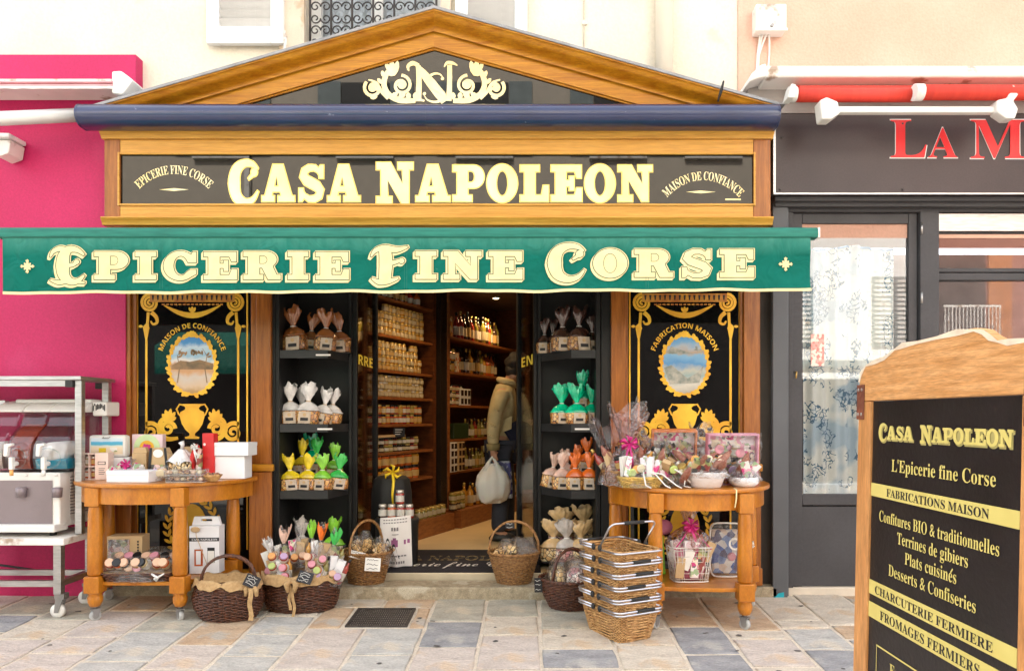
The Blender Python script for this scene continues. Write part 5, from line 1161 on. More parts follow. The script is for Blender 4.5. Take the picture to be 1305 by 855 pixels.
# ------------------------------------------------------------------ treat bags
BISC = {k: patches('treats_'+k, c, s, .35, 1, ((.05, .02, .01), .06), .5) for k, c, s in (('brown', [(.45, .2, .05), (.6, .32, .1), (.35, .13, .03)], 38), ('orange', [(.7, .34, .08), (.75, .45, .15), (.55, .22, .05)], 42),
        ('pale', [(.72, .52, .25), (.66, .42, .18), (.75, .62, .38)], 34), ('pinkmix', [(.75, .5, .42), (.8, .7, .6), (.6, .25, .25)], 50))}
FOIL = {k: pm('foil_'+k, c, .22, coat=1, coat_r=.12, var=.3, vs=14, bump=.8, bs=22) for k, c in (('brown', (.30, .10, .025)), ('white', (.72, .70, .69)), ('yellow', (.85, .60, .02)), ('green', (.05, .50, .09)), ('lime', (.25, .62, .05)), ('dark', (.06, .025, .018)),
        ('emerald', (.0, .50, .26)), ('orange', (.85, .16, .015)), ('pink', (.72, .48, .38)), ('kraft', (.62, .42, .20)), ('clear', (.55, .50, .46)))}
for k in ('emerald', 'green', 'lime', 'orange', 'yellow', 'brown'):
    b = FOIL[k].node_tree.nodes['Principled BSDF']; b.inputs['Transmission Weight'].default_value = .0
LABP = pm('bag_paper_label', (.60, .50, .39), .6, c2=(.48, .38, .28), vs=25, bump=.3)
for _b in BISC.values():
    _n = _b.node_tree; _p = _n.nodes['Principled BSDF']; _p.inputs['Coat Weight'].default_value = 1; _p.inputs['Coat Roughness'].default_value = .12
    _z = _n.nodes.new('ShaderNodeTexNoise'); _z.inputs['Scale'].default_value = 26; _q = _n.nodes.new('ShaderNodeBump'); _q.inputs['Strength'].default_value = 1; _q.inputs['Distance'].default_value = .02
    _t = _n.nodes.new('ShaderNodeTexCoord'); _n.links.new(_t.outputs['Object'], _z.inputs[0]); _n.links.new(_z.outputs[0], _q.inputs['Height']); _n.links.new(_q.outputs[0], _p.inputs['Coat Normal'])
def bag(loc, w, h, foil, treat, label, group=None, rz=0, fan=1.0, tilt=0, lab=True, rnd=None, fullfoil=.0, top=.42):
    """tied bag of treats: filled lower body, neck, flared crumpled top"""
    w *= 1.14
    rr = random.Random(rnd if rnd is not None else int(abs(loc[0]*991+loc[2]*577+loc[1]*131)*10) % 9973)
    t = thing('treat_bag', label, 'bag', loc, rz, group); t.rotation_euler = (0, rad(tilt), rz)
    hb = h*(1-top); ph = rr.uniform(0, 6); d = w*.62
    def lump(p, a, k=.09):
        q_ = 1+k*sin(a*3+ph+p.z*30)+k*.7*sin(a*7+ph*2)+rr.uniform(-.02, .02); return Vector((p.x*q_, p.y*q_, p.z))
    sq = lambda p, a: lump(Vector((p.x*(1+.16*abs(sin(2*a))), p.y*(1+.16*abs(sin(2*a))), p.z)), a, .035)
    r = w/2
    pin = rr.uniform(.75, 1.1); lean = rr.uniform(-.14, .14)
    def sq(p, a):
        k = min(1, p.z/hb); c_, s_ = cos(a), sin(a); e = .62+.38*k; x = math.copysign(abs(c_)**e, c_); y = math.copysign(abs(s_)**e, s_); q_ = math.hypot(p.x, p.y)
        w_ = 1+.05*sin(a*3+ph+p.z*40)+.035*sin(a*9+ph*2+p.z*90)+rr.uniform(-.018, .018); return Vector((q_*x*w_, q_*y*.66*w_, p.z))
    m = M(); m.lathe([(r*.86, 0), (r*.96, hb*.04), (r*.99, hb*.25), (r*1.0, hb*.5), (r*.93, hb*.66), (r*.72, hb*.82), (r*.42, hb*.93), (r*.2, hb)], n=26, fn=sq); m.build('filled_body', BISC[treat], t)
    q0 = .66-.35*fullfoil
    m = M(); m.lathe([(r*1.025, hb*q0), (r*1.03, hb*min(.6, q0+.1)), (r*.955, hb*.67), (r*.75, hb*.83), (r*.44, hb*.945), (r*.21, hb*1.0), (r*.16, hb*1.03)], n=26, fn=sq, cap=False); m.build('bag_shoulder', FOIL[foil], t)
    f = M(); top_ = h-hb; nn = 40; n1 = rr.choice((2, 3)); a1_ = rr.uniform(0, 6)
    def fn(u, v):
        a = u*2*PI; wv = r*(.16+(.50*fan*pin)*sin(min(1, v*1.15)*PI*.5)**1.3); z = hb*1.02+top_*v*(1+.16*v*sin(a*n1+a1_)+.07*v*sin(a*7+ph))
        cr = 1+.20*sin(a*5+ph+v*2)*v+.10*sin(a*12+ph-v*5)*v**.5+.10*sin(a*19+v*13)*v
        return Vector((wv*cos(a)*cr+lean*top_*v*v, wv*sin(a)*cr*.5+.10*top_*v*sin(a*4+ph)*.5, z))
    f.grid(nn, 9, fn); f.build('bag_top', FOIL[foil], t)
    m = M(); m.lathe([(r*.2, hb*1.0), (r*.24, hb*1.015), (r*.2, hb*1.035)], n=10); m.build('tie', PAPER if foil != 'white' else KRAFT, t)
    if lab:
        lx = rr.uniform(-.12, .12)*r; tl_ = rr.uniform(-.12, .12)
        def LP(u, v, ww, o): x = lx+(u-.5)*ww; return Vector((x+tl_*hb*(v-.4), -r*.765-o+.10*r*((x/r)**2), hb*v))
        m = M(); m.grid(6, 3, lambda u, v: LP(u, .05+.52*v, r*1.02, .004)); lb = m.build('paper_label', LABP, t)
        m = M(); m.grid(4, 1, lambda u, v: LP(u, .17+.13*v, r*.66, .0065)); m.build('black_stamp', INK, lb)
        c0 = LP(.5, .43, 0, .0065); m = M(); m.lathe([(r*.15, 0), (.001, .001)], c=c0, n=10, axis='y', cap=False); m.build('round_emblem', KRAFT, lb)
    m = M(); m.box(-r*.95, r*.95, -r*.66, r*.66, -.0005, .006); m.build('black_tray', INK, t)
    return t
z1, z2, z3, z4 = SHZ
def at(px, Y, z): return (PX(px, Y), Y, z)
for i, (px, y, w_, h, dsc) in enumerate(((377, .10, .155, .30, 'leftmost brown foil bag of biscuits on the top left shelf, tallest flare'), (395, .17, .12, .26, 'brown foil bag of biscuits set back behind the first on the top left shelf'), (414, .10, .13, .28, 'third brown foil bag of biscuits on the top left shelf'), (434, .24, .13, .27, 'brown foil bag at the door end of the top left shelf'))):
    bag(at(px, y, z1), w_, h, 'brown', 'brown', dsc, 'brown foil biscuit bags', rz=ri_.uniform(-.3, .3), fan=.9, tilt=(-6, 4, 3, -3)[i])
for i, (px, y, w_, h, dsc) in enumerate(((371, .10, .14, .27, 'leftmost white topped biscuit bag on the second left shelf'), (383, .20, .12, .24, 'white topped bag half hidden behind the leftmost two'), (392, .09, .14, .27, 'white topped biscuit bag in the middle of the second left shelf'), (409, .15, .12, .24, 'white topped bag leaning right on the second left shelf'), (421, .2, .13, .24, 'white topped bag at the door end of the second left shelf'))):
    bag(at(px, y, z2), w_, h, 'white', 'orange', dsc, 'white topped biscuit bags', rz=ri_.uniform(-.3, .3), fan=.95, tilt=(-2, 3, 2, 12, 8)[i])
for i, (px, y, dz, f, dsc, tl) in enumerate(((371, .07, 0, 'yellow', 'yellow topped biscuit bag front left on the third left shelf', -3), (392, .09, 0, 'yellow', 'yellow topped biscuit bag low beside the front left one', 2), (386, .22, .08, 'yellow', 'yellow topped biscuit bag raised behind the front row', -2), (411, .08, 0, 'lime', 'green topped biscuit bag in the front row of the third left shelf', 0), (405, .22, .09, 'green', 'tall green topped biscuit bag raised behind the front row', -3),
        (430, .14, 0, 'green', 'green topped biscuit bag nearest the doorway on the third left shelf', 6), (398, .30, .12, 'emerald', 'bluish green topped bag at the very back of the third left shelf', 0), (424, .26, .05, 'lime', 'light green topped bag behind the doorway end of the third left shelf', 5))):
    bag(at(px, y, z3+dz), .12, .235 if dz == 0 else .25, f, 'orange', dsc, 'yellow and green biscuit bags', rz=ri_.uniform(-.4, .4), fan=1, tilt=tl)
for i, (px, y, w_, dsc) in enumerate(((694, .30, .10, 'small dark topped biscuit bag at the doorway end of the top right shelf'), (717, .14, .14, 'dark topped biscuit bag in the middle of the top right shelf'), (738, .10, .15, 'largest dark topped biscuit bag on the top right shelf'), (755, .14, .10, 'dark topped biscuit bag against the right side of the top right shelf'), (705, .30, .10, 'dark topped bag set back on the top right shelf'))):
    bag(at(px, y, z1), w_, .30 if w_ > .12 else .24, 'dark', 'brown', dsc, 'dark topped biscuit bags', fan=1.05, rz=ri_.uniform(-.3, .3), fullfoil=.2)
for i, (px, y, dz, w_, dsc, tl) in enumerate(((715, .12, 0, .13, 'green topped biscuit bag on the left of the second right shelf', 2), (735, .08, 0, .14, 'green topped biscuit bag in the middle of the second right shelf', 0), (753, .14, 0, .11, 'green topped bag against the right side of the second right shelf', 2), (742, .24, .10, .12, 'green topped bag raised behind the others on the second right shelf', 0))):
    bag(at(px, y, z2+dz), w_, .26, 'emerald', 'orange', dsc, 'emerald topped biscuit bags', fan=1, tilt=tl, rz=ri_.uniform(-.3, .3), fullfoil=.3, top=.45)
for i, (px, y, dz, f, dsc, tl) in enumerate(((699, .22, 0, 'pink', 'pale pink topped biscuit bag leaning at the doorway end of the third right shelf', 14), (715, .12, 0, 'pink', 'pale pink topped biscuit bag second on the third right shelf', 3), (733, .09, 0, 'orange', 'orange topped biscuit bag in the middle of the third right shelf', 0), (751, .09, 0, 'orange', 'orange topped biscuit bag front right on the third right shelf', 0), (748, .22, .10, 'orange', 'orange topped biscuit bag raised at the back of the third right shelf', 0), (738, .26, .05, 'orange', 'orange topped bag behind the middle one on the third right shelf', -3), (724, .27, .02, 'pink', 'pale pink topped bag behind the row of the third right shelf', -4))):
    bag(at(px, y, z3+dz), .115, .24, f, 'orange', dsc, 'orange and pink biscuit bags', fan=.9, tilt=tl, rz=ri_.uniform(-.3, .3), top=.38)
for i, (px, y, dz, f, dsc) in enumerate(((705, .12, .0, 'kraft', 'brown paper bag of sweets lowest left at the foot of the right cabinet'), (722, .10, .0, 'clear', 'clear bag of pink sweets tied with paper at the foot of the right cabinet'), (740, .10, 0, 'kraft', 'brown paper bag beside the right wall of the right cabinet foot'), (716, .26, .06, 'kraft', 'brown paper bag raised behind at the foot of the right cabinet'), (744, .27, .08, 'kraft', 'yellowish paper bag highest at the foot of the right cabinet'))):
    bag(at(px, y, z4+dz), .16, .27, f, 'pinkmix' if i % 2 else 'pale', dsc, 'paper bags at the foot of the right cabinet', fan=1.25, lab=False, rz=ri_.uniform(-.3, .3))
bag(at(385, .16, z4), .15, .28, 'clear', 'pale', 'clear topped bag at the foot of the left cabinet behind the dark basket', fan=.8)
bag(at(425, .2, z4), .14, .27, 'lime', 'pale', 'green topped bag at the foot of the left cabinet by the doorway', fan=.8)
for px, Y, z, lb in ((412, -.014, z1-.03, 'small white price strip under the brown bags'), (414, -.014, z2-.03, 'small white price strip under the white topped bags'), (742, -.014, z2-.03, 'small white price strip under the green topped bags')):
    t = thing('price_strip', lb, 'price tag', (PX(px, Y), Y-.002, z)); m = M(); m.box(-.05, .05, -.001, .0, -.005, .006); m.build('strip', WHITED, t)

# ------------------------------------------------------------------ person inside the shop
px0 = PX(638, 1.5); Yp = 1.5
t = thing('person', 'person in tan jacket and dark jeans standing in the shop with a white carrier bag', 'person', (px0, Yp, .12))
def skin(name, verts, edges, radii, mt, parent, sub=2, root=0, loc=(0, 0, 0)):
    me = bpy.data.meshes.new(name); me.from_pydata(verts, edges, []); me.materials.append(mt)
    o = bpy.data.objects.new(name, me); COL.objects.link(o); o.parent = parent; o.location = loc
    sk = o.modifiers.new('s', 'SKIN'); sk.use_smooth_shade = True
    for i, r in enumerate(radii):
        v = me.skin_vertices[0].data[i]; v.radius = r if isinstance(r, tuple) else (r, r); v.use_root = (i == root)
    ss = o.modifiers.new('u', 'SUBSURF'); ss.levels = sub; ss.render_levels = sub
    return o
SKIN = pm('skin', (.50, .26, .16), .55, var=.05); OLIVE = pm('tan_jacket', (.56, .45, .24), .85, c2=(.46, .36, .18), vs=9, bump=.5, bs=16); JEAN = pm('dark_jeans', (.035, .040, .060), .9, var=.2, bump=.3, bs=30); HAIR = pm('dark_hair', (.012, .008, .006), .7, var=.4, vs=40, bump=.6)
# body core (pelvis, spine, neck, head, arms with hands, legs): one continuous mesh
V_ = [(0, 0, .84), (.0, 0, 1.0), (.02, 0, 1.16), (.04, 0, 1.28), (.07, .0, 1.37), (.10, 0, 1.42), (.145, 0, 1.48), (.155, 0, 1.555),
      (.02, -.175, 1.27), (-.05, -.225, 1.03), (-.055, -.235, .80), (-.045, -.235, .72), (.04, .175, 1.27), (.10, .21, 1.04), (.28, .13, 1.02), (.35, .10, 1.03),
      (0, -.09, .82), (.01, -.10, .45), (-.02, -.10, .07), (.08, -.11, .03), (0, .09, .82), (.05, .10, .45), (.05, .10, .07), (.15, .11, .03)]
E_ = [(0, 1), (1, 2), (2, 3), (3, 4), (4, 5), (5, 6), (6, 7), (3, 8), (8, 9), (9, 10), (10, 11), (3, 12), (12, 13), (13, 14), (14, 15), (0, 16), (16, 17), (17, 18), (18, 19), (0, 20), (20, 21), (21, 22), (22, 23)]
R_ = [.11, .10, .11, .10, .055, .052, .088, .082, .055, .042, .03, .028, .055, .042, .03, .028, .08, .058, .04, .035, .08, .058, .04, .035]
body = skin('body', V_, E_, R_, SKIN, t, 2)
# jacket over torso and sleeves
V_ = [(0, 0, .84), (.0, 0, .98), (.015, 0, 1.13), (.03, 0, 1.26), (.05, 0, 1.345), (.02, -.145, 1.285), (-.035, -.215, 1.10), (-.055, -.235, .94), (-.055, -.24, .83), (.04, .145, 1.285), (.08, .21, 1.08), (.25, .15, 1.02)]
E_ = [(0, 1), (1, 2), (2, 3), (3, 4), (3, 5), (5, 6), (6, 7), (7, 8), (3, 9), (9, 10), (10, 11)]
skin('jacket', V_, E_, [(.14, .15), (.138, .15), (.135, .155), (.115, .14), (.07, .08), .078, .066, .057, .050, .078, .062, .05], OLIVE, t, 2)
m = M(); m.lathe([(.150, 0), (.158, .01), (.157, .05), (.147, .055)], c=(.0, 0, .765), n=28, sy=1.0); m.build('jacket_hem', pm('jacket_rib', (.24, .19, .08), .9), t)
m = M(); m.tube([(-.055, -.24, .845), (-.052, -.238, .79)], [.058, .052], 14); m.build('cuff', MT['jacket_rib'], t)
m = M(); m.tube([(-.02, -.05, 1.40), (.03, -.095, 1.385), (.10, -.08, 1.37), (.14, -.03, 1.34)], [.024, .028, .028, .02], 8); m.build('collar', OLIVE, t)
for pts in ([(-.06, -.285, 1.16), (-.03, -.30, 1.13), (.0, -.285, 1.12)], [(-.10, -.27, 1.02), (-.06, -.30, 1.0), (-.02, -.29, .985)], [(-.10, -.27, .93), (-.06, -.298, .905), (-.02, -.285, .90)]):
    m = M(); m.tube(pts, [.004, .011, .004], 6); m.build('sleeve_crease', OLIVE, t)
m = M(); m.prism([(.02, -.06), (.10, -.03), (.105, .08), (.03, .05)], -.012, .0, Matrix.Translation((.0, -.165, 1.0))); m.build('pocket', OLIVE, t, bevel=.004)
V_ = [(0, 0, .85), (0, -.09, .78), (.01, -.10, .45), (-.015, -.10, .06), (0, .09, .78), (.05, .10, .45), (.05, .10, .06)]
skin('jeans', V_, [(0, 1), (1, 2), (2, 3), (0, 4), (4, 5), (5, 6)], [.135, .112, .085, .072, .112, .085, .072], JEAN, t, 2)
for yy, xx in ((-.10, -.02), (.10, .05)):
    m = M(); m.lathe([(.02, .0), (.05, .004), (.052, .03), (.04, .06), (.02, .075)], c=(xx+.04, yy, 0), n=16, sx=2.3, sy=.95); m.build('shoe', BLACK, t)
def hr(q_):
    return q_*(1+.06*sin(q_.x*90)+.05*sin(q_.z*80+q_.y*60))
m = M(); m.ell((.150, 0, 1.545), (.112, .094, .10), 26, 16, fn=hr); m.ell((.115, 0, 1.48), (.075, .080, .07), 20, 10, fn=hr); m.build('hair', HAIR, t)
for s_ in (-1, 1): m = M(); m.ell((.16, s_*.094, 1.50), (.02, .012, .03), 8, 6); m.build('ear', SKIN, t)
m = M(); m.ell((.245, 0, 1.495), (.02, .016, .026), 8, 6); m.ell((.232, 0, 1.45), (.012, .022, .007), 8, 4); m.build('nose_and_lips', SKIN, t)
for s_ in (-1, 1): m = M(); m.ell((.228, s_*.032, 1.52), (.01, .014, .008), 8, 6); m.build('eye', INK, t)
# hands with fingers closed round the handles
def hand(px_, py_, pz_, nm):
    vs = [(0, 0, .03), (0, 0, -.03)]; es = [(0, 1)]; rs_ = [(.022, .030), (.018, .036)]
    for i, yy in enumerate((-.030, -.010, .010, .030)):
        k = len(vs); vs += [(.004, yy, -.055), (.022, yy, -.078-.004*(i in (1, 2))), (.034, yy, -.062)]; es += [(1, k), (k, k+1), (k+1, k+2)]; rs_ += [.0095, .0088, .008]
    k = len(vs); vs += [(.022, -.034, -.01), (.036, -.026, -.042)]; es += [(0, k), (k, k+1)]; rs_ += [.011, .009]
    return skin(nm, vs, es, rs_, SKIN, t, 1, loc=(px_, py_, pz_))
hand(-.05, -.238, .745, 'hand'); hand(.37, .10, 1.03, 'hand')
t5 = thing('carrier_bag', 'full white plastic carrier bag hanging from the hand of the person', 'bag', (px0-.06, Yp-.26, .50))
PLB = pm('white_thin_plastic', (.74, .72, .68), .35, var=.06, bump=.6, bs=14)
PLB.node_tree.nodes['Principled BSDF'].inputs['Subsurface Weight'].default_value = .1
m = M(); m.lathe([(.07, -.02), (.115, .0), (.14, .06), (.145, .14), (.12, .21), (.075, .265), (.04, .29)], n=30, sy=.5, fn=lambda p, a: Vector((p.x*(1+.09*sin(a*5+p.z*16)), p.y*(1+.14*sin(a*7)), p.z-.02*sin(a*2))), cap=True); m.build('bag_body', PLB, t5)
for s_ in (-1, 1):
    m = M(); m.tube([(s_*.055, 0, .235), (s_*.034, -.01*s_, .30), (s_*.008, 0, .345), (0, 0, .36)], [.034, .018, .009, .007], 8); m.build('handle', PLB, t5)
t6 = thing('blue_carrier_bag', 'blue and silver patterned carrier bag behind the white one', 'bag', (px0+.02, Yp-.20, .50))
m = M(); m.prism([(-.10, .0), (.09, .0), (.085, .20), (.07, .32), (-.08, .32), (-.1, .2)], -.02, .04); m.build('bag_body', patches('blue_bag', [(.03, .03, .16), (.3, .32, .38), (.02, .02, .12), (.03, .03, .2)], 30, .3), t6, bevel=.01)
t7 = thing('folded_blue_coat', 'dark blue folded garment held under the arm of the person', 'garment', (px0+.14, Yp-.10, .97))
m = M(); m.prism([(-.13, .12), (.02, .20), (.12, .16), (.14, -.05), (.02, -.08)], -.03, .05, Matrix.Rotation(rad(10), 4, 'Z')); m.build('folded_cloth', pm('navy_cloth', (.01, .012, .035), .9), t7, bevel=.02)

# ------------------------------------------------------------------ tub with printed cloth and jars
xt = PX(506, .38)
t = thing('black_tub', 'round black tub table draped with a printed white cloth by the doorway', 'tub', (xt, .38, .12))
m = M(); m.lathe([(.135, 0), (.15, .01), (.155, .28), (.16, .33), (.15, .345)], n=28); m.build('tub_body', BLACK, t)
th = PZ(655, .25)-.12
t = thing('printed_cloth', 'white printed fig cloth hanging over the front of the black tub', 'cloth', (xt+.04, .22, .12))
CL = pm('white_cloth', (.80, .76, .72), .9, var=.03, bump=.2)
za, zb = PZ(722, .2)-.12, PZ(657, .2)-.12
def cf(u, v): a = rad(-128+78*u); r_ = .172+.012*sin(u*14)*(1-v)+.01*(1-v); return Vector((r_*cos(a)-.03, .16+r_*sin(a), za+(zb-za)*v-.02*(1-u)*(v)+.0))
m = M(); m.grid(30, 14, cf); cl = m.build('cloth_sheet', CL, t)
PR = pm('plum_print', (.30, .10, .22), .9, var=.3, bump=0)
def patch(u0, u1, v0, v1, mt, nm='print'):
    m = M(); m.grid(4, 2, lambda u, v: cf(u0+(u1-u0)*u, v0+(v1-v0)*v)+Vector((0, -.003, 0))); return m.build(nm, mt, cl)
for k, v in enumerate((.95, .89)):
    for i in range(9): patch(.14+i*.085, .20+i*.085, v-.015, v+.005, INKG if 0 else pm('grey_print', (.22, .2, .2), .9, bump=0), 'printed_word')
for u0 in (.40, .48, .56): patch(u0, u0+.055, .72, .79, MT['grey_print'], 'printed_word')
patch(.42, .62, .64, .655, MT['grey_print'], 'printed_word')
for a, b_, c, d in ((.40, .60, .40, .54), (.45, .55, .53, .58), (.78, .84, .44, .53), (.88, .95, .46, .54)): patch(a, b_, c, d, PR, 'fig_print')
for i in range(8): patch(.15+i*.09, .22+i*.09, .20, .23, MT['grey_print'], 'printed_word'); patch(.26+i*.07, .31+i*.07, .06, .11, MT['grey_print'], 'printed_word')
t = thing('black_draped_stand', 'black cloth covered stand with a yellow ribbon behind the fig jars', 'stand', (PX(497, .55), .62, .12))
m = M(); m.lathe([(.15, 0), (.15, .2), (.145, .50), (.13, .60), (.10, .625)], n=24, fn=lambda p, a: Vector((p.x*(1+.05*sin(a*6)), p.y*(1+.05*sin(a*6)), p.z))); m.build('black_cloth', RUBBER, t)
YR = pm('yellow_ribbon', (.85, .60, .02), .4, bump=0)
m = M()
for a in (20, 75, 140, 200, 320): m.tube([(.03, -.12, .66), (.03+.05*cos(rad(a)), -.15, .66+.05*sin(rad(a))), (.03+.07*cos(rad(a+25)), -.14, .66+.06*sin(rad(a+25)))], [.006, .012, .005], 6)
m.tube([(.03, -.13, .66), (.045, -.17, .6), (.04, -.19, .5), (.045, -.19, .42)], [.01, .012, .01, .006], 6); m.build('ribbon_bow', YR, t)
ztub = .12+.345
lab_ = ['fig jar with white label at the left end of the row on the tub', 'orange jar with white label second on the tub', 'fig jar with white label third on the tub', 'dark fig jar at the right end of the row on the tub', 'single fig jar stacked above the row on the tub']
zj = PZ(655, .33)
zj = ztub+.0
for i, (dx, dz, g) in enumerate(((-.095, 0, 5), (-.03, 0, 4), (.035, 0, 3), (.098, 0, 3), (.03, .102, 3))):
    inst(J(.031, .10, g, 2, 1), 'jar', None, (xt+dx, .33, zj+dz), (0, 0, 0), label=lab_[i], category='jar', group='fig jars on the tub')

# ------------------------------------------------------------------ half round tables on casters
def caster(parent, x, y, z0, h=.085, rz=0, big=1.0):
    """caster whose wheel stands on z0"""
    c = thing('caster', None, None, (x, y, z0), rz); c.parent = parent
    r = .030*big
    m = M(); m.lathe([(.010, -.011), (r, -.011), (r*1.02, 0), (r, .011), (.010, .011)], c=(0, .0, r), n=20, axis='y'); m.build('wheel', TYRE, c)
    m = M(); m.lathe([(r*.55, -.0125), (r*.55, .0125)], c=(0, 0, r), n=14, axis='y')
    for s_ in (-1, 1): m.prism([(-.012, r-.006), (.012, r-.006), (.022, h-.016), (-.018, h-.016)], s_*.0145-.0015, s_*.0145+.0015)
    m.box(-.024, .026, -.018, .018, h-.016, h-.01); m.lathe([(.010, h-.01), (.010, h)], n=10); m.build('fork', STEEL, c)
    return c
def half_table(label, loc, rx, ry, top, legs, sh, rz=0):
    t = thing('half_round_table', label, 'table', loc, rz)
    def ring(a, b_, n=40): return [(a*cos(PI+PI*i/n), b_*sin(PI+PI*i/n)) for i in range(n+1)]
    m = M(); m.slab(ring(rx, ry), top-.026, top); m.build('table_top', WOODT, t, bevel=.008)
    m = M(); o = ring(rx-.035, ry-.035); i_ = ring(rx-.06, ry-.06)[::-1]
    m.slab(o+i_, top-.125, top-.0265); m.build('apron', WOODT, t)
    m = M(); m.box(-rx+.06, rx-.06, -.045, -.02, top-.125, top-.027); m.build('back_rail', WOODT, t)
    for (x, y) in legs:
        L0 = thing('leg', None, None, (x, y, 0)); L0.parent = t
        g = gz(loc[1]+y)-loc[2]; zf = g+.085
        m = M(); m.box(-.042, .042, -.042, .042, top-.14, top-.028); m.build('leg_block', WOODT, L0, bevel=.004)
        m = M(); m.lathe([(.020, zf), (.030, zf+.004), (.041, zf+.03), (.043, zf+.055), (.036, zf+.07), (.041, zf+.078), (.041, zf+.085)], n=20); m.build('turned_foot', WOODT, L0)
        m = M(); m.box(-.046, .046, -.046, .046, zf+.085, zf+.185); m.build('leg_block', WOODT, L0, bevel=.005)
        m = M(); m.lathe([(.038, zf+.186), (.043, zf+.20), (.044, zf+.3), (.040, top-.2), (.036, top-.15), (.036, top-.141)], n=20); m.build('turned_shaft', WOODT, L0)
        cs = thing('caster', None, None, (0, 0, 0)); bpy.data.objects.remove(cs)
        r = .031; a = rad(70 if x < 0 else 110)+x*1.5
        m = M(); mt_ = Matrix.Translation((0, 0, g))@Matrix.Rotation(a, 4, 'Z')
        b0 = M(); b0.mi = 0; b0.lathe([(.019, -.012), (r, -.012), (r*1.03, 0), (r, .012), (.019, .012)], c=(0, 0, r), n=20, axis='y', cap=False)
        b0.mi = 1; b0.lathe([(.018, -.013), (.018, .013)], c=(0, 0, r), n=14, axis='y')
        for s_ in (-1, 1): b0.prism([(-.014, r-.008), (.012, r-.008), (.024, .068), (-.02, .068)], s_*.0155-.0015, s_*.0155+.0015)
        b0.box(-.026, .028, -.019, .019, .068, .074); b0.lathe([(.011, .074), (.011, .088)], n=10)
        bmesh.ops.transform(b0.bm, matrix=mt_, verts=b0.bm.verts); b0.build('caster', [TYRE, STEEL], L0)
        m.bm.free()
    m = M(); m.slab(sh, .182, .206); m.build('lower_shelf', WOODT, t, bevel=.004)
    return t
TL = (-2.35, -.10, 0)
half_table('left half round wooden table on casters covered with gifts and boxes', TL, .565, .565, .80, [(-.245, -.46), (.265, -.46), (-.40, -.05), (.42, -.05)], [(-.40, -.02), (-.27, -.46), (.28, -.46), (.42, -.02)])
TR = (1.015, -.20, 0)
half_table('right half round wooden table on casters loaded with wrapped gift baskets', TR, .525, .60, .78, [(-.27, -.50), (.245, -.52), (-.45, -.06), (.40, -.10)], [(-.46, -.02), (-.30, -.48), (-.1, -.52), (.12, -.53), (.26, -.52), (.44, -.06), (.44, -.02)])

# ------------------------------------------------------------------ goods
CAPS = [pm('sweet_'+k, c, .5, bump=0) for k, c in (('pink', (.80, .35, .42)), ('orange', (.85, .42, .12)), ('lilac', (.62, .42, .66)), ('lime', (.55, .68, .22)), ('peach', (.85, .58, .38)), ('cream', (.80, .72, .52)))]
TEA = patches('printed_goods', [(.78, .74, .68), (.30, .06, .05), (.60, .45, .22), (.10, .09, .08), (.80, .55, .50), (.30, .35, .14)], 34, .45, 1, None, .1)
FLOWC = patches('flowered_goods', [(.80, .76, .74), (.62, .05, .22), (.70, .35, .45), (.12, .10, .12), (.78, .72, .55), (.35, .48, .28), (.75, .68, .72)], 30, .45, 1, None, .15, .12)
SAUS = pm('cured_sausage', (.22, .06, .04), .5, c2=(.40, .20, .14), vs=50)
def place(me, name, parent, x, y, z, rx=0, ry=0, rz=0, s=1): return inst(me, name, parent, (x, y, z), (rx, ry, rz), (s, s, s))
def box_mesh(w, d, h, mt, nm='packet'): m = M(); m.box(-w/2, w/2, -d/2, d/2, 0, h); return m.mesh(nm, mt)
PKM = [box_mesh(.05, .03, .12, mt) for mt in (TEA, PAPER, FLOWC, KRAFT, WCARD)]
def disc_mesh(r, mt): m = M(); m.lathe([(r*.9, 0), (r, .003), (r, .012), (r*.8, .016)], n=14); return m.mesh('jar_lid', mt)
LDM = [disc_mesh(.026, c) for c in CAPS]
def saus_mesh(): m = M(); m.tube([(0, 0, 0), (.004, 0, .05), (0, 0, .13), (.004, 0, .18)], [.008, .021, .021, .006], 10); return m.mesh('sausage', SAUS)
SAM = saus_mesh()
def goods(parent, rnd, n, rx, ry, z, tiltmax=.5, kinds='jbpsl', h=0):
    """scatter of jars, bottles, packets, sausages, round lids inside an oval"""
    R_ = random.Random(rnd)
    for i in range(n):
        a = R_.uniform(0, 2*PI); q_ = math.sqrt(R_.random()); x, y = rx*q_*cos(a), ry*q_*sin(a); k = R_.choice(kinds); rot = (R_.uniform(-tiltmax, tiltmax), R_.uniform(-tiltmax, tiltmax), R_.uniform(0, 6)); zz = z+R_.uniform(0, h)
        if k == 'j': inst(J(.030, .085, R_.randrange(5), R_.choice((0, 1, 2)), R_.randrange(3)), 'jar', parent, (x, y, zz), rot)
        elif k == 'b': inst(Bt(.026, .20, R_.randrange(6), R_.randrange(3), R_.choice((0, 1))), 'bottle', parent, (x, y, zz), rot)
        elif k == 'p': inst(R_.choice(PKM), 'packet', parent, (x, y, zz), rot)
        elif k == 's': inst(SAM, 'sausage', parent, (x, y, zz), rot)
        else: inst(R_.choice(LDM), 'jar_lid', parent, (x, y-.0, zz+.05), (PI/2+R_.uniform(-.3, .3), 0, R_.uniform(-.4, .4)))
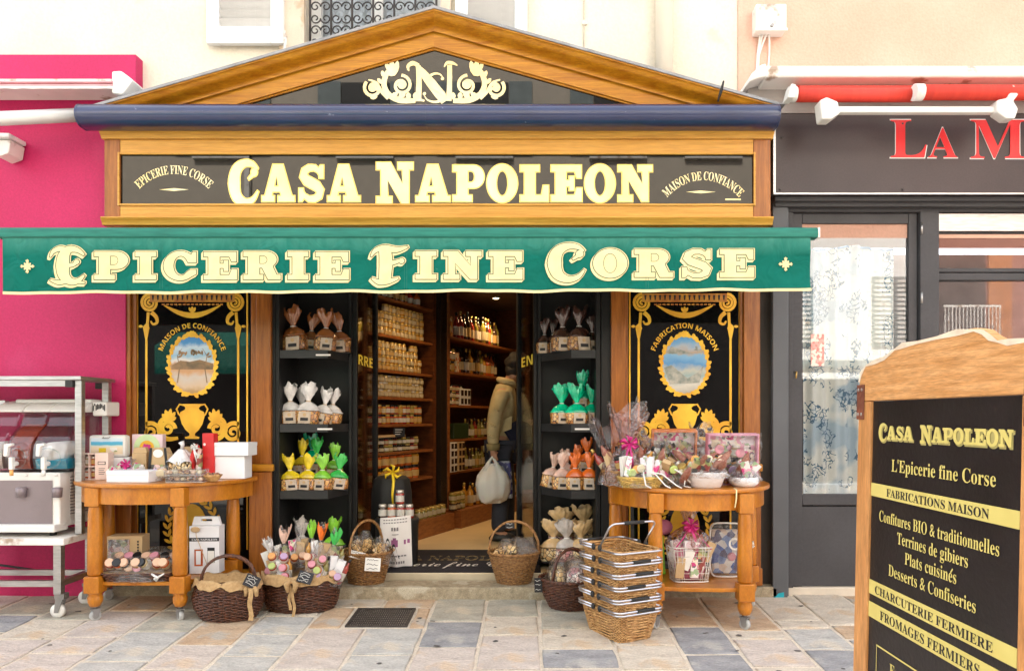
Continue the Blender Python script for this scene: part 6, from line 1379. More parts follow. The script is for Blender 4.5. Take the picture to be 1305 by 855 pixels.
def wrap(parent, rx, ry, zb, zn, zt, mt=CELLO, rnd=1, nk=.12, fan=.45, cx=0, cy=0, lean=0, cr=.08, name='cellophane_wrap'):
    """crumpled clear wrap: up from the rim, gathered at the neck, flared above"""
    ph = rnd*1.7; m = M(); nn = 56
    def fn(u, v):
        a = u*2*PI
        if v < .62: k = v/.62; s = 1-(1-nk)*k**2.2; z = zb+(zn-zb)*k
        else: k = (v-.62)/.38; s = nk+(fan-nk)*k**.9; z = zn+(zt-zn)*k*(1+.18*sin(a*3+ph))
        c_ = 1+cr*sin(a*9+ph+v*4)+cr*.8*sin(a*17+ph*2-v*7)+cr*.6*sin(v*23+a*4)
        return Vector((cx+rx*s*c_*cos(a)+lean*(z-zb), cy+ry*s*c_*sin(a), z))
    m.grid(nn, 22, fn); return m.build(name, mt, parent)
def bow(parent, x, y, z, mt, s=1.0, tails=2, rnd=0):
    R_ = random.Random(rnd); m = M()
    for i in range(6):
        a = i*PI/3+.3; m.tube([(x, y, z), (x+.035*s*cos(a), y-.018*s, z+.03*s*sin(a)), (x+.045*s*cos(a+.4), y-.01*s, z+.04*s*sin(a+.4)), (x+.005, y-.006, z)], [.003, .009*s, .007*s, .003], 6)
    for i in range(tails):
        e = R_.uniform(-.06, .06); m.tube([(x, y-.01, z), (x+e*.5, y-.04, z-.05*s), (x+e, y-.045, z-.10*s-.03*i)], [.004, .006, .003], 6)
    return m.build('ribbon_bow', mt, parent)
PKR = pm('magenta_ribbon', (.62, .03, .22), .35, var=.2, bump=0)
WHR = pm('white_ribbon', (.80, .78, .74), .4, var=.05, bump=0)

# --- things on the left table (top at z .80)
zt = .801
def tbox(name, label, cat, x, y, z, w_, d, h, mt, rz=0, bevel=.004, part='box_body'):
    t = thing(name, label, cat, (x, y, z), rz); m = M(); m.box(-w_/2, w_/2, -d/2, d/2, 0, h); m.build(part, mt, t, bevel=bevel); return t
def pxx(px, Y): return PX(px, Y)
# pink compartment box
Yb = -.33
t = thing('miniature_box', 'pink card box holding small framed miniatures at the left end of the table', 'gift box', (pxx(121, Yb), Yb, zt), rad(8))
m = M(); m.box(-.10, -.094, -.05, .03, 0, .165).box(-.094, .02, .024, .03, 0, .165).box(-.094, .02, -.05, .024, 0, .006).box(-.094, .02, -.05, .024, .159, .165).box(-.094, .02, -.05, .024, .08, .086).box(-.056, -.051, -.05, .024, .006, .159).box(-.018, -.013, -.05, .024, .006, .159); m.build('compartments', PINKC, t)
m = M(); m.box(.021, .10, -.055, .03, 0, .168); m.build('box_end', PINKC, t, bevel=.003)
m = M(); m.box(.040, .085, -.0575, -.0555, .095, .115); m.build('printed_label', INK, t); m = M(); m.box(.044, .081, -.0590, -.0580, .099, .111); m.build('printed_label', PINKC, t)
for i in range(4): m = M(); m.box(.045, .082-.006*(i % 2), -.0575, -.0555, .07-.012*i, .073-.012*i); m.build('printed_line', INK, t)
for i, (x, z, g) in enumerate(((-.074, .09, 3), (-.034, .09, 2), (.002, .09, 4), (-.074, .01, 1), (-.034, .01, 4), (.002, .01, 3))): inst(J(.015, .055, g, 2, i % 3), 'jar', t, (x, -.02, z))
# beach tin standing on a white box
Yb = -.22
t = tbox('white_box', 'white card box under the beach picture tin', 'box', pxx(148, Yb), Yb, zt, .23, .11, .135, WCARD)
t = tbox('beach_tin', 'white rounded tin with a beach picture on its front', 'tin', pxx(140, -.24), -.24, zt+.137, .235, .07, .14, PLAST, rad(2), .018)
BEACH = zramp('beach_picture', [(0, (.70, .55, .38)), (.42, (.78, .66, .48)), (.5, (.62, .72, .66)), (.56, (.08, .42, .60)), (.72, (.12, .45, .68)), (.76, (.60, .75, .85)), (1, (.78, .84, .88))], 0, .11, 22, .06)
m = M(); m.flat([[(-.10, .002), (.10, .002), (.10, .106), (-.10, .106)]], 0); m.build('beach_picture', BEACH, t, loc=(.0, -.0365, .017))
m = M(); m.box(-.05, -.005, -.0385, -.0372, .03, .058); m.build('picture_patch', MT['foil_yellow'], t); m = M(); m.box(.02, .065, -.0385, -.0372, .034, .062); m.build('picture_patch', TEA, t)
m = M(); m.tube([(-.02, -.038, .128), (-.02, -.05, .122), (.02, -.05, .122), (.02, -.038, .128)], .0035, 6); m.build('tin_clasp', METAL, t)
# front white box with flowers in cellophane behind it
t = tbox('flat_white_box', 'flat white card box lying at the front edge of the left table', 'box', pxx(171, -.50), -.50, zt, .262, .14, .068, WCARD, rad(-3))
m = M(); m.box(-.132, .132, -.072, .072, .046, .070); m.build('box_lid', WCARD, t, bevel=.003)
t = thing('wrapped_flowers', 'cellophane wrapped sweets with a magenta bow behind the flat white box', 'gift', (pxx(165, -.36), -.36, zt))
goods(t, 4, 6, .06, .03, .0, .9, 'lpl'); wrap(t, .09, .05, 0, .10, .13, rnd=3); bow(t, .0, -.04, .10, PKR, .8)
# pink and green flower card box on a brown bag box
t = tbox('flower_card_box', 'square pink and green box with a magenta flower on its lid, propped upright', 'gift box', pxx(190, -.16), -.16, zt+.13, .20, .05, .15, pm('pale_pink_card', (.80, .62, .66), .6, var=.02), 0)
m = M(); m.lathe([(.085, 0), (.001, .001)], c=(0, -.0275, .065), n=28, axis='y', cap=False); m.build('green_circle', pm('pale_green_print', (.60, .76, .42), .6), t)
m = M(); m.lathe([(.048, 0), (.001, .001)], c=(0, -.0295, .062), n=28, axis='y', cap=False); m.build('gold_circle', GOLD, t)
for i in range(9): m = M(); a = i*2*PI/9; m.leaf(.0, .06, a, .034 if i % 2 else .028, .022, -.0325-i*.0006); m.build('petal', PKR, t)
bow(t, 0, -.034, .022, PKR, .9, 2, 3)
t = tbox('bag_box_support', 'brown card box standing under the pink flower box', 'box', pxx(190, -.16), -.16, zt, .20, .06, .128, KRAFT)
for i, (px, Yb, w_, lb) in enumerate(((180, -.30, .09, 'brown window bag box at the left of the pair in mid table'), (205, -.34, .125, 'brown window bag box with black side ribbons in mid table'), (243, -.20, .11, 'plain brown bag box behind the biscuit bag'))):
    t = tbox('bag_box', lb, 'gift box', pxx(px, Yb), Yb, zt, w_, .06, .165, KRAFT, rad((4, -2, 0)[i]))
    m = M(); m.box(-w_*.40, w_*.40, -.0325, -.0308, .015, .095); m.build('clear_window', TEA, t)
    m = M(); m.prism([(-w_/2, .166), (w_/2, .166), (w_*.36, .20), (-w_*.36, .20)], -.02, .02); m.build('folded_top', KRAFT, t)
    if i == 1:
        for s_ in (-1, 1): m = M(); m.prism([(s_*w_*.5-.008, 0), (s_*w_*.5+.008, 0), (s_*w_*.36+.008, .20), (s_*w_*.36-.008, .20)], -.036, -.0335); m.build('black_ribbon', INK, t)
        m = M(); m.lathe([(.026, 0), (.001, .001)], c=(0, -.0335, .165), n=18, axis='y', cap=False, sx=1.25); m.build('oval_label', PAPER, t)
# biscuit bag with white cloth top
t = thing('cloth_topped_bag', 'clear bag of pale biscuits with crumpled white paper top in mid table', 'bag', (pxx(232, -.33), -.33, zt), 0)
m = M(); m.lathe([(.07, 0), (.085, .02), (.088, .08), (.07, .13), (.03, .155)], n=24, sy=.6, fn=lambda p, a: Vector((p.x*(1+.09*sin(a*6)), p.y*(1+.09*sin(a*6)), p.z))); m.build('biscuits', BISC['pale'], t)
m = M(); m.grid(26, 5, lambda u, v: Vector(((.095-.075*v)*cos(u*2*PI)*(1+.16*sin(u*2*PI*7)), (.07-.05*v)*sin(u*2*PI)*(1+.16*sin(u*2*PI*5)), .105+.085*v+.012*sin(u*2*PI*5)*(1-v)))); m.build('white_paper_top', FOIL['white'], t)
m = M(); m.tube([(0, 0, .19), (.004, 0, .215), (-.006, 0, .235)], [.013, .012, .02], 8); m.build('gathered_tip', FOIL['white'], t)
m = M()
for i in range(7): m.tube([(-.06+i*.022, -.052, .03), (-.045+i*.02, -.06, .08), (-.05+i*.021, -.05, .11)], [.008, .012, .006], 7)
m.build('biscuit_sticks', BISC['pale'], t)
# tall red box and red folded card
t = tbox('tall_red_box', 'tall narrow bright red gift box standing upright on the left table', 'gift box', pxx(268, -.30), -.30, zt, .075, .06, .29, REDC, rad(-4))
m = M(); m.lathe([(.009, 0), (.001, .001)], c=(-.022, -.0315, .22), n=12, axis='y', cap=False); m.build('white_seal', PAPER, t)
t = thing('red_curved_card', 'curved red holder with wrapped chocolates leaning beside the tall red box', 'gift box', (pxx(253, -.33), -.33, zt))
m = M(); m.prism([(-.040, 0), (.028, .0), (.028, .02), (-.01, .03), (-.016, .12), (.012, .21), (-.008, .225), (-.036, .15)], -.04, .0); m.build('red_holder', REDC, t, bevel=.003)
m = M(); m.prism([(-.006, .035), (.026, .03), (.03, .19), (.012, .2)], -.035, -.005); m.build('chocolates', TEA, t); bow(t, -.005, -.04, .205, WHR, .6)
# white boxes at the right end
t = tbox('stacked_white_box', 'large white card box lowest of the pair at the right end of the left table', 'box', pxx(293, -.24), -.24, zt, .235, .14, .145, WCARD, rad(2))
t = tbox('white_lidded_box', 'white card box with lid stacked on top of the large white box', 'box', pxx(296, -.25), -.25, zt+.147, .265, .15, .082, WCARD, rad(-1))
m = M(); m.box(-.134, .134, -.077, .077, .060, .084); m.build('box_lid', WCARD, t, bevel=.003)
# clear trays of sweets
for i, (dz, lb, px) in enumerate(((0, 'lower clear tray of sweets in rows on the left table', 240), (.040, 'upper clear tray of sweets stacked on another tray', 238))):
    t = thing('sweet_tray', lb, 'sweet tray', (pxx(px, -.50), -.50, zt+dz), rad(-2+3*i), 'clear sweet trays')
    for k in range(6):
        for j in range(2): m = M(); m.ell((-.09+.036*k, -.026+.05*j, .02), (.015, .018, .013), 8, 6); m.build('sweet', [BISC['brown'], CAPS[4], CAPS[5], BISC['orange']][(k+j+i) % 4], t)
    m = M(); m.box(-.112, .112, -.056, .056, .002, .036); m.build('clear_tray', CELLO, t)
    m = M(); m.box(-.112, .112, -.056, .056, 0, .0015); m.build('tray_base', PAPER, t)
t = thing('small_bowl', 'small wooden bowl of sweets beside the clear trays', 'bowl', (pxx(271, -.48), -.48, zt))
m = M(); m.lathe([(.02, 0), (.028, .002), (.056, .035), (.058, .042), (.052, .04), (.02, .008)], n=26, cap=False); m.build('bowl_body', WICKL, t)
for k in range(7): m = M(); m.ell((.03*cos(k*.9), .03*sin(k*.9), .042), (.015, .015, .011), 8, 6); m.build('sweet', BISC['brown'], t)
t = thing('wrapped_sweets', 'clear crumpled bag of wrapped sweets between white box and clear trays', 'bag', (pxx(205, -.46), -.46, zt))
goods(t, 9, 5, .03, .02, .0, 1.2, 'l'); wrap(t, .045, .04, 0, .06, .09, rnd=6, fan=.9, nk=.4)

# --- lower shelf of the left table
zs = .208
t = tbox('windowed_gift_box', 'upright brown gift box with clear window on the lower shelf', 'gift box', pxx(164, -.34), -.34, zs, .21, .12, .245, KRAFT, rad(6))
m = M(); m.box(-.094, .03, -.064, -.0605, .015, .225); m.build('window_display', TEA, t); m = M(); m.box(-.096, .032, -.070, -.0665, .013, .227); m.build('clear_window', CELLO, t)
m = M(); m.box(-.098, -.065, -.075, -.071, .0, .07); m.build('white_label', PAPER, t)
for i in range(9): m = M(); m.box(.075, .085, -.0615, -.0602, .06+i*.018, .072+i*.018); m.build('printed_mark', INK, t)
t = tbox('jar_gift_box', 'open brown box of jars under cellophane behind the tray', 'gift box', pxx(212, -.26), -.26, zs, .30, .10, .07, KRAFT)
for i in range(5): inst(J(.028, .09, (0, 4, 2, 0, 3)[i], i % 3, 0), 'jar', t, (-.11+i*.055, -.02, .03))
wrap(t, .16, .06, .05, .14, .15, rnd=8, nk=.8, fan=.82)
t = thing('wicker_gift_tray', 'flat wicker tray of round lidded jars wrapped in cellophane on the lower shelf', 'gift tray', (pxx(184, -.47), -.47, zs), rad(2))
def sup(a, rx, ry, p):
    c, s = cos(a), sin(a); return (rx*math.copysign(abs(c)**(2/p), c), ry*math.copysign(abs(s)**(2/p), s))
def weave(parent, prof, mt, p=2, n=72, rod=.0046, step=.0088, name='woven_body', stakes=True):
    """real woven rods: profile [(rx, ry, z)]; rings run in and out round the upright stakes"""
    zs_ = [q_[2] for q_ in prof]; m = M(); z = zs_[0]; k = 0
    def rad_at(z):
        for a, b_ in zip(prof, prof[1:]):
            if a[2] <= z <= b_[2]+1e-9: f = (z-a[2])/(b_[2]-a[2]); return a[0]+(b_[0]-a[0])*f, a[1]+(b_[1]-a[1])*f
        return prof[-1][0], prof[-1][1]
    while z <= zs_[-1]:
        rx, ry = rad_at(z); pts = []
        for i in range(n):
            a = 2*PI*i/n; s = (1 if (i//2+k) % 2 else -1)*.0042; x, y = sup(a, rx+s, ry+s, p); pts.append((x, y, z+.0012*sin(a*5+k*2)))
        m.tube(pts, rod, 5, closed=True); z += step; k += 1
    if stakes:
        for i in range(0, n, 4):
            a = 2*PI*(i+1)/n; m.tube([(*sup(a, q_[0], q_[1], p), q_[2]) for q_ in prof], rod*.8, 5)
    b_ = M()
    return m.build(name, mt, parent, kind='stuff')
def rim(parent, rx, ry, z, mt, p=2, r=.010, n=64, name='rim'):
    m = M()
    for ph in (0, PI):
        pts = []
        for i in range(n):
            a = 2*PI*i/n; w_ = a*22+ph; x, y = sup(a, rx+r*.55*cos(w_), ry+r*.55*cos(w_), p); pts.append((x, y, z+r*.55*sin(w_)))
        m.tube(pts, r*.62, 6, closed=True)
    return m.build(name, mt, parent)
def base(parent, rx, ry, z, mt, p=2): m = M(); m.slab([sup(2*PI*i/40, rx, ry, p) for i in range(40)], z, z+.006); return m.build('base', mt, parent)
weave(t, [(.20, .10, .004), (.225, .115, .05)], WICKD, 5, 60)
base(t, .19, .095, 0, WICKD, 5)
m = M(); m.slab([sup(2*PI*i/40, .215, .11, 5) for i in range(40)], .035, .052); m.build('straw_bed', BURLAP, t)
for i in range(7):
    for j in range(2): place(J(.030, .075, (3, 4, 5, 0, 2)[(i+j) % 5], (7, 7, 1, 3, 7, 1)[(i*2+j) % 6], (i+j) % 3), 'jar', t, -.165+i*.054+.02*j, -.05+.075*j, .085, PI/2-.5-.5*j, 0, ri_.uniform(-.4, .4))
for i in (2, 3): place(LDM[(i*2) % 6], 'jar_lid', t, -.15+i*.05, -.085, .08, PI/2-.4, 0, 0)
wrap(t, .235, .125, .0, .135, .15, rnd=5, nk=.78, fan=.72, cr=.05)
m = M(); m.tube([(.10, -.12, .05), (.15, -.145, .03), (.13, -.13, .01)], [.006, .01, .006], 6); m.tube([(.12, -.13, .02), (.18, -.14, .055)], [.008, .004], 6); m.build('white_ribbon', WHR, t)
t = tbox('bottle_carry_box', 'white carry box with handle and printed bottles on the lower shelf', 'carry box', pxx(264, -.30), -.30, zs, .185, .10, .30, WCARD, rad(3))
m = M(); m.prism([(-.09, .301), (.09, .301), (.075, .355), (.038, .355), (.034, .325), (-.034, .325), (-.038, .355), (-.075, .355)], -.012, .012); m.prism([(-.038, .340), (.038, .340), (.038, .356), (-.038, .356)], -.0118, .0118); m.build('carry_handle', WCARD, t)
m = M(); m.box(-.0926, .0926, -.0515, -.0503, .205, .228); bd = m.build('black_band', INK, t); m = M(); line(m, FT['casa'], -.075, .082, .210, .013, -.0525); m.build('band_lettering', WCARD, t)
m = M(); m.box(-.0945, -.0926, -.049, .049, .0, .300); m.build('black_side', INK, t)
for x0, z0, x1, z1, mt in ((-.06, .05, -.008, .155, MT['jar_pepper']), (-.05, .06, -.02, .145, WCARD), (.02, .07, .065, .165, INK), (.022, .072, .063, .145, PAPER)):
    m = M(); yy = -.0512 if mt in (MT['jar_pepper'], INK) else -.0524; m.box(x0, x1, yy, -.0502, z0, z1); m.build('printed_window', mt, t)
m = M(); m.tube([(-.05, -.055, .285), (-.045, -.06, .24), (-.02, -.058, .17), (.02, -.056, .06)], .002, 5); m.build('string', KRAFT, t); m = M(); m.ell((-.05, -.062, .28), (.03, .004, .018), 14, 6); m.build('oval_tag', KRAFT, t)

# ------------------------------------------------------------------ baskets on the ground
def liner(parent, rx, ry, z, mt, p=2, drop=.045, rnd=0, up=.03):
    m = M(); ph = rnd
    def fn(u, v):
        a = u*2*PI; wv = .010*sin(a*7+ph)+.007*sin(a*13+ph*2)
        if v < .5: k = v/.5; r_ = -.05+.055*k; z_ = z-.03+(up+.03)*k
        else: k = (v-.5)/.5; r_ = .005+.018*k; z_ = z+up-(drop+up+wv)*k
        x, y = sup(a, rx+r_+wv*.4, ry+r_+wv*.4, p); return Vector((x, y, z_+wv*.7*(1-abs(v-.5)*2)))
    m.grid(72, 8, fn); return m.build('burlap_liner', mt, parent)
def handle(parent, r, h, z, mt, ang=0, n=22, th=.011, lean=0):
    m = M(); pts = []
    for i in range(n+1):
        a = PI*i/n; x = r*cos(a); pts.append((x*cos(ang)-lean*sin(a)*sin(ang), x*sin(ang)+lean*sin(a), z+h*sin(a)**.85))
    for ph in (0, 2*PI/3, 4*PI/3):
        q_ = []
        for i, p_ in enumerate(pts):
            w_ = i*1.1+ph; q_.append((p_[0]+.4*th*cos(w_), p_[1]+.4*th*sin(w_), p_[2]+.4*th*sin(w_+.8)))
        m.tube(q_, th*.72, 6)
    return m.build('handle', mt, parent)
def tagcard(label, x, y, z, w_, h, rz, tilt, col=INK, marks=PAPER, pc=4, roll=0):
    t = thing('price_tag', label, 'price tag', (x, y, z), rz); t.rotation_euler = (tilt, roll, rz)
    m = M(); m.box(-w_/2, w_/2, -.002, .002, -h/2, h/2); m.build('slate' if col is INK else 'card', col, t)
    R_ = random.Random(int(abs(x*1000)))
    for i in range(pc):
        zz = h*.32-h*.64*i/max(1, pc-1); m = M(); xx = -w_*.38
        pts = []
        while xx < w_*.36: pts.append((xx, -.0035, zz+R_.uniform(-.006, .006))); xx += .008
        m.tube(pts, .0016, 4); m.build('handwriting', marks, t)
    return t
# first dark basket
Yc = -.50; X1 = PX(291, -.5); g = gz(-.5)
t = thing('dark_wicker_basket', 'dark oval wicker basket with arched handle and burlap lining beside the left table', 'basket', (X1, Yc, g), rad(-8))
weave(t, [(.165, .12, .006), (.205, .145, .07), (.215, .155, .13), (.20, .14, .19), (.185, .13, .215)], WICKD); base(t, .16, .115, 0, WICKD)
rim(t, .187, .132, .222, WICKD, r=.012); liner(t, .19, .135, .225, BURLAP, drop=.025, rnd=2, up=.022); handle(t, .155, .165, .21, WICKD, rad(20), lean=.0)
m = M(); m.slab([sup(2*PI*i/30, .165, .112, 2) for i in range(30)], .15, .175); m.build('burlap_filling', BURLAP, t)
for i in range(6): place(LDM[i], 'jar_lid', t, -.02+.035*i, .02-.03*(i % 2), .175, .5, .2, 0)
m = M()
for s_ in (-1, 1): m.tube([(.195, -.07, .22), (.20+s_*.03, -.10, .20), (.205+s_*.035, -.105, .16)], [.012, .018, .010], 6)
m.grid(2, 8, lambda u, v: Vector((.19+.03*u+.006*sin(v*9), -.115-.004*sin(v*7), .21-.19*v))); m.build('burlap_bow', BURLAP, t)
tagcard('slate tag with chalk writing on the rim of the handled dark basket', PX(321, -.62), -.62, g+.245, .085, .075, rad(20), rad(-30), roll=rad(28))
# second dark basket with wrapped bags
Yc = -.335; X2 = PX(384, Yc); g = gz(Yc)
t = thing('dark_wicker_basket', 'wide dark wicker basket with burlap bow full of cellophane gift bags', 'basket', (X2, Yc, g), rad(2))
weave(t, [(.20, .125, .006), (.225, .145, .06), (.235, .15, .12), (.235, .145, .18), (.225, .14, .205)], WICKD); base(t, .195, .12, 0, WICKD)
rim(t, .228, .142, .212, WICKD, r=.012); liner(t, .232, .146, .215, BURLAP, drop=.03, rnd=4, up=.026)
m = M(); m.slab([sup(2*PI*i/30, .21, .12, 2) for i in range(30)], .12, .15); m.build('burlap_filling', BURLAP, t)
m = M()
for s_ in (-1, 1): m.tube([(-.01, -.175, .215), (-.01+s_*.03, -.19, .20), (-.01+s_*.02, -.19, .15)], [.012, .02, .010], 6)
for s_ in (-1, 1): m.grid(2, 8, lambda u, v: Vector((-.02+s_*.012+.018*u+.006*sin(v*9+s_), -.178-.004*sin(v*7)-.003*s_, .21-(.19+.02*s_)*v)))
m.build('burlap_bow', BURLAP, t)
tagcard('slate tag with chalk writing leaning on the gift bags of the wide dark basket', PX(389, -.50), -.50, g+.235, .095, .07, rad(-12), rad(-25), roll=rad(12))
def gift_bag(label, px, Y, z, w_, h, rnd, caps=(0, 1, 2, 3), foil='clear', tilt=0, rz=0, group=None, kinds='jlp', cols=2):
    t = thing('gift_bag', label, 'gift bag', (PX(px, Y), Y, z), rz, group); t.rotation_euler = (0, rad(tilt), rz); R_ = random.Random(rnd); r = w_/2; hb = h*.68
    for i in range(len(caps)):
        xx = (-.5+(i % cols)/(max(1, cols-1)))*w_*.42; zz = .02+(i//cols)*.055; inst(J(.026, .06, R_.randrange(5), 3+caps[i] % 5, 1), 'jar', t, (xx+R_.uniform(-.01, .01), .005, zz+.03+R_.uniform(-.01, .01)), (PI/2-R_.uniform(.2, .9), R_.uniform(-.5, .5), R_.uniform(-.3, .3)))
    inst(Bt(.020, .17, R_.randrange(5), 1, 1), 'bottle', t, (w_*.25, .015, .02), (0, rad(12), 0)); inst(R_.choice(PKM), 'packet', t, (-w_*.22, .02, .03), (0, rad(-9), .4), (.9, .9, 1.25)); inst(R_.choice(PKM), 'packet', t, (0, .01, .05), (.1, rad(7), .1))
    wrap(t, r, r*.62, 0, hb, h, rnd=rnd, nk=.16, fan=.42, cr=.06)
    if foil != 'clear': p1 = R_.uniform(0, 6); k1 = R_.uniform(.45, .8); m = M(); m.grid(30, 7, lambda u, v: Vector(((.010+.030*k1*sin(min(1, v*1.1)*1.6))*cos(u*2*PI)*(1+.3*sin(u*31+p1)*v)+.02*sin(p1)*v*v, (.009+.014*v)*sin(u*2*PI)*(1+.3*sin(u*25)), hb-.01+(h-hb)*v*(.95+.25*v*sin(u*4*PI+p1)+.12*v*sin(u*44))))); m.build('coloured_tip', FOIL[foil], t)
    return t
zb = g+.155; GB = 'cellophane gift bags in the wide dark basket'
gift_bag('cellophane gift bag with pastel lids at the left front of the wide dark basket', 360, -.40, zb, .15, .25, 1, (1, 0, 3, 0, 1, 2), tilt=-10, group=GB)
gift_bag('cellophane gift bag with pastel lids right of centre in the wide dark basket', 400, -.41, zb+.01, .15, .26, 2, (1, 2, 0, 3, 4, 0), tilt=6, group=GB)
gift_bag('small cellophane gift bag at the right front of the wide dark basket', 424, -.38, zb, .10, .19, 3, (4, 2), tilt=16, group=GB)
gift_bag('cellophane gift bag with pale pink tip at the back left of the wide dark basket', 366, -.26, zb+.06, .12, .29, 4, (4, 5), 'pink', -6, group=GB)
gift_bag('tall clear topped cellophane gift bag at the back middle of the wide dark basket', 381, -.28, zb+.09, .13, .27, 5, (1, 4), 'clear', 0, group=GB)
gift_bag('cellophane gift bag with green tip at the back of the wide dark basket', 395, -.24, zb+.09, .12, .29, 6, (3, 5), 'lime', 3, group=GB)
gift_bag('cellophane gift bag with orange tip behind the wide dark basket', 408, -.26, zb+.08, .12, .29, 7, (5, 4), 'orange', 2, group=GB)
gift_bag('cellophane gift bag with green tip at the right back of the wide dark basket', 421, -.27, zb+.06, .12, .28, 8, (1, 5), 'green', 8, group=GB)
gift_bag('cellophane gift bag with white tip at the far left back of the basket', 352, -.30, zb+.03, .11, .26, 9, (0, 5), 'white', -12, group=GB)
# round baskets on the step
def round_basket(label, px, Y, z, r0, r1, h, mt, hh, ang, rz=0, sy=.9, hr=None):
    t = thing('round_wicker_basket', label, 'basket', (PX(px, Y), Y, z), rz)
    weave(t, [(r0, r0*sy, .005), (r0+(r1-r0)*.5, (r0+(r1-r0)*.5)*sy, h*.5), (r1, r1*sy, h)], mt, 2, 64, rod=.0042, step=.008); base(t, r0, r0*sy, 0, mt)
    rim(t, r1+.003, (r1+.003)*sy, h+.004, mt, r=.011); handle(t, hr or r1, hh, h, mt, ang, th=.009); return t
t = round_basket('honey brown round basket of wrapped biscuits on the step left of the doorway', 467, -.0, .079, .115, .168, .205, WICKM, .21, rad(62))
m = M(); m.slab([sup(2*PI*i/30, .155, .14, 2) for i in range(30)], .15, .175); m.build('biscuit_bed', BISC['pale'], t)
Rb = random.Random(3)
for i in range(22):
    a = Rb.uniform(0, 2*PI); q_ = Rb.random()**.5*.13; m = M(); m.box(-.022, .022, -.012, .012, 0, .085); o = m.build('biscuit', BISC['pale'], t, loc=(q_*cos(a), q_*sin(a)*.8, .165+(.13-q_)*.5), rot=(Rb.uniform(-.7, .7), Rb.uniform(-.7, .7), Rb.uniform(0, 3)), bevel=.006)
for i, (x, y, z) in enumerate(((-.07, .02, .24), (.08, .02, .23), (.13, -.03, .20), (-.02, .06, .27))):
    m = M(); m.grid(18, 8, lambda u, v: Vector((x+(.055*(1-v)**.7+.012+.02*max(0, v-.7))*cos(u*2*PI)*(1+.2*sin(u*30)), y+(.05*(1-v)**.7+.01)*sin(u*2*PI), z-.06+.13*v))); m.build('cellophane_bag', CELLO, t)
    if i in (1, 2): m = M(); m.grid(10, 2, lambda u, v: Vector((x+.05+.05*u, y-.03+.02*v, z+.02+.03*sin(u*5)+.03*v*(1-2*u)))); m.build('black_bag_tip', INK, t)
tagcard('white card tag with drawing on the rim of the honey brown basket', PX(475, -.19), -.19, .235, .10, .085, rad(4), rad(-8), PAPER, MT['iron'] if 'iron' in MT else IRON, 3, rad(4))
tagcard('white folded card leaning among the biscuits of the honey brown basket', PX(455, -.13), -.13, .285, .10, .05, rad(10), rad(-35), PAPER, IRON, 1, rad(15))
t = round_basket('light brown round basket with tall handle right of the doorway step', 655, -.0, .079, .112, .168, .20, WICKM, .21, rad(4))
for i in range(12):
    a = i*.55; m = M(); m.box(-.03, .03, -.01, .01, 0, .05); m.build('biscuit', BISC['pale'], t, loc=(-.05+.02*cos(a)*2, -.04+.05*sin(a*1.7), .165+.004*i), rot=(.5*sin(i*2), .6*cos(i), a), bevel=.005)
m = M(); m.slab([sup(2*PI*i/30, .155, .14, 2) for i in range(30)], .15, .172); m.build('cloth_bed', BURLAP, t)
for i, (x, y) in enumerate(((-.05, -.03), (.06, -.02), (.10, .03), (.02, .05))):
    m = M(); m.grid(18, 8, lambda u, v: Vector((x+(.065*(1-v)**.6+.012+.03*max(0, v-.7))*cos(u*2*PI)*(1+.2*sin(u*30)), y+(.055*(1-v)**.6+.01)*sin(u*2*PI), .17+.13*v))); m.build('cellophane_bag', CELLO, t)
tagcard('small black tag with white figures hanging from the tall basket handle', PX(650, -.02), -.035, .079+.385, .062, .036, 0, rad(-5), INK, PAPER, 2)
# third dark basket at the right
Yc = -.30; X5 = PX(727, Yc); g = gz(Yc)
t = thing('dark_wicker_basket', 'dark wicker basket with arched handle partly behind the stack of shopping baskets', 'basket', (X5, Yc, g), rad(-12))
weave(t, [(.13, .11, .006), (.17, .145, .08), (.19, .16, .15), (.195, .165, .18)], WICKD); base(t, .125, .105, 0, WICKD); rim(t, .198, .168, .186, WICKD, r=.012); handle(t, .15, .19, .18, WICKD, rad(52), th=.012)
m = M(); m.slab([sup(2*PI*i/30, .18, .15, 2) for i in range(30)], .12, .145); m.build('paper_bed', BURLAP, t)
for i, (x, y, w_, k) in enumerate(((-.07, -.05, .13, 'clear'), (.05, -.06, .15, 'clear'), (.02, .06, .14, 'kraft'))):
    m = M(); m.lathe([(w_*.4, 0), (w_*.5, .03), (w_*.45, .09), (w_*.2, .125)], c=(x, y, .145), n=18, fn=lambda p, a: Vector((p.x*(1+.1*sin(a*5)), p.y*(1+.1*sin(a*4)), p.z))); m.build('sweets', BISC['pinkmix' if i == 1 else 'pale'], t)
    m = M(); m.grid(20, 8, lambda u, v: Vector((x+(w_*.55*(1-v)**.5+.015+.04*max(0, v-.7))*cos(u*2*PI)*(1+.2*sin(u*30)), y+(w_*.5*(1-v)**.5+.01)*sin(u*2*PI), .15+.17*v))); m.build('cellophane_bag', CELLO, t)
tagcard('small black tag with white figures at the left rim of the right dark basket', PX(686, -.33), -.36, g+.155, .05, .09, rad(10), rad(-6), INK, PAPER, 3)

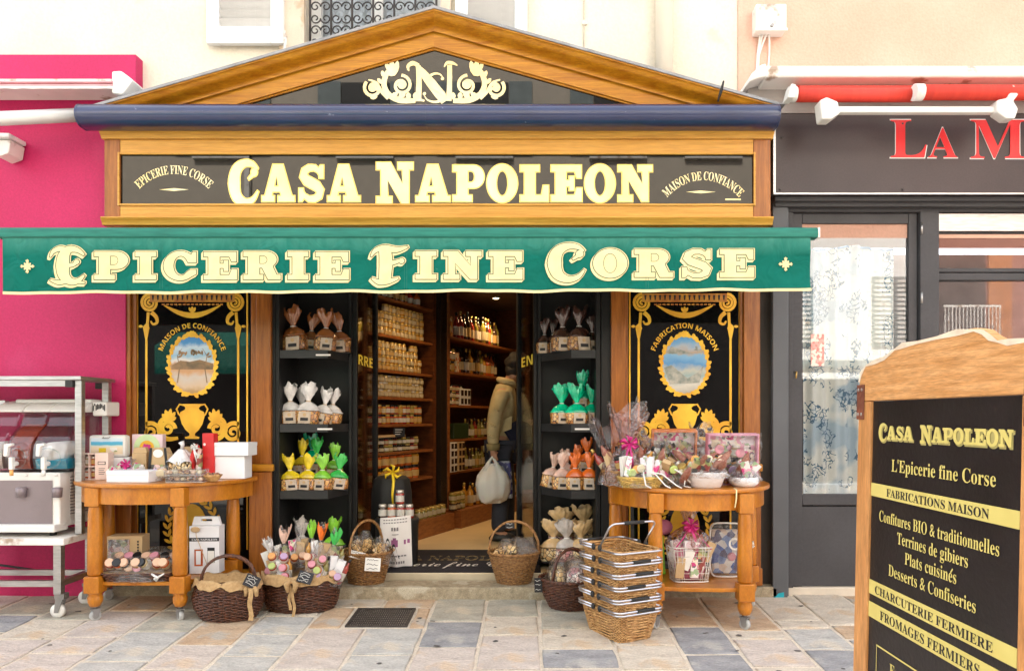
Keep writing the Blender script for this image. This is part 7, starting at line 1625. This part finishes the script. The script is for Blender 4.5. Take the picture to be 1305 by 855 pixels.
# ------------------------------------------------------------------ stack of six shopping baskets
SX, SY = .5245, -.786; RZ = math.atan2(.28, -.15); L2, W2 = .205, .150
def rectpath(x0, x1, y, r=.035, z=0):
    """U from (x0,-y) round x1 to (x0,y)"""
    s = 1 if x1 > x0 else -1; pts = [(x0, -y, z), (x1-s*r, -y, z)]
    for i in range(5): a = rad(-90+i*22.5); pts.append((x1-s*r+s*r*cos(a), -y+r+r*sin(a), z))
    pts.append((x1, -y+r+.001, z)); pts.append((x1, y-r-.001, z))
    for i in range(5): a = rad(i*22.5); pts.append((x1-s*r+s*r*cos(a), y-r+r*sin(a), z))
    pts.append((x1-s*r-s*.001, y, z)); pts.append((x0, y, z)); return pts
def shop_basket(label, k, z, raised=False, jx=0, jy=0, jr=0):
    t = thing('shopping_basket', label, 'shopping basket', (SX+jx, SY+jy, z), RZ+jr, 'stacked wicker shopping baskets')
    h = .165
    prof = [(.158, .110, .004), (.178, .126, .08), (.196, .142, h-.01)]
    weave(t, prof, WICKL, 7, 88, rod=.0042, step=.0082)
    base(t, .157, .108, 0, WICKL, 7)
    rim(t, .199, .145, h-.002, WICKL, 8, .008, 90)
    AL = MT['aluminium_tube']
    zz = h+.012
    m = M(); m.tube(rectpath(.03, .207, .153, z=zz-.016), .0055, 8); m.tube(rectpath(-.03, -.207, .153, z=zz-.016), .0055, 8); m.build('metal_rim', AL, t)
    for s in (1, -1):
        if raised and s == -1:
            A = rad(52); P_ = [(x, y, 0) for x, y, _ in rectpath(-.03, -.205, .153)]
            P_ = [(-.03+(p[0]+.03)*cos(A), p[1], zz-(p[0]+.03)*sin(A)) for p in P_]
            m = M(); m.tube(P_, .0058, 8); m.build('handle', AL, t)
            xg = -.03-.175*cos(A); zg = zz+.175*sin(A)
            m = M(); m.tube([(xg, -.065, zg), (xg, .065, zg)], .0105, 10); m.build('black_grip', RUBBER, t)
        else:
            m = M(); m.tube(rectpath(s*.03, s*.205, .157, z=zz), .0058, 8); m.build('handle', AL, t)
            m = M(); o = .03*((k*7) % 3-1); m.tube([(s*.205, -.058+o, zz), (s*.205, .058+o, zz)], .0095, 10); m.build('black_grip', RUBBER, t)
        for y in (-.157, .157):
            m = M(); m.ell((s*.032, y, zz-.008), (.015, .011, .019), 10, 8); m.build('pivot_clip', RUBBER, t)
    return t
pm('aluminium_tube', (.62, .63, .68), .28, m=.85, var=.06, bump=0)
words = ['bottom honey wicker shopping basket standing on the paving, lowest of the stack', 'second honey wicker shopping basket from the bottom of the stack', 'third honey wicker shopping basket from the bottom of the stack', 'fourth honey wicker shopping basket from the bottom of the stack', 'fifth wicker shopping basket, just beneath the topmost of the stack', 'topmost wicker shopping basket with its metal handle raised']
gs = gz(SY)-.005
for k in range(6): shop_basket(words[k], k, gs+.067*k+.004, k == 5, ri_.uniform(-.004, .004), ri_.uniform(-.004, .004), ri_.uniform(-.03, .03))

# ------------------------------------------------------------------ right table: wrapped gift baskets
zt = .781
def gift_basket(label, px, Y, z, rx, ry, h, zt_, rnd, ribbon=PKR, bm=WICKM, cel=CELLO, p=2, n=14, gz_=.05, kinds='jbpslbp', fan=.45, nk=.14, bowz=None, weavep=True):
    t = thing('gift_basket', label, 'gift basket', (PX(px, Y), Y, z), 0)
    if weavep: weave(t, [(rx*.85, ry*.85, .004), (rx, ry, h)], bm, p, 56, rod=.004, step=.0078); rim(t, rx, ry, h+.003, bm, p, .008)
    base(t, rx*.84, ry*.84, 0, bm, p)
    goods(t, rnd, n, rx*.8, ry*.7, gz_, .6, kinds, h*.6)
    wrap(t, rx*1.08, ry*1.08, .0, bowz or zt_*.66, zt_, cel, rnd, nk, fan, cr=.07)
    if ribbon: bow(t, 0, -ry*.5, (bowz or zt_*.66), ribbon, 1.3, 3, rnd)
    return t
gift_basket('tall crumpled cellophane gift basket with magenta bow at the left end of the right table', 800, -.46, zt, .155, .12, .08, .47, 21, PKR, WICKM, CELLOP, n=22, bowz=.25, fan=.75)
t = thing('loose_cellophane', 'pointed clear cellophane packet of pale roses behind the magenta bow', 'gift', (PX(812, -.28), -.28, zt))
goods(t, 31, 8, .06, .03, .04, .5, 'pls', .2); wrap(t, .12, .07, 0, .36, .52, rnd=4, nk=.25, fan=.06, cr=.1)
t = thing('pink_cellophane_fan', 'large pale pink cellophane fan rising from the leftmost gift basket', 'cellophane', (PX(783, -.40), -.40, zt+.09))
m = M(); m.grid(30, 12, lambda u, v: Vector(((u-.5)*(.07+.22*v)+.02*sin(u*30)*v-.03*v, .03*sin(u*21+v*3)*v+.02*sin(v*9), .30*v*(1+.15*sin(u*13))))); m.build('fan_sheet', CELLOP, t)
t = gift_basket('golden tray basket of biscuits with white ribbons at the front of the right table', 815, -.62, zt, .125, .085, .055, .105, 22, None, pm('gold_tray', (.62, .42, .12), .4, m=.3, var=.3, vs=40), n=10, p=6, kinds='pl', fan=.5, nk=.6, gz_=.03)
m = M()
for dx in (-.02, .05, .09): m.tube([(.02, -.02, .10), (.03+dx, -.09, .08), (.05+dx*1.6, -.12, .02), (.08+dx*1.6, -.13, .004)], .004, 6)
m.build('white_ribbon', WHR, t)
# open hamper boxes leaning on the glass
def hamper(label, px, Y, w_, h, tilt, mt, rnd, frame, rz=0, zz=zt):
    t = thing('gift_hamper', label, 'hamper', (PX(px, Y), Y, zz), rz); t.rotation_euler = (rad(-tilt), 0, rz)
    m = M(); m.box(-w_/2, w_/2, 0, .012, 0, h).box(-w_/2, -w_/2+.010, -.06, -.001, 0, h).box(w_/2-.010, w_/2, -.06, -.001, 0, h).box(-w_/2+.011, w_/2-.011, -.06, -.001, h-.010, h).box(-w_/2+.011, w_/2-.011, -.06, -.001, 0, .01); m.build('open_box', frame, t)
    m = M(); m.box(-w_/2+.012, w_/2-.012, -.02, -.001, .012, h-.012); m.build('printed_lining', mt, t)
    R_ = random.Random(rnd)
    for i in range(12):
        x = R_.uniform(-w_*.38, w_*.38); z = R_.uniform(.02, h*.62); k = R_.random(); ro = (R_.uniform(-.1, .1), R_.uniform(-.7, .7), R_.uniform(0, .5))
        if k < .3: inst(Bt(.024, .19, R_.randrange(6), R_.randrange(3), R_.choice((0, 1))), 'bottle', t, (x*.8, -.042, z*.5), ro)
        elif k < .55: inst(J(.028, .075, R_.randrange(5), R_.choice((0, 1, 2)), 1), 'jar', t, (x, -.042, z), ro)
        elif k < .8: inst(R_.choice(PKM), 'packet', t, (x, -.045, z), ro, (1, 1, 1))
        else: inst(R_.choice(LDM), 'jar_lid', t, (x, -.062, z+.04), (PI/2, 0, 0), (1.1, 1.1, 1))
    m = M(); m.grid(20, 20, lambda u, v: Vector(((u-.5)*w_*1.04, -.080+.012*sin(u*17+v*9)+.008*sin(v*31), h*1.03*v))); m.build('cellophane_sheet', CELLO, t)
    return t
gift_basket('tall clear wrapped gift basket with white bow between the two open gift boxes', 893, -.30, zt, .10, .08, .06, .36, 33, WHR, WICKM, CELLO, n=14, bowz=.22, fan=.7, weavep=False)
gift_basket('bulky clear wrapped gift basket between magenta bow basket and tilted gift box', 835, -.50, zt, .11, .08, .05, .29, 35, WHR, WICKM, CELLO, n=16, bowz=.18, fan=.8, weavep=False)
ORF = pm('orange_card_edge', (.62, .17, .03), .5)
hamper('tilted orange edged gift box of wine and jars in the middle of the right table', 857, -.40, .27, .345, -10, FLOWC, 5, ORF, rad(-4))
hamper('pink flowered gift box with white packets at the right of the table', 930, -.44, .31, .315, -5, FLOWC, 8, pm('pink_card_edge', (.70, .30, .42), .5), rad(2))
# white ceramic-like bowl wrapped
t = thing('wrapped_white_bowl', 'white oval bowl of sweets wrapped in cellophane at the front of the right table', 'gift bowl', (PX(900, -.66), -.66, zt))
m = M(); m.lathe([(.075, 0), (.085, .004), (.118, .085), (.122, .092), (.112, .088), (.07, .01)], n=32, sy=.75, cap=False); m.build('bowl_body', pm('white_basketry', (.78, .78, .80), .5, var=.06, bump=.6, bs=120), t)
goods(t, 12, 22, .09, .06, .07, 1.2, 'lplsj', .05); wrap(t, .128, .10, .06, .13, .165, rnd=7, nk=.45, fan=.55)
t = thing('wrapped_white_bowl', 'small white bowl of chocolates wrapped in cellophane at the right end of the table', 'gift bowl', (PX(948, -.58), -.58, zt))
m = M(); m.lathe([(.06, 0), (.085, .02), (.088, .05), (.075, .055)], n=28, cap=False); m.build('bowl_body', MT['white_basketry'], t)
goods(t, 14, 8, .05, .05, .04, 1.2, 'lps', .02); wrap(t, .095, .085, .03, .11, .15, rnd=9, nk=.35, fan=.6)
t = thing('crumpled_clear_wrap', 'crumpled clear wrap with white ribbons between tray basket and white bowl', 'gift', (PX(863, -.60), -.60, zt))
goods(t, 41, 14, .09, .05, .01, 1.3, 'lppsj', .08); wrap(t, .10, .08, 0, .10, .15, rnd=11, nk=.35, fan=.7, cr=.14)
m = M(); m.tube([(.0, -.05, .1), (.03, -.09, .06), (.02, -.1, .01), (.06, -.1, .004)], .004, 6); m.tube([(-.05, -.04, .12), (0, -.08, .09), (.06, -.09, .03)], .005, 6); m.build('white_ribbon', WHR, t)
t = thing('hanging_string', 'thin pale ribbon end hanging over the front edge of the right table', 'ribbon', (PX(938, -.80), -.80, zt))
m = M(); m.tube([(.0, .04, .004), (0, -.012, .0), (-.004, -.02, -.05), (-.012, -.02, -.10)], .004, 6); m.build('ribbon_end', CREAMC, t)
t = thing('tied_string', 'white string bow tied round the rear right leg of the table', 'ribbon', (PX(951, -.40), -.40, .36))
bow(t, 0, -.05, .05, WHR, .8, 2, 3); m = M(); m.tube([(0, -.05, .05), (-.006, -.05, -.08), (.004, -.05, -.2)], .003, 5); m.build('string_tail', WHR, t)
# lower shelf of the right table
t = thing('wire_gift_basket', 'white wire basket of pink tissue and gifts wrapped with a magenta ribbon', 'gift basket', (PX(878, -.52), -.52, .208), rad(3))
m = M(); WB = pm('white_wire', (.78, .74, .70), .4, bump=0); bw, bd_, bh = .13, .095, .205
def wr(v): return (bw*(.80+.20*v), bd_*(.80+.2*v))
for v in (0, 1): a, b_ = wr(v); m.tube([(*sup(2*PI*i/48, a, b_, 6), v*bh+.004) for i in range(48)], .0042, 6, closed=True)
for k in range(6): v = (k+.5)/6; a, b_ = wr(v); m.tube([(*sup(2*PI*i/48, a, b_, 6), v*bh+.004) for i in range(48)], .0018, 4, closed=True)
n_ = 44
for i in range(n_):
    a0_ = 2*PI*i/n_
    for s_ in (-1, 1):
        pts = []
        for j in range(5): v = j/4; a, b_ = wr(v); pts.append((*sup(a0_+s_*.12*(v-.5), a, b_, 6), v*bh+.004))
        if i % 2 == 0: m.tube(pts, .0016, 4)
m.build('wire_frame', WB, t)
m = M(); m.lathe([(.08, .01), (.098, .08), (.110, .20), (.05, .23)], n=24, sy=.72, fn=lambda p, a: Vector((p.x*(1+.06*sin(a*9)), p.y*(1+.06*sin(a*7)), p.z))); m.build('pink_tissue', pm('pink_tissue', (.60, .20, .28), .8, c2=(.42, .10, .18), vs=12, bump=.6, bs=20), t)
goods(t, 51, 24, .085, .05, .06, .4, 'pbps', .08); R9 = random.Random(9)
for i in range(6): inst(R9.choice(PKM), 'packet', t, (-.08+.03*i, -.070, .03+.05*(i % 3)), (0, R9.uniform(-.5, .5), R9.uniform(-.2, .2)))
wrap(t, .14, .10, .20, .335, .445, CELLOP, 13, .12, .42, cr=.07); bow(t, 0, -.03, .335, PKR, 1.2, 3, 5)
m = M()
for s_ in (-1, 1): m.tube([(0, -.03, .33), (s_*.05, -.07, .27), (s_*.11, -.09, .20)], .004, 6)
m.build('magenta_ribbon', PKR, t)
t = thing('blue_gift_bag', 'clear zipped bag of blue and white goods at the right of the lower shelf', 'gift bag', (PX(924, -.42), -.42, .208), rad(-4))
m = M(); m.box(-.085, .085, -.02, .03, .02, .29); m.build('blue_goods', patches('blue_goods', [(.08, .16, .45), (.75, .74, .72), (.2, .3, .55), (.7, .6, .5), (.1, .1, .2)], 26, .4), t, bevel=.012)
goods(t, 61, 7, .06, .02, .03, .4, 'plp', .12)
m = M(); m.tube([(x, -.035, z) for x, z in [(p[0], p[1]+.17) for p in [sup(2*PI*i/40, .098, .165, 6) for i in range(40)]]], .006, 6, closed=True); m.build('white_edge', WHR, t)
m = M(); m.grid(14, 14, lambda u, v: Vector(((u-.5)*.19, -.045+.008*sin(u*17+v*9), .01+.32*v))); m.build('clear_front', CELLO, t)
m = M(); m.lathe([(.038, 0), (.030, .004), (.026, .001)], c=(.05, -.055, .21), n=20, axis='y', cap=False); m.build('white_ring', WHR, t)
t = thing('green_leaf_bag', 'green and magenta wrapped gift behind the wire basket', 'gift', (PX(838, -.36), -.36, .208))
m = M(); m.prism([(-.04, 0), (.05, 0), (.03, .30), (-.05, .34)], -.02, .02); m.build('green_wrap', FOIL['lime'], t, bevel=.01); m = M(); m.ell((.03, -.03, .30), (.06, .03, .05), 12, 8); m.build('magenta_tissue', MT['pink_tissue'], t)

# ------------------------------------------------------------------ metal trolley and slush machine at the left
xr = -2.76
t = thing('metal_trolley', 'grey metal trolley with white top and casters under the drinks machine', 'trolley', (-3.1, -.3, 0))
m = M(); m.box(-3.7, xr, -.60, -.12, .43, .47); m.build('white_top', WHITED, t, w=True, bevel=.004)
for x in (xr-.10, -3.5):
    for y in (-.52, -.20): m = M(); m.box(x, x+.045, y-.02, y+.02, .125, .43); m.build('leg', METAL, t, w=True)
for y in (-.52, -.20): m = M(); m.box(-3.5, xr-.10, y-.018, y+.018, .17, .205); m.build('cross_bar', METAL, t, w=True)
m = M(); m.box(xr-.098, xr-.057, -.50, -.22, .17, .205); m.build('cross_bar', METAL, t, w=True)
for x in (xr-.075, -3.48):
    for y in (-.50, -.22):
        m = M(); g_ = gz(y); m.mi = 0; r = .042; m.lathe([(.02, -.014), (r, -.014), (r*1.03, 0), (r, .014), (.02, .014)], c=(x-.02, y, g_+r), n=20, axis='y'); m.mi = 1
        for s_ in (-1, 1): m.prism([(x-.035, g_+r-.01), (x-.01, g_+r-.01), (x+.02, g_+.115), (x-.025, g_+.115)], y+s_*.019-.002, y+s_*.019+.002)
        m.box(x-.03, x+.03, y-.025, y+.025, g_+.115, .124); m.build('caster', [PLAST, STEEL], t, w=True)
t = thing('metal_rack', 'steel rack with flat shelf over the drinks machine by the magenta wall', 'rack', (-3.1, -.3, 1.4))
zs_ = PZ(482, -.45)
m = M(); m.box(-3.9, xr+.03, -.48, -.10, zs_-.012, zs_+.012); m.build('shelf_plate', METAL, t, w=True, bevel=.003)
m = M(); m.box(-3.9, xr-.045, -.46, -.44, zs_-.05, zs_-.013); m.build('shelf_rail', METAL, t, w=True)
for y in (-.44, -.15): m = M(); m.box(xr-.02, xr+.022, y-.02, y+.02, .475, zs_-.013); m.build('upright', METAL, t, w=True, bevel=.003)
for y in (-.465, -.15): m = M(); m.box(xr-.07, xr-.025, y-.01, y+.03, zs_-.055, zs_-.015); m.build('black_clamp', RUBBER, t, w=True)
m = M(); m.box(-3.9, -3.42, -.16, -.12, zs_-.16, zs_-.13); m.build('side_rail', METAL, t, w=True)
# machine
t = thing('slush_machine', 'white iced drinks machine with orange and blue drink tanks', 'drinks machine', (-3.1, -.28, .47))
mx = -2.845; zb, zm = .50, PZ(602, -.5)
m = M(); m.box(-3.45, mx, -.50, -.10, zb+.02, zm-.0); m.build('housing', PLAST, t, w=True, bevel=.008)
m = M(); m.box(-3.45, mx-.045, -.506, -.501, PZ(668, -.5), PZ(612, -.5)); m.build('front_panel', pm('brushed_mauve_steel', (.20, .16, .165), .3, m=.3, c2=(.24, .195, .205), vs=3), t, w=True)
m = M(); m.box(-3.45, mx+.002, -.56, -.42, zb, zb+.045); m.build('drip_tray', PLAST, t, w=True, bevel=.008)
for i in range(13): m = M(); z = zb+.09+i*.019; m.box(mx, mx+.003, -.40, -.18, z, z+.006); m.build('vent_slot', MT['grey_print'], t, w=True)
m = M(); m.lathe([(.02, 0), (.02, .03)], c=(mx-.06, -.47, .472), n=12); m.build('rubber_foot', RUBBER, t, w=True)
TG = glassy('tank_plastic', (.90, .88, .88), .07, .04)
tanks = [(-3.175, -3.02, 'orange', (.26, .035, .012), .30), (-3.01, -2.80, 'blue', (.0, .30, .45), .07), (-3.36, -3.19, 'third', (.6, .5, .45), .1)]
zt0, zt1 = zm+.012, PZ(531, -.36)+.028
for x0, x1, nm, col, fill in tanks:
    prof = [(-.10, zt0), (-.49, zt0), (-.508, zt0+.03), (-.515, zt0+.075), (-.51, zt0+.12), (-.495, zt0+.165), (-.468, zt0+.205), (-.43, zt0+.24), (-.385, zt0+.27), (-.335, zt1), (-.10, zt1)]
    m = M(); m.sec(prof, x0, x1); tk = m.build('tank', TG, t, w=True, bevel=.012)
    zf = zt0+fill
    lp = [(-.12, zt0+.01), (-.485, zt0+.01), (-.498, zt0+.06), (-.492, zt0+min(fill, .12)), (-.478, zt0+min(fill, .165)+.0005), (-.41 if fill > .2 else -.477, zt0+min(fill, .235)+.001), (-.33 if fill > .2 else -.476, zt0+min(fill, .28)+.0015), (-.12, zt0+min(fill, .285)+.002)]
    m = M(); m.sec(lp, x0+.012, x1-.012); m.build('drink', pm('drink_'+nm, col, .2, coat=.5, var=.25, vs=14, bump=0), t, w=True)
    m = M(); m.lathe([(.02, -.22), (.062, -.20), (.066, 0), (.058, .02), (.03, .03)], c=((x0+x1)/2, -.29, zt0+.11), n=24, axis='y'); m.build('cooling_drum', PLAST if nm != 'orange' else MT['drink_orange'], t, w=True)
    m = M(); pr = [((x1-x0)*.36*cos(2*PI*i/28)+(x0+x1)/2, -.520, zt0+.075+.062*sin(2*PI*i/28)) for i in range(28)]; m.tube(pr, .0035, 6, closed=True); m.build('front_ring', CLEAR, t, w=True)
    m = M(); lid = [(-.08, zt1+.001), (-.338, zt1+.001), (-.345, zt1+.01), (-.315, zt1+.032), (-.28, zt1+.052), (-.23, zt1+.068), (-.17, zt1+.075), (-.08, zt1+.075)]; m.sec(lid, x0-.004, x1+.004); m.build('curved_lid', PLAST, t, w=True, bevel=.006)
    xm = (x0+x1)/2-.0
    m = M(); m.tube([(xm, -.515, zt0+.045), (xm, -.56, zt0+.04)], .016, 10); m.box(xm-.012, xm+.012, -.572, -.545, zt0+.01, zt0+.085); m.build('tap_body', PLAST, t, w=True, bevel=.004)
    m = M(); m.prism([(xm-.03, zt0+.165), (xm+.018, zt0+.17), (xm+.02, zt0+.155), (xm-.004, zt0+.15), (xm-.012, zt0+.09), (xm-.034, zt0+.09)], -.585, -.560); m.build('tap_lever', PLAST, t, w=True, bevel=.004)
    m = M(); m.tube([(xm, -.561, zt0+.008), (xm, -.561, zt0-.026)], .011, 10); m.build('spout', MT['sweet_orange'] if nm == 'orange' else PLAST, t, w=True)
m = M(); m.box(-2.79, -2.70+.0, -.26, -.10, PZ(530, -.2), PZ(512, -.2)); m.box(-3.3, -2.81, -.24, -.09, zt1+.03, zt1+.085); m.build('rear_head', PLAST, t, w=True, bevel=.01)
R_ = random.Random(2)
for i in range(9): m = M(); x = -2.785+.009*i; m.box(x, x+.006, -.2625, -.2605, PZ(519+R_.uniform(-2, 5), -.2), PZ(515+R_.uniform(-1, 2), -.2)+.0); m.build('printed_mark', INK, t, w=True)
for px in (35, 55, 73): m = M(); m.ell((PX(px, -.5), -.512, PZ(605, -.5)), (.010, .006, .008), 8, 5); m.build('cover_screw', PLAST, t, w=True)
for px in (22, 68): m = M(); m.lathe([(.004, .0), (.026, -.002), (.030, .055), (.012, .06)], c=(PX(px+5, -.52), -.52, PZ(633, -.52)), n=14, fn=None); m.build('cup_reflector', MT['brushed_mauve_steel'], t, w=True)
t = thing('magenta_step', 'low magenta plinth behind the metal trolley', 'plinth', (-3.2, -.08, 0))
t2_ = thing('black_cable', 'black power cable lying behind the metal trolley', 'cable', (-2.95, -.12, .15))
m = M(); m.tube([(-3.5, -.12, .22), (-3.1, -.14, .17), (-2.9, -.14, .15), (-2.75, -.13, .2)], .008, 6); m.build('cable', RUBBER, t2_, w=True)
bpy.data.objects.remove(t)

# ------------------------------------------------------------------ chalkboard style sign in the foreground
BX = .95; dL = BX*942/416.0
def U(px): return dL-BX*942/(px-672.0)
def ZB(px, py): return 1.2-(py-530)*(BX*942/(px-672.0))/942
t = thing('standing_sign_board', 'large wooden framed black sign board standing at the right foreground', 'sign board', (BX, -5+dL, 0)); t.rotation_euler = (0, rad(1.2), -PI/2)
t.rotation_euler = (Matrix.Rotation(-PI/2, 3, 'Z')@Matrix.Rotation(rad(-1.2), 3, 'X')).to_euler()
zg = gz(-5+dL-.4)
ub0, ub1 = U(1104), U(1294); UW = ub1+.085
out = [(0, 1.215), (.0, 1.30)]
for px, py in ((1089, 485), (1091, 474), (1097, 464), (1108, 459), (1120, 454), (1133, 443), (1142, 438), (1160, 434), (1185, 428), (1210, 421), (1232, 418), (1243, 420), (1252, 427), (1262, 432), (1275, 433), (1290, 431), (1305, 430)): out.append((U(px), ZB(px, py)))
out = [(0, 1.242)]+[p for p in out[2:]]+[(UW-.02, ZB(1305, 430)-.01), (UW, 1.33), (UW, 1.242)]
m = M(); m.prism(out, -.013, .013); hb = m.build('shaped_top', SOFTW, t, bevel=.004)
m = M(); m.stroke([(p[0], p[1]-.005) for p in out[1:-1]], [.010+.006*sin(i*2.3) for i in range(len(out)-2)], -.0142); m.build('worn_edge', pm('bare_worn_wood', (.72, .60, .46), .8, var=.12, vs=30), hb)
m = M(); m.box(.002, ub0, -.013, .013, zg+.0, 1.241); m.build('frame_side', SOFTV, t, bevel=.003)
m = M(); m.box(ub1, UW-.002, -.013, .013, zg+.0, 1.241); m.build('frame_side', SOFTV, t, bevel=.003)
m = M(); m.box(ub0+.001, ub1-.001, -.013, .013, .12, .19); m.build('frame_foot', SOFTV, t, bevel=.003)
m = M(); m.box(ub0+.001, ub1-.001, -.006, .006, .191, 1.2405); bp2 = m.build('black_panel', pm('black_board', (.010, .008, .009), .4, var=.3, bump=.1, dirt=((.035, .03, .03), 5, .68)), t)
for s_, u in ((0, .0), (1, ub1+.012)):
    m = M(); m.box(u-.003, u+.042, -.0165, -.0135, 1.19 if s_ == 0 else 1.18, 1.29 if s_ == 0 else 1.30); h_ = m.build('rusty_hinge', RUST, t, bevel=.002)
    for zz in (1.205, 1.275):
        for uu in (.01, .03): m = M(); m.ell((u+uu, -.0175, zz), (.005, .002, .005), 8, 5); m.build('screw', METAL, h_)
yb = -.0075
def bt(key, pa, pb, zz, h, mat=GOLDT, y=yb):
    m = M(); line(m, FT[key], U(pa), U(pb), zz, h, y); return m.build('lettering', mat, bp2)
ws = slabword('CASA', U(1112), U(1155), 1.137, .036, big=1.25, gap=.0)+slabword('NAPOLEON', U(1164), U(1281), 1.137, .036, big=1.25, gap=.0)
SHD = pm('board_shadow_yellow', (.40, .34, .12), .6, bump=0)
for ch, pcs in ws:
    m = M()
    for i, (o, hs) in enumerate(pcs): m.flat([[(x+.002, z-.003) for x, z in grow(o, .0012)]], yb+.0012-i*.0002)
    m.build('letter_shadow', SHD, bp2)
    m = M()
    for i, (o, hs) in enumerate(pcs): m.flat([o]+hs, yb-.0003-i*.0002)
    m.build('letter', GOLDT, bp2)
bt('b1', 1129, 1260, 1.054, .033)
for zz0, zz1, key, pa, pb, tb, th_ in ((.978, 1.014, 'b2', 1124, 1253, .985, .021), (.706, .745, 'b7', 1112, 1261, .713, .022), (.642, .684, 'b8', 1119, 1245, .650, .024)):
    m = M(); m.box(ub0+.001, U(1291), yb-.0004, yb+.001, zz0, zz1); m.build('yellow_band', GOLDT, bp2); bt(key, pa, pb, tb, th_, INK, yb-.0012)
bt('b3', 1115, 1266, .914, .030); bt('b4', 1138, 1227, .869, .030); bt('b5', 1148, 1213, .824, .030); bt('b6', 1128, 1238, .778, .030)
m = M(); F5 = FT['b5']; uu = U(1148)+(U(1213)-U(1148))*FT['b5p'][2]/F5[2]+.006; m.stroke([(uu+.004, .845), (uu+.012, .855)], .004, yb); m.build('accent_mark', GOLDT, bp2)
m = M(); a, b_ = U(1115), U(1270)
m.stroke([(a, .30), (a, .575), (b_, .575), (b_, .30)], .005, yb); m.build('box_outline', GOLDT, bp2)
bt('b9', 1132, 1180, .520, .03); bt('b10', 1120, 1170, .475, .03)
# second leaf of the folding board, leaning away behind
m = M(); m.box(.01, .07, .0, .026, 0, 1.26, Matrix.Translation((0, .02, zg))@Matrix.Rotation(rad(-14), 4, 'X')).box(UW-.07, UW-.01, .0, .026, 0, 1.26, Matrix.Translation((0, .02, zg))@Matrix.Rotation(rad(-14), 4, 'X')); 
bmesh.ops.translate(m.bm, vec=(0, .30, 0), verts=m.bm.verts); m.build('rear_leg_frame', SOFTV, t)
